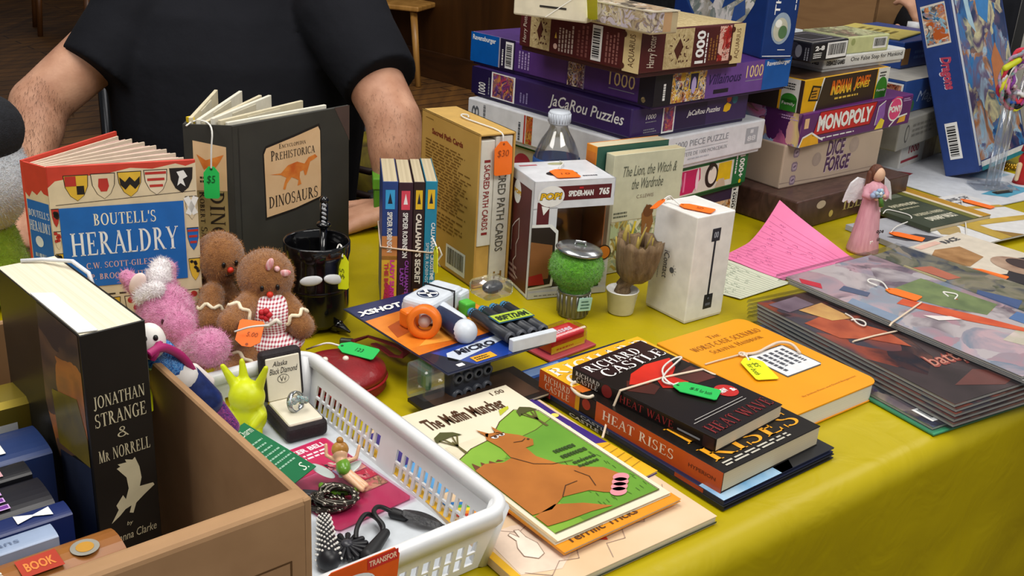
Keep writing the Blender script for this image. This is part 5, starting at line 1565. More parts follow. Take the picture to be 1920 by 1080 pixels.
# ---- pink plush
PNK = NOISY('#c9769f', '#dd92b6', 160, .95, .9, 700, sheen=.6, bdist=.002); PKL = NOISY('#e8dfe2', '#f5f0f0', 160, .95, .8, 700, sheen=.5); PINN = NOISY('#e3c8c2', '#ecd6cf', 100, .9)
Yp = .965
c0 = ati(312, 592, Yp)
t = thing('pink_plush', 'pink fluffy plush with white topped ears slumped in front of the shield book', 'soft toy', (c0.x, c0.y, 0))
b = B()
b.ball(c0, (.029, .03, .034), PNK); b.ball(ati(335, 612, .945), (.0175, .018, .02), PNK); b.ball(ati(300, 560, Yp), (.022, .022, .02), PNK)
b.caps(ati(372, 655, .925), ati(394, 652, .905), .017, .0195, PNK); b.caps(ati(330, 640, Yp), ati(368, 668, .92), .018, .015, PNK)
b.caps(c0 - V3((0.01, 0, .02)), V3((c0.x - .005, c0.y - .01, .03)), .03, .03, PNK)
b.caps(ati(280, 560, Yp), ati(238, 520, Yp), .013, .008, PNK); b.caps(ati(305, 560, Yp + .01), ati(312, 505, Yp + .02), .014, .010, PNK)
_b = fuzz(b.build('body', t, True, REMESH(.0022, 5)), .002, .006); fur(_b, _b, 9000, .0045, .00045, PNK)
b = B(); b.caps(ati(298, 520, Yp + .005), ati(302, 502, Yp + .012), .0125, .010, PKL); _b = fuzz(b.build('ear_tuft', t, True, REMESH(.002, 3)), .0015); fur(_b, _b, 1500, .0045, .00045, PKL)
b = B(); b.caps(ati(268, 556, Yp - .012), ati(292, 543, Yp - .012), .0085, .0095, PKL); _b = fuzz(b.build('white_patch', t, True, REMESH(.002, 3)), .0015); fur(_b, _b, 1500, .0045, .00045, PKL)
b = B(); b.ball(ati(258, 532, Yp - .008), (.0075, .004, .013), PINN, Matrix.Rotation(.5, 3, 'Y')); b.build('inner_ear', t, True)
b = B(); b.ball(ati(305, 604, Yp - .031), (.0015, .0012, .0035), C('#4a1f30')); b.build('navel_stitch', t, True)

# ---- black ninja mug
mc = V3((-.231, 1.150, 0)); mr = .0385
MUG = C('#0d0d0f', .12, coat=.5); MMT = C('#17181b', .35)
t = thing('mug', 'black mug with two white eye shapes and pointed black feet', 'mug', mc)
b = B()
b.lathe([(.0, .006), (.032, .006), (.036, .012), (.0378, .03), (.0368, .06), (.0368, .084), (.0382, .090), (.0392, .096), (.039, .106), (.0382, .108), (.0365, .106), (.0345, .092), (.033, .03), (.0, .016)], MUG, n=48)
mug = b.build('mug_body', t)
ca = math.atan2(-mc.y, -mc.x)
for nm, da in (('eye', -math.radians(11)), ('eye', math.radians(31))):
    a = ca + da
    b = B(); b.M = Matrix.Translation((.0362 * math.cos(a), .0362 * math.sin(a), .070)) @ Matrix.Rotation(a, 4, 'Z')
    b.ball((0, 0, 0), (.003, .0135, .0062), C('#d8dadd', .3), Matrix.Rotation(.22 if da < 0 else -.3, 3, 'X')); b.build(nm, mug)
b = B(); b.lathe([(.0372, .050), (.0378, .052), (.0372, .054)], MUG, n=40, caps=False); b.build('mask_edge', mug)
for p, q in ((ati(655, 610, 1.12), ati(602, 606, 1.15)), (at(566, 630, .004), at(590, 612, .006))):
    p = V3((p.x, p.y, .006)) - mc; q = V3((q.x, q.y, .010)) - mc
    b = B(); b.caps(q, q.lerp(p, .55), .011, .009, MUG); b.caps(q.lerp(p, .5), p, .009, .0015, MUG); b.build('foot', t)
b = B()
a = ca + math.radians(168)
arcring(b, (.037 * math.cos(a), .043 * math.sin(a), .055), (-math.sin(a), math.cos(a), 0), .026, .005, MUG, 90, -90, (math.cos(a), math.sin(a), 0))
# (handle turned away, half hidden behind the body)
b.build('handle', t)
s0 = V3((mc.x + .002, mc.y + .015, .03)); s1 = ati(608, 371, 1.185)
t = thing('stirrer', 'black sword shaped stirring stick standing in the mug', 'stirrer', s0)
dv = s1 - s0
b = B(); b.tube([V3((0, 0, 0)), dv * .72], [.0035, .0045], MUG, 8); b.build('blade', t)
b = B(); b.ball(dv * .735, (.009, .009, .0045), MUG, seg=12, rings=8); b.build('guard', t)
b = B(); b.tube([dv * .74, dv * .97], .0048, MUG, 8); b.ball(dv * .975, .0056, MUG, seg=10, rings=8); gr = b.build('grip', t)
b = B()
for k in range(5): q = dv * (.77 + .042 * k) + V3((.001, -.0046, 0)); b.ball(q, (.0034, .0012, .0018), C('#9a9ca0', .3), Matrix.Rotation(.5, 3, 'Y'), 8, 6)
b.build('grip_wrap', gr)

# ---- red lip-like zip pouch and strap
pc = at(634, 700, .018)
t = thing('zip_pouch', 'dark red glossy round zip pouch with two pale studs beside the white basket', 'pouch', (pc.x, pc.y, 0), .5)
RDP = NOISY('#74141a', '#8e1c22', 40, .42, .3, 300, coat=.15)
b = B()
vs = [(.0, .0), (.036, .0), (.041, .004), (.038, .0075), (.041, .011), (.038, .0145), (.0415, .018), (.040, .024), (.032, .030), (.018, .0335), (.0, .0345)]
b.M = Matrix.Scale(1.26, 4, (1, 0, 0)) @ Matrix.Scale(1.1, 4, (0, 1, 0))
b.lathe(vs, RDP, n=44); pb_ = b.build('pouch_body', t)
b = B(); b.M = Matrix.Scale(1.26, 4, (1, 0, 0)) @ Matrix.Scale(1.1, 4, (0, 1, 0)); b.lathe([(.0405, .0135), (.0425, .0145), (.0405, .0155)], C('#b5262c', .4), n=44, caps=False); b.build('zip', pb_)
for dx, dy in ((-.013, .004), (.008, -.001)):
    b = B(); b.ball((dx, dy, .0345), (.0035, .0035, .003), C('#e6d8c8', .15, coat=.6), seg=10, rings=8); b.build('stud', pb_)
pts = [at(*q, z) for q, z in (((662, 641), .012), ((690, 632), .012), ((722, 642), .012), ((748, 652), .012), ((762, 662), .012), ((752, 671), .012), ((735, 668), .012), ((716, 654), .012), ((700, 646), .012))]
t = thing('wrist_strap', 'dusty red wrist strap loop lying behind the round zip pouch', 'strap', pts[0])
b = B(); rib(b, pts, .008, C('#9a3038', .6), lambda p: V3((0, .25, 1)), .0018); b.build('strap', t, True)
b = B(); p = at(650, 638, .01); b.box(p.x - .008, p.y - .004, .004, p.x + .008, p.y + .004, .012, C('#55584e', .4, .5), .002); b.build('clip', t, True)

# ---- dart blaster on its blister card
A_, D_, C_, B__ = at(668, 572, .05), at(840, 702, .05), at(1031, 642, .05), at(872, 528, .05)
xv = (C_ - D_); w = xv.length; xv.normalize(); yv = V3((-xv.y, xv.x, 0)); d = (A_ - D_).dot(yv)
yaw = math.atan2(xv.y, xv.x)
t = thing('toy_blaster_pack', 'white and orange toy dart blaster sealed on a navy and orange card', 'toy', (D_.x, D_.y, 0), yaw)
MI = MW[t.name].inverted()
L_ = lambda px, py, z: MI @ at(px, py, z)
zc = .048
NV = C('#1b2452', .3); OR1 = NOISY('#c8641a', '#e0882a', 30, .35)
b = B(); b.box(0, 0, zc, w, d, zc + .0015, C('#20243c', .35), .0005, 1)
x = Fr((0, 0, zc + .0015), (1, 0, 0), (0, 1, 0), w, d)
b.rect(x, .01, .01, .99, .99, NV, 1); b.poly(x, [(.01, .26), (.99, .30), (.99, .97), (.7, .97), (.4, .80), (.01, .78)], OR1, 2)
b.poly(x, [(.1, .35), (.5, .3), (.8, .5), (.4, .48)], C('#e69a3a'), 3); b.poly(x, [(.05, .5), (.3, .55), (.5, .75), (.1, .65)], C('#a84c14'), 3)
b.rect(x, .01, .01, .99, .245, C('#1d3f96', .3), 2); b.poly(x, [(.14, .13), (.2, .20), (.72, .235), (.72, .17), (.18, .09)], C('#c9d2e0'), 3); b.text(x, 'MICRO', .26, .145, .64, .205, C('#14182a'), bold=.05, shear=.1, l=4)
b.poly(x, [(.01, .01), (.28, .01), (.1, .25), (.01, .25)], C('#1a1d30'), 3); b.rect(x, .3, .03, .5, .09, C('#e0a020'), 4); b.rect(x, .14, .035, .2, .065, WHT, 4); b.para(x, .32, .04, .48, .08, 2, K_, 3, l=5)
b.text(x, 'XSHOT', .02, .84, .46, .905, WHT, bold=.05, shear=.25, l=5)
b.build('backing_card', t)
# hanging edge of clear blister, slightly larger than card
b = B(); b.add([(-.003, -.003, zc + .0022), (w + .003, -.003, zc + .0022), (w + .003, d * .35, zc + .0022), (-.003, d * .35, zc + .0022)], [(0, 1, 2, 3)], CLEAR(gloss=.05)); b.build('blister_skin', t)
BW_ = C('#cfd6df', .3); NB = C('#222b48', .35); OG = C('#e8731a', .4)
# body
p = L_(812, 562, zc + .02); q = L_(790, 585, zc + .015); ax = (L_(838, 540, zc + .02) - L_(770, 578, zc + .02)); an = math.atan2(ax.y, ax.x)
b = B(); b.M = Matrix.Translation((p.x, p.y, zc + .004)) @ Matrix.Rotation(an, 4, 'Z')
b.box(-.035, -.02, 0, .035, .02, .027, BW_, .006, 3); b.box(.020, -.024, .004, .042, .024, .022, BW_, .004); b.box(-.03, -.024, .0, -.004, .024, .018, BW_, .004)
fx = Fr((-.035, -.02, .027), (1, 0, 0), (0, 1, 0), .07, .04)
b.disc(fx, .34, .5, .0125, NB, 1); b.disc(fx, .34, .5, .0112, C('#c9d6e8'), 2); b.disc(fx, .34, .5, .0102, NB, 3)
b.line(fx, [(.25, .3), (.43, .7)], .004, WHT, 4); b.line(fx, [(.25, .7), (.43, .3)], .004, WHT, 4)
b.build('blaster_body', t)
b = B(); b.M = Matrix.Translation((p.x, p.y, zc + .004)) @ Matrix.Rotation(an, 4, 'Z'); b.tube([(.012, -.0205, .004), (.012, -.0205, .0275), (.012, .0205, .0275), (.012, .0205, .004)], .0012, C('#16181f'), 6); b.build('band', t)
# muzzle ring
m0 = L_(797, 601, zc + .018); MUZ = (MI.to_3x3() @ ((CP - at(797, 601, .066)).normalized() + V3((-.15, 0, -.25)))).normalized()
b = B(); b.lathe([(.0105, .012), (.0105, .0), (.014, -.003), (.0185, 0), (.0185, .010), (.015, .013), (.0105, .012)], OG, m0, 32, MUZ, caps=False); b.build('muzzle', t)
b = B(); b.lathe([(.0065, -.012), (.0065, .006)], C('#d3c4bc', .3), m0, 20, MUZ); b.build('barrel', t)
b = B(); q0 = L_(768, 603, zc + .008); b.box(q0.x - .008, q0.y - .006, zc + .002, q0.x + .010, q0.y + .01, zc + .022, OG, .003); b.build('muzzle_block', t)
# grip
g0, g1 = L_(826, 590, zc + .014), L_(868, 622, zc + .012)
b = B(); b.caps(g0, g1, .0105, .0125, NB); b.build('grip', t)
b = B(); b.caps(g0.lerp(g1, .0) + V3((.006, .006, .004)), g0.lerp(g1, .75) + V3((.008, .006, .003)), .008, .0085, BW_); b.ball(g1 + V3((.001, -.002, .001)), (.0135, .014, .0135), BW_); b.build('grip_shell', t)
# green trigger block and dart rack
b = B(); q0 = L_(874, 577, zc + .01); b.box(q0.x - .006, q0.y - .008, zc + .002, q0.x + .008, q0.y + .008, zc + .018, C('#4fb03a', .4), .002); b.build('green_catch', t)
DK = C('#2c2f36', .35)
r0, r1 = L_(888, 588, zc + .012), L_(958, 634, zc + .012)
dd = (r1 - r0); ln = dd.length; dd.normalize(); pp = V3((-dd.y, dd.x, 0))
for k in range(4):
    s_ = r0 + pp * (.0145 * k)
    b = B(); b.tube([s_, s_ + dd * ln * .96], .0066, DK, 14)
    b.tube([s_ + dd * ln * .955, s_ + dd * ln * 1.0], [.0066, .0064], C('#4a4d55', .4), 14); dt = b.build('dart', t)
    b = B(); b.tube([s_ + dd * -.006, s_ + dd * .003], [.005, .0068], C('#3f8ab5', .4), 12); b.build('dart_tip', dt)
    b = B(); b.lathe([(.0, ln * 1.002), (.0036, ln * 1.002)], C('#0b0c0e', .6), s_, 14, dd); b.build('dart_socket', dt)
b = B(); b.M = Matrix.Translation(r0 + pp * .022 + dd * ln * .55 + V3((0, 0, .0075))) @ Matrix.Rotation(math.atan2(pp.y, pp.x), 4, 'Z')
b.box(-.023, -.011, 0, .025, .011, .0012, C('#24506a', .3), .0004, 1); fx = Fr((-.023, -.011, .0012), (1, 0, 0), (0, 1, 0), .048, .022); b.rect(fx, .03, .06, .97, .94, C('#a9c23a', .3), 1); b.text(fx, '80FT/24M', .08, .2, .92, .75, C('#1f3018'), bold=.05)
b.build('range_label', t)
b = B(); b.M = Matrix.Translation(r0 + pp * .022 + dd * (ln + .010)) @ Matrix.Rotation(math.atan2(pp.y, pp.x), 4, 'Z'); b.box(-.029, -.004, -.010, .029, .004, .004, BW_, .001); b.build('rack_bar', t)
# packaged darts under the card corner
u0 = MI @ at(852, 735, .02)
b = B(); b.box(u0.x - .0, u0.y + .004, .002, u0.x + .052, u0.y + .05, .043, C('#33363e', .35), .003)
for r_ in range(2):
    for k in range(4):
        b.lathe([(.0032, -.003), (.006, -.003), (.006, .002)], C('#4c5058', .35), (u0.x + .0068 + .0128 * k, u0.y + .004, .013 + .019 * r_), 16, (0, 1, 0), caps=False)
        b.lathe([(0, -.0005), (.0036, -.0005)], C('#08090b'), (u0.x + .0068 + .0128 * k, u0.y + .0035, .013 + .019 * r_), 12, (0, -1, 0))
b.build('spare_dart_block', t)
b = B(); b.box(u0.x - .030, u0.y + .01, .004, u0.x - .003, u0.y + .045, .045, CLEAR(gloss=.10, body=.06), .004); b.build('side_blister', t)
b = B(); q0 = MI @ at(806, 700, .02); b.box(q0.x - .010, q0.y - .012, .004, q0.x + .010, q0.y + .012, .040, C('#2f7a2a', .4), .005); b.build('green_pump', t)
# clear blister dome at the far end with dark target inside
q0 = L_(930, 552, zc)
b = B(); b.box(q0.x - .03, q0.y - .02, zc + .002, q0.x + .012, q0.y + .018, zc + .022, CLEAR(gloss=.12, body=.05), .006); b.build('blister_dome', t)
b = B(); b.ball((q0.x - .006, q0.y, zc + .011), (.014, .01, .008), C('#1d1f25', .25)); b.build('target_clip', t)

# ---- small red sweets pack
c, yaw, w, d = fit(.006, (1032, 672), (1000, 655), (1118, 640), d=.045)
t = thing('lip_balm_pack', 'small red and yellow sweets pack on a pinkish blister card', 'pack', (c.x, c.y, 0), yaw)
b = B(); b.box(-w / 2, -d / 2, .0, w / 2, d / 2, .003, C('#a8414a', .35), .001); b.build('blister_card', t)
b = B(); b.box(-w * .36, -d * .28, .003, w * .36, d * .34, .022, RED, .003); fx = faces(w * .72, d * .62, .019, .003)
fx['front'].o = V3((-w * .36, -d * .28, .003)); b.rect(fx['front'], 0, .02, 1, .5, C('#e0c21e'), 1); b.para(fx['front'], .15, .15, .8, .35, 1, RED, 3)
tp = Fr((-w * .36, -d * .28, .022), (1, 0, 0), (0, 1, 0), w * .72, d * .62); b.poly(tp, [(.1, .2), (.8, .2), (.85, .8), (.15, .8)], C('#d83a4a'), 1); b.text(tp, 'Kisses', .2, .3, .8, .7, C('#e6d8e8'), shear=.3, bold=.03); b.build('sweets_box', t)
b = B(); b.box(-w * .40, -d * .34, .003, w * .40, d * .40, .026, CLEAR(gloss=.10), .004); b.build('blister', t)

# ---- green fuzzy topped can ornament (plain, no face)
oc = at(1073, 588, 0)
t = thing('trash_can_ornament', 'little ribbed metal can holding a fuzzy bright green ball under a silver lid', 'ornament', oc)
b = B(); pr = [(.019, 0), (.0195, .002), (.0205, .032), (.0215, .033)]
n = 40
for i in range(n):
    pass
b.lathe([(.0, 0), (.0185, 0), (.019, .002), (.0205, .032), (.0212, .034), (.0195, .034), (.0, .02)], C('#7d7c74', .35, .7), n=36)
for k in range(18):
    a = 2 * PI * k / 18; b.tube([(.0192 * math.cos(a), .0192 * math.sin(a), .003), (.0205 * math.cos(a), .0205 * math.sin(a), .031)], .0014, C('#8d8c84', .35, .7), 6)
b.build('can', t)
GF = NOISY('#4f9a18', '#74c22c', 260, .9, 1.0, 900, sheen=.4, bdist=.003)
b = B(); b.ball((0, 0, .064), (.034, .033, .029), GF, seg=32, rings=20); b.caps((0, 0, .034), (0, 0, .05), .019, .02, GF); _b = fuzz(b.build('fuzzy_ball', t, mods=REMESH(.0018, 2)), .0035, .0035); fur(_b, _b, 5000, .0035, .0005, GF)
b = B(); b.M = Matrix.Translation((.002, 0, .088)) @ Matrix.Rotation(.10, 4, 'Y')
b.lathe([(.0, .006), (.012, .0058), (.02, .0045), (.0285, .0015), (.030, -.001), (.029, -.002), (.0, -.001)], C('#a5a7a8', .22, .9), n=40)
b.tube([(-.007, 0, .005), (-.006, 0, .010), (.006, 0, .010), (.007, 0, .005)], .0016, C('#c4c6c8', .2, .9)); b.build('lid', t)
b = B(); b.M = Matrix.Translation((.0135, -.0175, .021)) @ Matrix.Rotation(.62, 4, 'Z') @ Matrix.Rotation(.12, 4, 'Y')
b.box(-.0105, -.0012, -.009, .0105, .0012, .009, C('#a8d2c4', .5), .0012); fx = faces(.021, .0024, .018, -.009); b.para(fx['front'], .15, .15, .85, .85, 3, C('#3f6a5c'), 4, l=1); b.build('name_plate', t)

# ---- bark cup ornament (plain, no face)
gc = at(1163, 584, 0)
t = thing('tree_stump_ornament', 'bark textured wooden cup on a thin trunk growing from a small white pot', 'ornament', gc)
BK = NOISY('#5e4a35', '#8d7556', 40, .85, .8, 120, stretch=(3, 3, .5), bdist=.003)
b = B(); b.lathe([(.0, 0), (.0155, 0), (.0165, .001), (.0205, .030), (.0215, .031), (.0205, .032), (.019, .030), (.0, .026)], C('#dddcd6', .3), n=36); b.build('pot', t)
b = B(); b.lathe([(.0, .029), (.019, .0275)], NOISY('#3a2a1e', '#55402c', 200, .9), n=24); b.build('soil', t)
lean = V3((.008, .0, 0))
b = B(); b.tube([(0, 0, .026), (.001, .001, .036), (.004, 0, .043), (.009, 0, .05)], [.012, .0085, .009, .013], BK, 10)
for k in range(4): a = k * 1.7; b.tube([(.008 * math.cos(a), .008 * math.sin(a), .027), (.007 * math.cos(a + .8), .007 * math.sin(a + .8), .038), (.008 + .008 * math.cos(a + 1.4), .008 * math.sin(a + 1.4), .048)], .0032, BK, 6)
b.build('trunk', t)
b = B(); b.M = Matrix.Translation(lean) @ Matrix.Rotation(.08, 4, 'Y') @ Matrix.Diagonal((.87, .87, .97, 1))
n = 40
prof_ = [(.003, .046), (.018, .047), (.026, .055), (.030, .068), (.0325, .083), (.034, .094)]
vs, fs = [], []
R_ = random.Random(4)
jag = [R_.uniform(-.002, .007) for _ in range(n)]
gro = [R_.uniform(-.0012, .0012) for _ in range(n)]
full = prof_ + [(.034, .1)] + [(.028, .097), (.026, .08), (.004, .075)]
for j, (r, z) in enumerate(full):
    for k in range(n):
        a = 2 * PI * k / n
        zz = z + (jag[k] if j in (6, 7) else 0); rr = r + (gro[k] if 1 < j < 8 else 0)
        vs.append((rr * math.cos(a), rr * math.sin(a), zz))
for j in range(len(full) - 1):
    for k in range(n): fs.append((j * n + k, j * n + (k + 1) % n, (j + 1) * n + (k + 1) % n, (j + 1) * n + k))
fs += [tuple(reversed(range(n))), tuple(range((len(full) - 1) * n, len(full) * n))]
b.add(vs, fs, BK, True); b.build('bark_cup', t)
b = B()
TW = NOISY('#8d7a3a', '#b5a04a', 60, .8)
for k in range(9):
    a = k * 2.4; r = .02
    p0 = lean + V3((r * math.cos(a), r * math.sin(a), .085)); p1 = p0 + V3((.004 * math.cos(a), .004 * math.sin(a), .018 + .004 * (k % 4)))
    b.tube([p0, p1], [.0035, .0008], BK if k % 2 else TW, 6)
b.tube([lean + V3((-.01, 0, .08)), lean + V3((-.012, -.002, .105)), lean + V3((-.01, 0, .118))], [.003, .0035, .001], TW, 6)
b.tube([lean + V3((.004, .002, .08)), lean + V3((.008, .0, .10)), lean + V3((.014, .002, .116))], [.002, .0016, .0006], TW, 6)
b.build('twigs', t)

# ---- angel figurine
ac = at(1616, 470, 0)
t = thing('angel_figurine', 'small pink robed angel figurine with white wings holding blue flowers', 'figurine', ac, .35)
PR = NOISY('#c58a98', '#d8a3ae', 40, .5, .4, 60, stretch=(6, 6, .5)); 
b = B(); b.lathe([(.0, 0), (.024, 0), (.0245, .004), (.0215, .02), (.0175, .05), (.0145, .075), (.0135, .088), (.016, .10), (.014, .108), (.006, .113), (0, .1135)], PR, n=36)
robe = b.build('robe', t)
for sg in (-1, 1):
    b = B(); b.tube([(sg * .013, -.002, .104), (sg * .018, -.006, .093), (sg * .012, -.015, .092)], [.0055, .0065, .005], C('#c9919e', .5), 10); b.build('sleeve', t)
    b = B(); b.ball((sg * .006, -.018, .092 + sg * .002), (.004, .003, .0028), C('#d8ad92', .5)); b.build('hand', t)
b = B(); b.ball((.002, -.002, .1235), (.0095, .0095, .0115), C('#d3aa8c', .5)); b.lathe([(.004, 0), (.004, .008)], C('#d3aa8c', .5), (.001, 0, .11), 12); ahd = b.build('head', t)
HB = NOISY('#4f2c1e', '#6a3d2a', 60, .6, .5, 150, stretch=(6, 6, .6))
b = B(); b.ball((.001, .003, .126), (.0118, .0105, .0125), HB); b.caps((-.008, .004, .124), (-.010, .004, .103), .0055, .0045, HB); b.caps((.011, .002, .122), (.013, .0, .104), .0045, .004, HB); b.build('hair', ahd)
WG = NOISY('#cfcdd2', '#e3e1e3', 60, .5, .5, 200)
for sg in (-1, 1):
    b = B(); fr2 = Fr((0, .009, 0), (1, 0, .0), (0, 0, 1), 1, 1)
    pts = [(sg * .004, .096), (sg * .010, .113), (sg * .024, .1165), (sg * .035, .108), (sg * .041, .092), (sg * .044, .078), (sg * .038, .082), (sg * .034, .076), (sg * .029, .081), (sg * .024, .076), (sg * .019, .082), (sg * .012, .081)]
    if sg < 0: pts = pts[::-1]
    b.prism(pts, Fr((0, .013, 0), (1, 0, 0), (0, 0, 1), 1, 1), .004, WG); b.build('wing', t)
b = B()
for k in range(6): a = k * 1.05; b.ball((-.006 + .0045 * math.cos(a), -.022, .1005 + .0045 * math.sin(a)), .0034, C('#a9c3d2' if k % 2 else '#8aa3c4', .5), seg=10, rings=8)
b.ball((-.006, -.0245, .1005), .0028, C('#cfd8da'), seg=10, rings=8)
for k in range(4): b.ball((-.014 + .003 * k, -.018, .096 + .003 * (k % 2)), .0045, C('#9aa8c8', .5), seg=10, rings=8)
b.tube([(-.003, -.021, .094), (.0015, -.0225, .080)], [.0028, .0042], C('#4a7a2c', .5), 8); b.build('bouquet', t)
b = B()
fx = Fr((-.022, -.0225, .012), (1, 0, 0), (0, .18, 1), .044, .05)
b.text(fx, 'hope', .50, .42, .92, .60, C('#2a1c20'), shear=.3, bold=.03); b.text(fx, 'is', .66, .22, .78, .34, C('#2a1c20'), shear=.3, bold=.03); b.build('lettering', robe)
b = B()
for cx_, cz in ((.004, .0205), (.0125, .068), (.013, .055)):
    yy = -.0195 if cz < .03 else -.0115
    for k in range(5): a = k * 1.257; b.ball((cx_ - .006 + .0022 * math.cos(a), yy - .001, cz + .0022 * math.sin(a)), (.0015, .001, .0015), C('#f0ece8', .5), seg=8, rings=6)
b.build('flower_dots', robe)

# ---- plush cropped at the far left edge (dark hood, speckled grey, lime)
P0 = ati(-34, 300, 1.15)
t = thing('plush_toy', 'large plush with black, speckled grey and lime green fabric beside the shield book', 'soft toy', (P0.x, P0.y, 0))
GS = NOISY('#b9c3cc', '#d3dbe0', 160, .95, .7, 500, sheen=.4); LG = NOISY('#86b02a', '#9cc43a', 160, .95, .7, 500, sheen=.4); BKF = NOISY('#131418', '#1c1e24', 160, .95, .6, 500)
b = B(); b.ball(ati(-45, 330, 1.15), (.057, .054, .072), GS); _b = fuzz(b.build('belly', t, True, REMESH(.004, 3)), .0012); fur(_b, _b, 9000, .004, .0006, GS)
b = B(); b.ball(ati(-40, 245, 1.15), (.047, .055, .044), BKF); fuzz(b.build('hood', t, True, REMESH(.004, 3)), .0012)
b = B(); b.caps(ati(-40, 450, 1.15), V3((P0.x, P0.y, .040)), .044, .040, LG); _b = fuzz(b.build('legs', t, True, REMESH(.004, 3)), .0012); fur(_b, _b, 6000, .004, .0006, LG)

# hair on the bare forearms of the seated person
_bd = [o for o in bpy.data.objects if o.name == 'body' and o.parent and o.parent.name == 'person'][0]
HRM = C('#4a2f1e', .6)


def _near(p, a, c_, r):
    ab = c_ - a; q_ = max(0, min(1, (p - a).dot(ab) / ab.dot(ab)))
    return (p - (a + ab * q_)).length < r


fur(_bd, _bd, 2600, .011, .00035, HRM, keep=lambda p: _near(p, elL, wrL, .055) , along=lambda p: (wrL - elL).normalized(), name='arm_hair')
fur(_bd, _bd, 1700, .009, .00030, HRM, keep=lambda p: _near(p, elR, wrR, .055), along=lambda p: (wrR - elR).normalized(), name='arm_hair', seed=4)
# ================================================================== white basket and what lies in it
BY = .70
bu = V3((math.cos(BY), math.sin(BY), 0)); bv = V3((-math.sin(BY), math.cos(BY), 0))
BU0, BU1, BV0, BV1, BH = .262, .464, .532, .866, .06
o0 = bu * (BU0 + BU1) / 2 + bv * (BV0 + BV1) / 2
t = thing('plastic_basket', 'white plastic slotted basket full of small trinkets', 'basket', o0, BY)
MI = MW[t.name].inverted()
WP = C('#dfe1e3', .32, spec=.5, var=.02); W_, D_ = BU1 - BU0, BV1 - BV0
ins = .012
b = B(); b.box(-W_ / 2 + ins, -D_ / 2 + ins, .0, W_ / 2 - ins, D_ / 2 - ins, .004, C('#ccd2d8', .35), .001); b.build('base', t)


def slotwall(name, p0, p1, nrm, segs, top=BH - .004):
    """wall from p0 to p1 leaning outwards, two rows of slots inside each segment (a, b in metres along the wall)"""
    b = B()
    ax = (p1 - p0); L = ax.length; ax.normalize()
    nrm = V3(nrm)
    th = .0022

    def blk(a0, a1, z0, z1):
        q = []
        for z in (z0, z1):
            off = nrm * (ins * (z / top))
            for a, e in ((a0, 0), (a1, 0), (a1, th), (a0, th)): q.append(p0 + ax * a + off + nrm * e + V3((0, 0, z)))
        b.add(q, [(3, 2, 1, 0), (4, 5, 6, 7), (0, 1, 5, 4), (1, 2, 6, 5), (2, 3, 7, 6), (3, 0, 4, 7)], WP)
    zb, z1, z2, z3 = .007, .0185, .0205, .032
    blk(0, L, 0, zb); blk(0, L, z3, top)
    prev = 0
    for a0, a1, n in segs:
        blk(prev, a0, zb, z3); prev = a1
        blk(a0, a1, z1, z2)
        pw = (a1 - a0) / n; bw = pw * .38
        for k in range(n):
            if k: blk(a0 + k * pw - bw / 2, a0 + k * pw + bw / 2, zb, z1); blk(a0 + k * pw - bw / 2, a0 + k * pw + bw / 2, z2, z3)
    blk(prev, L, zb, z3)
    b.build(name, t)


hx, hy = W_ / 2 - ins - .002, D_ / 2 - ins - .002
slotwall('side_panel', V3((hx, -hy, 0)), V3((hx, hy, 0)), (1, 0, 0), ((.020, .142, 12), (.170, .288, 12)))
slotwall('side_panel', V3((-hx, hy, 0)), V3((-hx, -hy, 0)), (-1, 0, 0), ((.020, .142, 12), (.170, .288, 12)))
slotwall('end_panel', V3((-hx, -hy, 0)), V3((hx, -hy, 0)), (0, -1, 0), ((.018, .158, 13),))
slotwall('end_panel', V3((hx, hy, 0)), V3((-hx, hy, 0)), (0, 1, 0), ((.018, .158, 13),))
# rim: rounded rectangle lip
b = B(); pts = []
R_ = .022
for cx_, cy_, a0 in ((W_ / 2 - R_, -D_ / 2 + R_, -90), (W_ / 2 - R_, D_ / 2 - R_, 0), (-W_ / 2 + R_, D_ / 2 - R_, 90), (-W_ / 2 + R_, -D_ / 2 + R_, 180)):
    for k in range(9):
        a = math.radians(a0 + 90 * k / 8); pts.append((cx_ + R_ * math.cos(a), cy_ + R_ * math.sin(a), math.cos(a), math.sin(a)))
prof2 = [(-.004, BH - .012), (-.004, BH - .003), (-.001, BH), (.003, BH), (.0065, BH - .002), (.007, BH - .006), (.0065, BH - .015), (.0045, BH - .015), (.0045, BH - .005), (.001, BH - .004), (-.002, BH - .005), (-.002, BH - .012)]
vs, fs = [], []
N, Mn = len(pts), len(prof2)
for x_, y_, nx, ny in pts:
    for r, z in prof2: vs.append((x_ + nx * (r - .004), y_ + ny * (r - .004), z))
for i in range(N):
    for j in range(Mn): fs.append((i * Mn + j, i * Mn + (j + 1) % Mn, ((i + 1) % N) * Mn + (j + 1) % Mn, ((i + 1) % N) * Mn + j))
b.add(vs, [f_[::-1] for f_ in fs], WP, True); b.build('rim', t)
# rounded corner posts
for sx in (-1, 1):
    for sy in (-1, 1):
        b = B(); b.tube([(sx * (hx - .004), sy * (hy - .004), .001), (sx * (hx + ins - .006), sy * (hy + ins - .006), BH - .004)], .0085, WP, 12); b.build('corner_post', t)
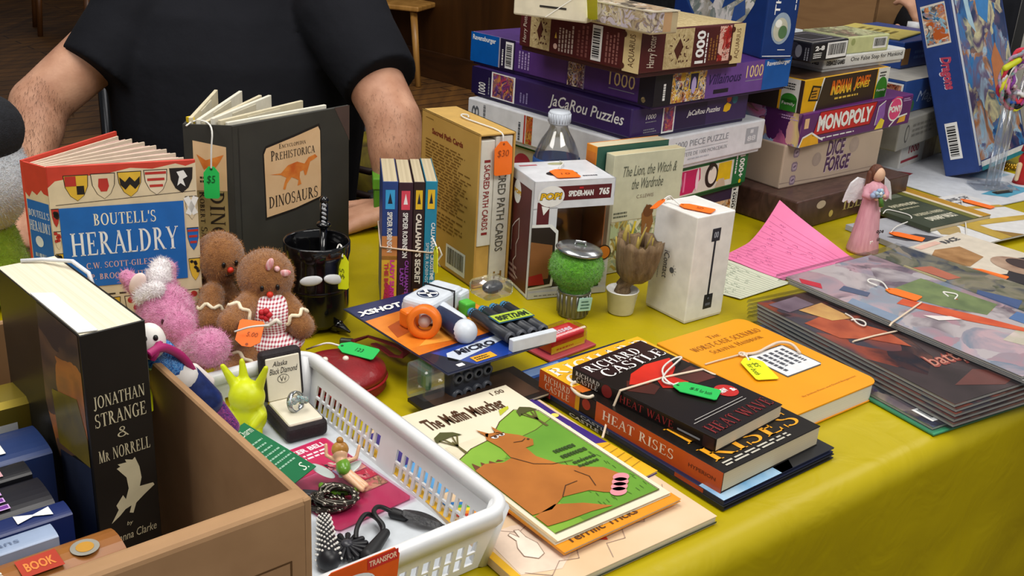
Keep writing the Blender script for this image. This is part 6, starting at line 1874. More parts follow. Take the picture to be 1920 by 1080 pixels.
# orange shop sticker on the front end
fx = Fr((-W_ / 2 + .030, -D_ / 2 - .0038, .0135), (1, 0, 0), (0, -.0, 1), .062, .046)
b = B()
b.prism([(0, 0), (.058, 0), (.062, .046), (.058, .0525), (.006, .0525), (0, .048)], fx, .0008, C('#d9531e', .35))
fy = Fr(fx.o + fx.n * .0008, fx.r, fx.u, fx.W, fx.H)
b.disc(fy, .36, .72, .019, C('#dfe6ee'), 1, .010); b.text(fy, 'Playskool', .10, .64, .62, .80, C('#5a7fae'), bold=.03, shear=.15, l=2); b.rect(fy, .56, .92, .98, 1.12, C('#c4252a'), 1); b.text(fy, 'TRANSFOR', .58, .97, .96, 1.08, C('#f0c8b0'), bold=.03, l=2); b.poly(fy, [(.1, .1), (.7, .1), (.84, .6), (.2, .45)], C('#4f9fc4'), 1)
b.build('shop_sticker', t)

Z0 = .0045
# yellow rabbit-like toy, seen from behind
q = at(466, 812, Z0)
t = thing('rabbit_toy', 'bright yellow rubber rabbit toy with upright ears in the white basket', 'toy', q)
YR = C('#c6d010', .4, var=.03)
b = B(); b.M = Matrix.Scale(.86, 4)
b.ball((0, 0, .022), (.0215, .019, .023), YR); b.ball((0, -.001, .047), (.0205, .0185, .0195), YR)
for p0, p1 in (((-.012, 0, .058), (-.0255, .0, .082)), ((-.004, .006, .06), (-.007, .010, .085)), ((.0125, 0, .058), (.0225, -.002, .084))): b.caps(p0, p1, .0065, .0032, YR)
b.caps((-.018, -.01, .03), (-.012, -.02, .02), .006, .005, YR); b.caps((.018, -.01, .03), (.011, -.02, .021), .006, .005, YR)
b.caps((-.012, -.008, .006), (-.014, -.02, .005), .0065, .006, YR); b.caps((.012, -.008, .006), (.014, -.02, .005), .0065, .006, YR)
b.build('body', t, mods=REMESH(.0016, 6))

# ring box
c, yaw, w, d = fit(.024, (538, 802), (496, 752), (602, 772), yaw=.62)
t = thing('ring_box', 'open dark ring box with a cream lining in the white basket', 'ring box', (c.x, c.y, Z0), yaw)
BXM = NOISY('#1b1417', '#241b1f', 200, .7, .4, 600); SAT = NOISY('#d8d0bb', '#e6dfcc', 40, .5)
b = B(); b.box(-w / 2, -d / 2, 0, w / 2, d / 2, .017, BXM, .005, 3); rb = b.build('box_base', t)
b = B(); b.box(-w / 2 + .004, -d / 2 + .004, .015, w / 2 - .004, d / 2 - .003, .0195, SAT, .002); b.build('cushion', rb)
b = B(); b.M = Matrix.Translation((0, d / 2, .017)) @ Matrix.Rotation(math.radians(-8), 4, 'X')
b.box(-w / 2, -.004, 0, w / 2, .010, .052, BXM, .005, 3); rl = b.build('box_lid', t)
b = B(); b.M = Matrix.Translation((0, d / 2, .017)) @ Matrix.Rotation(math.radians(-8), 4, 'X')
b.box(-w / 2 + .004, -.0055, .002, w / 2 - .004, -.003, .046, SAT, .001); fx = Fr((-w / 2 + .004, -.0055, .002), (1, 0, 0), (0, 0, 1), w - .008, .044)
b.text(fx, 'Alaska', .18, .80, .62, .92, K_, shear=.35); b.text(fx, 'Black Diamond', .08, .62, .92, .76, K_, shear=.35); b.text(fx, 'W', .36, .42, .58, .56, K_, bold=.02); b.disc(fx, .47, .49, .006, K_, 1, .0045); b.disc(fx, .47, .49, .0055, SAT, 2, .004)
b.build('lid_lining', rl)
t2 = thing('ring', 'silver ring with iridescent blue stones sitting in the ring box', 'ring', (c.x, c.y, Z0 + .0195), yaw)
b = B(); b.lathe([(.0085, -.002), (.0105, -.0025), (.011, 0), (.0105, .0025), (.0085, .002), (.0085, -.002)], C('#a9aeb2', .18, .95), (0, 0, .008), 30, (.5, -.8, .25), caps=False); b.build('band', t2)
IRI = ART(['#2f7a8a', '#8fb8b5', '#c2a8a0', '#3a4a4a', '#a8d0d0', '#6a5a5a'], 260, 3, .12, .6)
b = B()
for k in range(5): b.ball((-.008 + .004 * k, -.006 - .001 * (k % 2), .011 + .003 * math.sin(k * .8)), (.0032, .003, .0038), IRI, seg=8, rings=6, smooth=False)
b.build('stones', t2)

# green charm card
c4 = [at(447, 808, .044), at(495, 776, .044), at(586, 874, .024), at(549, 910, .024)]
ux = (c4[1] - c4[0]).normalized(); uyv = (c4[0] - c4[3]); n_ = ux.cross(uyv).normalized()
t = thing('charm_card', 'green printed card propped on a slope beside the yellow rabbit toy', 'card', c4[3])
b = B(); H = uyv.length; Wc = (c4[2] - c4[3]).length
fx = Fr(c4[3], ux, (uyv - ux * uyv.dot(ux)), Wc, H)
b.prism([(0, 0), (Wc, 0), (Wc, H), (0, H)], fx, .0012, C('#14693f', .4)); fy = Fr(fx.o + fx.n * .0012, fx.r, fx.u, Wc, H)
b.text(fy, 'Fairy Charm', .08, .80, .92, .93, C('#cfe0cc'), shear=.1); b.para(fy, .1, .22, .92, .74, 7, C('#8fb8a0'), 5, fill=.3); b.disc(fy, .12, .97, .006, C('#c9a832'), 2, .003); b.text(fy, 'S.', .62, .04, .85, .16, C('#cfe0cc'), shear=.3)
b.build('card', t, True)
t = thing('small_pouch', 'small white folded pouch under the green printed card', 'pouch', (c4[3] + c4[1]) * .5)
b = B(); m_ = (c4[0] + c4[1] + c4[2] + c4[3]) / 4; b.ball((m_.x, m_.y, Z0 + .012), (.018, .015, .012), C('#c9cdd2', .6)); b.build('pouch', t, True)

# pink card with clear bag
k4 = [at(634, 995, .006), at(777, 930, .006), at(632, 811, .006), at(556, 838, .006)]
ux = (k4[1] - k4[0]); Wc = ux.length; ux.normalize(); uyv = k4[3] - k4[0]; uyv -= ux * uyv.dot(ux); H = uyv.length
t = thing('toy_card', 'pink backing card with small picture panels lying in the white basket', 'card', k4[0])
fx = Fr(V3((k4[0].x, k4[0].y, Z0)), ux, uyv, Wc * .97, H)
b = B(); b.prism([(.003, 0), (fx.W - .003, 0), (fx.W, .003), (fx.W, H - .003), (fx.W - .003, H), (.003, H), (0, H - .003), (0, .003)], fx, .001, NOISY('#b53868', '#cf5f8a', 14, .35)); fy = Fr(fx.o + V3((0, 0, .001)), fx.r, fx.u, fx.W, H)
b.rect(fy, .02, .64, .98, .99, C('#c32a58', .35), 1); b.text(fy, 'TINKER BELL', .26, .90, .92, .955, C('#f2dce2'), bold=.04); b.para(fy, .28, .80, .90, .88, 2, C('#f2dce2'), 6); b.disc(fy, .10, .84, .004, C('#cfd3d2'), 2, .008)
P3 = [ART(['#c32a58', '#1c1418', '#f0d8c8', '#c32a58'], 60, 2), ART(['#8fb8d8', '#e3c88a', '#a8d0e8', '#f0e0b0'], 90, 4), ART(['#c32a48', '#e0506a', '#f3d0c0', '#8a1a2a'], 70, 5), ART(['#b5c98a', '#e0d0a0', '#7a8a4a', '#e8a89a'], 80, 6)]
for k, m_ in enumerate(P3): b.rect(fy, .62, .60 - .12 * k, .98, .71 - .12 * k, m_, 3)
b.build('card', t, True)
b = B(); fz = Fr(fx.o + V3((0, 0, .0022)), fx.r, fx.u, fx.W, H); b.rect(fz, -.02, -.03, 1.02, .62, CLEAR('#f3d0de', .10, .15), 0); b.build('clear_sleeve', t, True)

# winged clip figurine on the pink card
q = at(640, 905, .008)
t = thing('fairy_clip', 'tiny winged figure in a green dress on a green clip ring on the pink card', 'figurine', q, .25)
SK2 = C('#d8ab86', .3, coat=.4); GN2 = C('#5c8f1f', .3, coat=.4)
b = B(); b.tube([(.018 * math.cos(a), .013 * math.sin(a) - .008, .003) for a in [math.radians(170 + 200 * k / 20) for k in range(21)]], .0028, GN2, 8); b.build('clip_ring', t)
b = B(); b.ball((0, .012, .022), (.0065, .006, .0075), SK2); b.caps((0, .008, .018), (.003, .0, .012), .005, .0045, SK2)
b.caps((.006, -.002, .011), (.020, -.018, .007), .0038, .0026, SK2); b.caps((.004, -.004, .010), (.016, -.022, .006), .0038, .0026, SK2)
b.caps((-.004, .010, .017), (-.012, .015, .02), .002, .0018, SK2); b.caps((-.012, .015, .02), (-.012, .02, .028), .0018, .0016, SK2)
b.caps((.006, .008, .017), (.014, .009, .019), .002, .0018, SK2); b.caps((.014, .009, .019), (.017, .014, .028), .0018, .0016, SK2)
b.build('body', t, mods=REMESH(.0009, 2))
b = B(); b.ball((.0, .0145, .0255), (.0078, .0065, .0078), NOISY('#8a5a22', '#c99a4a', 80, .3)); b.ball((.0, .016, .034), .0032, C('#a8742c', .3)); b.build('hair', t)
b = B(); b.ball((.002, .003, .0145), (.0068, .0105, .0068), GN2); b.build('dress', t)
for sg in (-1, 1):
    b = B(); b.ball((sg * .012 - .004, .004, .011), (.0125, .006, .0007), C('#b9c3c0', .2), Matrix.Rotation(sg * .5, 3, 'Z') @ Matrix.Rotation(-sg * .35, 3, 'Y')); b.build('wing', t)

# dark chain heap
q = at(622, 948, Z0)
t = thing('chain_necklace', 'dark metal chain necklace heaped on the pink card', 'necklace', (q.x, q.y, Z0 + .002))
CHN = C('#4a4640', .25, .9); R_ = random.Random(8)
b = B()
for s_ in range(3):
    pts = []
    a = R_.uniform(0, 6)
    for k in range(46):
        a += .42; r = .006 + .012 * abs(math.sin(k * .23 + s_))
        pts.append((r * math.cos(a) * 1.25, r * math.sin(a) * .9, .0025 + .0035 * s_ + .002 * math.sin(k * .9)))
    b.tube(pts, .0019, CHN, 5)
    for k in range(0, 46, 1):
        if k % 2 == 0: b.ball(V3(pts[k]), (.0026, .0026, .0018), C('#8d877c', .2, .95), seg=6, rings=4)
b.build('chain', t)
b = B(); b.box(-.028, .006, .001, -.012, .014, .004, C('#2b2d33', .4), .001); b.build('clasp', t)

# dotted beaded tassel and black flower
q = at(612, 1032, Z0)
t = thing('beaded_tassel', 'black tassel covered in white bead dots lying in the basket beside the carton', 'tassel', (q.x, q.y, Z0))
BT = C('#15151a', .4); BD = C('#e0ddd6', .3)
ax0, ax1 = V3((-.008, .032, .007)), V3((.006, -.022, .008))
b = B(); b.caps(ax0, ax1, .0055, .0095, BT); b.build('core', t)
b = B(); dr = (ax1 - ax0); L = dr.length; dn = dr.normalized(); e1 = dn.orthogonal().normalized(); e2 = dn.cross(e1)
for j in range(16):
    for k in range(12):
        a = 2 * PI * (k + .5 * (j % 2)) / 12; f_ = j / 15; r = .0058 + .0042 * f_
        p = ax0 + dr * f_ + (e1 * math.cos(a) + e2 * math.sin(a)) * r
        if p.z > .003: b.ball(p, .0011, BD, seg=6, rings=4)
o_ = b.build('beads', t); o_['kind'] = 'stuff'
q = at(650, 1025, Z0 + .006)
t = thing('flower_brooch', 'black ribbed flower brooch among the trinkets in the white basket', 'brooch', (q.x, q.y, Z0))
b = B()
for k in range(15):
    a = 2 * PI * k / 15; b.caps((.004 * math.cos(a), .004 * math.sin(a), .008), (.0155 * math.cos(a), .0155 * math.sin(a), .006), .0014, .0026, BT, 8)
b.build('petals', t)
b = B(); b.ball((0, 0, .009), (.005, .005, .003), C('#3a3a40', .3)); b.build('centre', t)

# black cord with leaf pendant
t = thing('cord_necklace', 'black cord necklace with a long leaf pendant at the end of the white basket', 'necklace', at(700, 985, Z0))
pts = [at(*q_, z) for q_, z in (((660, 1048), Z0 + .004), ((700, 1038), Z0 + .004), ((722, 1005), Z0 + .004), ((712, 975), Z0 + .005), ((690, 962), Z0 + .012), ((680, 968), Z0 + .014), ((668, 990), Z0 + .012), ((667, 1010), Z0 + .008))]
pts2 = [at(*q_, z) for q_, z in (((716, 1000), Z0 + .006), ((720, 985), Z0 + .010), ((703, 968), Z0 + .014), ((700, 955), Z0 + .014), ((712, 948), Z0 + .012), ((736, 960), Z0 + .006))]


def smooth_pts(p, k=3):
    for _ in range(k):
        q_ = [p[0]]
        for a, c_ in zip(p, p[1:]): q_ += [a.lerp(c_, .25), a.lerp(c_, .75)]
        p = q_ + [p[-1]]
    return p


b = B(); b.tube(smooth_pts(pts), .0021, C('#141416', .45), 7); b.tube(smooth_pts(pts2), .0021, C('#141416', .45), 7); b.build('cord', t, True)
e0, e1_ = at(738, 962, Z0 + .004), at(836, 990, Z0 + .004)
b = B(); b.caps(e0, e0.lerp(e1_, .22), .0048, .0042, C('#1a1a1c', .5)); b.build('bead', t, True)
dr = (e1_ - e0); dn = dr.normalized(); sn = V3((-dn.y, dn.x, 0))
b = B(); vs, fs = [], []
for i in range(13):
    f_ = i / 12; wd = .0085 * math.sin(PI * min(1, .12 + f_ * .9)) ** .8
    c_ = e0 + dr * (.18 + .82 * f_) + V3((0, 0, .004 - .003 * f_))
    vs += [c_ + sn * wd, c_ + V3((0, 0, .002)), c_ - sn * wd, c_ - V3((0, 0, .002))]
for i in range(12):
    for k in range(4): fs.append((i * 4 + k, i * 4 + (k + 1) % 4, i * 4 + 4 + (k + 1) % 4, i * 4 + 4 + k))
fs += [(3, 2, 1, 0), (48, 49, 50, 51)]
b.add(vs, fs, NOISY('#19191b', '#2c2c30', 200, .4, .3, 300)); b.build('leaf_pendant', t, True)
b = B(); b.caps(at(722, 1000, Z0 + .006), at(690, 1042, Z0 + .006), .0042, .0065, C('#1a1a1c', .5)); b.build('dark_tassel', t, True)

# mermaid doll on the carton's edge
def axz(px, py, z): return at(px, py, z)


h0 = at(281, 640, .205)
t = thing('mermaid_doll', 'small mermaid rag doll with blue and purple sequins lying along the carton edge', 'doll', h0)
b = B(); b.ball(h0, (.011, .010, .0135), C('#e6e2dc', .6)); b.build('head', t, True)
dirc = (CP - h0).normalized(); rr_ = dirc.cross(V3((0, 0, 1))).normalized() * -1; uu_ = rr_.cross(dirc) * -1
uu_ = dirc.cross(rr_)
b = B()
for sx in (-.3, .35): b.ball(h0 + dirc * .0100 + rr_ * sx * .011 + uu_ * .002, (.0019, .0019, .0022), C('#1a1414'), seg=8, rings=6)
b.build('eyes', t, True)
b = B(); b.ball(h0 + dirc * .0105 - uu_ * .006, (.002, .0012, .001), C('#b02a3a'), seg=8, rings=6); b.build('mouth', t, True)
MG = C('#a31f63', .5)
b = B(); b.tube(smooth_pts([at(278, 665, .205), at(300, 650, .207), at(320, 655, .2), at(345, 670, .19), at(362, 698, .175)]), .0032, MG, 7)
b.tube(smooth_pts([at(290, 622, .208), at(300, 640, .206), at(292, 660, .205), at(285, 672, .2)]), .0030, MG, 7); b.build('hair_ribbon', t, True)
SQB = ART(['#1a4fa0', '#3f8fd8', '#0f2f6a', '#7ab8f0', '#163f8a'], 260, 3, .15, .6); SQN = NOISY('#14204a', '#1f3068', 200, .3); SQP = ART(['#5a1f6a', '#8a3a8a', '#2a1f4a', '#b04a80', '#3a2f7a'], 260, 5, .2, .5)
b = B(); b.caps(at(298, 666, .19), at(322, 690, .18), .0125, .0115, SQB); b.build('bodice', t, True)
b = B(); b.caps(at(326, 694, .178), at(342, 706, .172), .0115, .0115, C('#dcd8d4', .6)); b.build('waist_band', t, True)
b = B(); b.caps(at(346, 712, .168), at(388, 752, .15), .0125, .0115, SQN); b.build('skirt', t, True)
b = B(); b.caps(at(384, 748, .150), at(432, 800, .125), .0105, .007, SQP); b.build('tail', t, True)
b = B(); b.caps(at(362, 694, .172), at(390, 716, .160), .0052, .0048, C('#ddd2cc', .6)); b.build('arm', t, True)

# ================================================================== carton of books
CZ = .19
K0 = at(585, 932, CZ)
CY = .725
cu = V3((math.cos(CY), math.sin(CY), 0)); cv = V3((-math.sin(CY), math.cos(CY), 0))
U1 = K0.dot(cu); V0 = K0.dot(cv)
V1 = V0 + .335; U0 = U1 - .40
loc = cu * (U0 + U1) / 2 + cv * (V0 + V1) / 2


def carton_mat():
    mt, nt, p, o = newmat('corrugated_card')
    tc = nt.nodes.new('ShaderNodeTexCoord')
    n = nd(nt, 'ShaderNodeTexNoise', Scale=35.0, Detail=6.0)
    nt.links.new(tc.outputs['Object'], n.inputs['Vector'])
    r = ramp(nt, [(.3, '#98744f'), (.7, '#a58059')]); nt.links.new(n.outputs[0], r.inputs[0]); nt.links.new(r.outputs[0], p.inputs['Base Color'])
    wv = nd(nt, 'ShaderNodeTexWave', Scale=26.0, Distortion=.6); wv.bands_direction = 'Z'
    nt.links.new(tc.outputs['Object'], wv.inputs['Vector'])
    bp = nd(nt, 'ShaderNodeBump', Strength=.08, Distance=.002); nt.links.new(n.outputs[0], bp.inputs['Height']); nt.links.new(bp.outputs[0], p.inputs['Normal'])
    p.inputs['Roughness'].default_value = .75
    return mt


CTM = carton_mat(); CTE = NOISY('#b08a5e', '#9a744a', 150, .8)
t = thing('cardboard_carton', 'open brown cardboard carton of books at the near end of the table', 'cardboard box', (loc.x, loc.y, 0), CY)
hw, hd = (U1 - U0) / 2, (V1 - V0) / 2
th = .006
for nm, a in (('side_panel', (hw - th, -hd, 0, hw, hd, CZ)), ('side_panel', (-hw, -hd, 0, -hw + th, hd, CZ)), ('end_panel', (-hw, hd - th, 0, hw, hd, CZ)), ('base_panel', (-hw, -hd, 0, hw, hd, .004))):
    b = B(); b.box(*a, CTM, .0012, 1); b.build(nm, t)
# near end: folded over to double thickness, rounded fold on top
b = B(); b.box(-hw, -hd, 0, hw, -hd + .015, CZ + .001, CTM, .0045, 3)
fx = Fr((-hw, -hd, 0), (1, 0, 0), (0, 0, 1), 2 * hw, CZ)
b.line(fx, [(.72, .40), (.72, .80), (.965, .80), (.965, .40)], .0012, C('#5a3f24'), 1); b.line(fx, [(.72, .44), (.965, .44)], .0012, C('#5a3f24'), 1)
b.build('end_panel', t)

# big black paperback
c, yaw, w, d = fit(.25, (148, 630), (7, 496), (263, 594))
t = thing('paperback_book', 'very thick black paperback with a pale raven on its spine, standing in the carton', 'book', (c.x, c.y, .0045), yaw)
h = .2455
BP = NOISY('#1a1917', '#24221f', 20, .35)
cb = book(t, w, d, h, 'x', '-y', BP, pages_mat('#ddd5c0', '#cfc5ac', 'x'), False, bt=.001)
f = faces(w, d, h); x = f['front']; CR2 = C('#cfc6a4', .5)
cb.text(x, 'JONATHAN', .10, .785, .90, .825, CR2, serif=True); cb.text(x, 'STRANGE', .10, .735, .90, .775, CR2, serif=True); cb.text(x, '&', .42, .69, .6, .72, CR2, serif=True); cb.text(x, 'Mr NORRELL', .10, .632, .92, .668, CR2, serif=True)
cb.poly(x, [(.20, .44), (.33, .475), (.30, .49), (.42, .515), (.46, .50), (.52, .53), (.50, .565), (.36, .60), (.42, .603), (.38, .612), (.52, .61), (.50, .62), (.62, .612), (.66, .618), (.72, .585), (.74, .55), (.70, .525), (.92, .522), (.94, .514), (.76, .495), (.62, .478), (.56, .45), (.50, .455), (.54, .475), (.44, .47), (.34, .455)], CR2)
cb.text(x, 'by', .44, .415, .54, .43, CR2, shear=.2); cb.text(x, 'Susanna Clarke', .12, .375, .92, .40, CR2, shear=.2)
x = f['left']
cb.poly(x, [(.52, .995), (.98, .995), (.98, .66), (.60, .55), (.50, .7)], ART(['#8a5a34', '#c98a4a', '#4a3a30', '#b5703a', '#6a5040', '#2a2a34'], 22, 7), 1); cb.poly(x, [(.6, .76), (.9, .80), (.98, .70), (.98, .62), (.62, .6)], NOISY('#8d7a20', '#4a4a30', 20, .25), 2); cb.poly(x, [(.6, .0), (.98, .0), (.98, .62), (.62, .58)], NOISY('#23283a', '#3a4258', 12, .2), 1)
for k in range(9): cb.line(x, [(.40 + .03 * k, .52 - .03 * k), (.62 + .03 * k, .40 - .045 * k)], .0006, C('#6a6f7c', .2), 3)
cb.build('cover', t)
b = B(); tp = Fr((-w / 2, -d / 2, h), (1, 0, 0), (0, 1, 0), w, d)
b.prism([(.001, .004), (.012, .001), (.013, .072), (.001, .08)], tp, .0006, C('#e6e6e2', .6))
b.tube([V3((-.004, d * .06, h + .001)) + V3(q_) for q_ in ((.0, .06, 0), (.012, .052, .001), (.024, .03, .004), (w / 2 + .006, .01, .001), (w / 2 + .007, .004, -.012))], .0015, C('#d8d9dc', .5), 6)
b.build('tape_and_string', t)

# row of books, spines up
SPN_ = [
    # name, label, far-right px, near-right px, top z, height, colours
    ('gold_case', 'shiny gold case with a barcode at the back of the carton', (60, 703), (72, 742), .162, '#9a8424', 'gold'),
    ('paperback_book', 'navy book with two big white letters on its upturned side in the carton', (62, 790), (94, 842), .153, '#1f3566', 'wm'),
    ('paperback_book', 'thin black book with pinkish letters lying in the carton', (36, 852), (60, 885), .152, '#15151a', 'on'),
    ('paperback_book', 'black book with purple outlined capitals lying in the carton', (64, 890), (106, 935), .151, '#19181f', 'gle'),
    ('paperback_book', 'dark blue book with a white bow mark in the carton', (108, 926), (138, 960), .150, '#16265a', 'bow'),
    ('paperback_book', 'pale grey blue book with faint lettering in the carton', (88, 962), (104, 1005), .149, '#8d9db8', 'grey'),
    ('paperback_book', 'thick brown book with white title and red badge in the carton', (196, 964), (243, 1035), .150, '#7a4326', 'brown'),
    ('paperback_book', 'bright blue book with a small dark mark, nearest in the carton', (216, 1030), (243, 1062), .147, '#2a78cc', 'blue')]
PREV = 9
_j = at(148, 630, .25); JSV = _j.dot(cv) - .004; JSU = min(_j.dot(cu), at(7, 496, .25).dot(cu))
for nm, lab, pf, pn, zt, hx_, kind in SPN_:
    Fp, Np = at(*pf, zt), at(*pn, zt)
    vN, vF = Np.dot(cv), Fp.dot(cv); uR = (Np.dot(cu) + Fp.dot(cu)) / 2
    if vF > JSV: uR = min(uR, JSU - .003)
    vF = min(vF, PREV - .0008); vN = min(max(vN, V0 + .018), vF - .008); PREV = vN
    th_ = vF - vN
    uL = max(uR - .20, U0 + .008)
    c_ = cu * (uL + uR) / 2 + cv * (vN + th_ / 2)
    hb = .118
    zb = .0045 if kind != 'x' else 0
    t = thing(nm, lab, 'case' if nm == 'gold_case' else 'book', (c_.x, c_.y, zb), CY, None if nm == 'gold_case' else 'books lying spine up in the carton')
    w_, h_ = uR - uL, zt - zb
    mt = NOISY('#8a7418', '#b5a040', 8, .25, metal=.6) if kind == 'gold' else (NOISY('#6a3a22', '#96602a', 18, .35) if kind == 'brown' else C(hx_, .35))
    DM = .3 if kind == 'brown' else .08
    b = B()
    pr_ = [(-th_ / 2, 0), (th_ / 2, 0), (th_ / 2, h_ - th_ * DM)] + [(th_ / 2 * math.cos(a_), h_ - th_ * DM + th_ * DM * math.sin(a_)) for a_ in [PI * k / 10 for k in range(1, 10)]] + [(-th_ / 2, h_ - th_ * DM)]
    if kind == 'gold': pr_ = [(-th_ / 2, 0), (th_ / 2, 0), (th_ / 2, h_ - .004), (th_ / 2 - .004, h_), (-th_ / 2 + .004, h_), (-th_ / 2, h_ - .004)]
    fe = Fr((-w_ / 2, 0, 0), (0, 1, 0), (0, 0, 1), 1, 1)
    b.prism(pr_, fe, w_, mt)
    tp = Fr((-w_ / 2, -th_ / 2, h_ + .0002), (1, 0, 0), (0, 1, 0), w_, th_); fr_ = Fr((-w_ / 2, -th_ / 2, 0), (1, 0, 0), (0, 0, 1), w_, h_)
    if kind == 'gold': b.barcode(fr_, .70, .50, .95, .90, 'x')
    if kind == 'wm': b.text(tp, 'MW', .66, .22, .87, .74, WHT, 180, bold=.05)
    if kind == 'on': b.text(tp, 'on', .76, .2, .92, .8, C('#c99aa0'), bold=.04)
    if kind == 'gle':
        b.text(tp, 'GLE', .68, .12, .88, .78, C('#c9a0d8'), bold=.05, l=2); b.text(tp, 'GLE', .684, .15, .876, .75, C('#6a2a8a'), bold=.015, l=3)
    if kind == 'bow': b.poly(tp, [(.85, .25), (.90, .45), (.95, .2), (.95, .75), (.90, .55), (.85, .8)], WHT, 3)
    if kind == 'grey': b.text(tp, 'Platonians', .70, .35, .90, .62, C('#5f6f8c'))
    if kind == 'brown':
        b.text(tp, 'Ugly Nights', .40, .30, .68, .62, C('#e0d8cc'), bold=.03, l=3); b.rect(tp, .72, .22, .83, .66, C('#a8341f'), 3); b.text(tp, 'BOOK', .735, .32, .815, .54, C('#d8803a'), bold=.03, l=4); b.disc(tp, .90, .45, .008, C('#8d8a80'), 3); b.disc(tp, .90, .45, .005, C('#b5842c'), 4)
    if kind == 'blue': b.rect(tp, .86, .3, .93, .8, C('#14284a'), 3)
    b.build('cover', t)
# ================================================================== booklets and books along the near edge
def flat(name, label, cat, z0, h, F, L, R, cover, group=None, pages='#d8cfba', hard=False, spine=True, d=None, w=None, yaw=None, bt=.0006, over=.002, rc=0):
    """book or booklet lying flat, spine on its left side; returns thing, cover builder, frames, dims"""
    c, yaw, w, d = fit(z0 + h, F, L, R, d, w, yaw)
    t = thing(name, label, cat, (c.x, c.y, z0), yaw, group)
    cb = book(t, w, d, h, 'z', '-x', cover, pages_mat(pages, '#c2b79c', 'z', 1400), hard, over, bt)
    return t, cb, faces(w, d, h), (w, d, h)


BG = 'picture booklets fanned near the table edge'
# bottom: pale picture book with clouds and rainbow
PCH = NOISY('#d3b38c', '#e0c8a8', 10, .55)
t, cb, f, D = flat('picture_book', 'pale peach picture book with clouds and a rainbow, undermost of the booklets', 'book', 0, .008, (1004, 1122), (694, 850), (1346, 968), PCH, BG, d=.285)
x = f['top']
cb.rect(x, 0, 0, .035, 1, C('#dba81e', .5), 1)
CLD = C('#e0c9b4', .55); CLN = C('#a08878', .6)
cb.poly(x, [(.04, .10), (.2, .06), (.34, .12), (.36, .2), (.28, .28), (.2, .3), (.06, .30)], CLD, 1)
cb.line(x, [(.06, .1), (.14, .05), (.22, .09), (.3, .07), (.36, .14), (.35, .22), (.27, .28), (.2, .26), (.12, .31), (.06, .29)], .0007, CLN, 2)
cb.line(x, [(.42, .02), (.46, .08), (.55, .07), (.6, .13), (.7, .1), (.78, .17), (.88, .14), (.97, .22)], .0007, CLN, 2)
cb.line(x, [(.5, .3), (.58, .33), (.64, .27), (.75, .30), (.82, .24), (.92, .3)], .0007, CLN, 2)
for k, cc_ in enumerate(('#c23a22', '#e08a1e', '#e6cf2a', '#4a9a3a', '#2a72b8')):
    cb.poly(x, [(.05, .42 + .018 * k), (.28, .33 + .018 * k), (.28, .348 + .018 * k), (.05, .438 + .018 * k)], C(cc_, .5), 3)
    cb.poly(x, [(.40 + .012 * k, .13 + .012 * k), (.48 + .004 * k, .09 + .016 * k), (.488 + .004 * k, .105 + .016 * k), (.40 + .012 * k, .147 + .012 * k)], C(cc_, .5), 3)
cb.poly(x, [(.12, .16), (.16, .13), (.2, .14), (.22, .19), (.205, .23), (.21, .27), (.19, .275), (.18, .24), (.165, .27), (.15, .265), (.155, .23), (.13, .2)], C('#e9dccb', .55), 3); cb.line(x, [(.12, .16), (.16, .13), (.2, .14), (.22, .19), (.205, .23), (.21, .27), (.19, .275), (.18, .24), (.165, .27), (.15, .265), (.155, .23), (.13, .2), (.12, .16)], .0006, CLN, 4)
cb.rect(x, .05, .55, .98, .98, C('#5aa0d8', .5), 1); cb.rect(x, .05, .75, .98, .98, C('#3a2a7a'), 2)
cb.rect(f['front'], 0, .1, 1, .35, C('#3a4a44'), 1)
cb.build('cover', t)
# purple star booklet
t, cb, f, D = flat('picture_booklet', 'purple and yellow striped booklet showing along the edge of the brown creature booklet', 'booklet', .008, .003, (1046, 974), (766, 788), (1240, 882), C('#3b2478', .45), BG, d=.215, w=.13)
x = f['top']
cb.poly(x, [(.3, .0), (1, .0), (1, .30), (.75, .36), (.3, .3)], C('#dba81a', .5), 1)
for k in range(5): cb.line(x, [(.4, .04 + .05 * k), (.99, .1 + .045 * k)], .0012, C('#a87a10'), 2)
for k, (a, e, cc_) in enumerate(((.9, .93, '#d8782a'), (.95, .83, '#e0c030'), (.86, .74, '#c9662a'), (.96, .62, '#e6d860'), (.9, .5, '#e0c030'), (.75, .88, '#5a3aa8'))): cb.disc(x, a, e, .004, C(cc_), 2)
cb.rect(x, .5, .95, .8, 1, C('#9ab0d8'), 2)
cb.build('cover', t)
# black magazine peeping out behind
t, cb, f, D = flat('picture_booklet', 'black covered booklet poking out behind the brown creature booklet', 'booklet', .0085, .004, (838, 800), (742, 770), (945, 738), C('#1c1715', .4), BG, d=.07, w=.14, yaw=.70)
cb.rect(f['top'], .1, .1, .9, .9, NOISY('#2a201c', '#4a3426', 30, .4), 1); cb.build('cover', t)
# orange trick book
t, cb, f, D = flat('picture_booklet', 'orange booklet with brown lettering sticking out under the brown creature booklet', 'booklet', .0125, .003, (1058, 1036), (820, 836), (1262, 926), C('#dd8f1c', .45), BG, d=.24)
cb.text(f['top'], 'Terrific Tricks', .08, .025, .66, .062, C('#5a3412'), bold=.02); cb.build('cover', t)
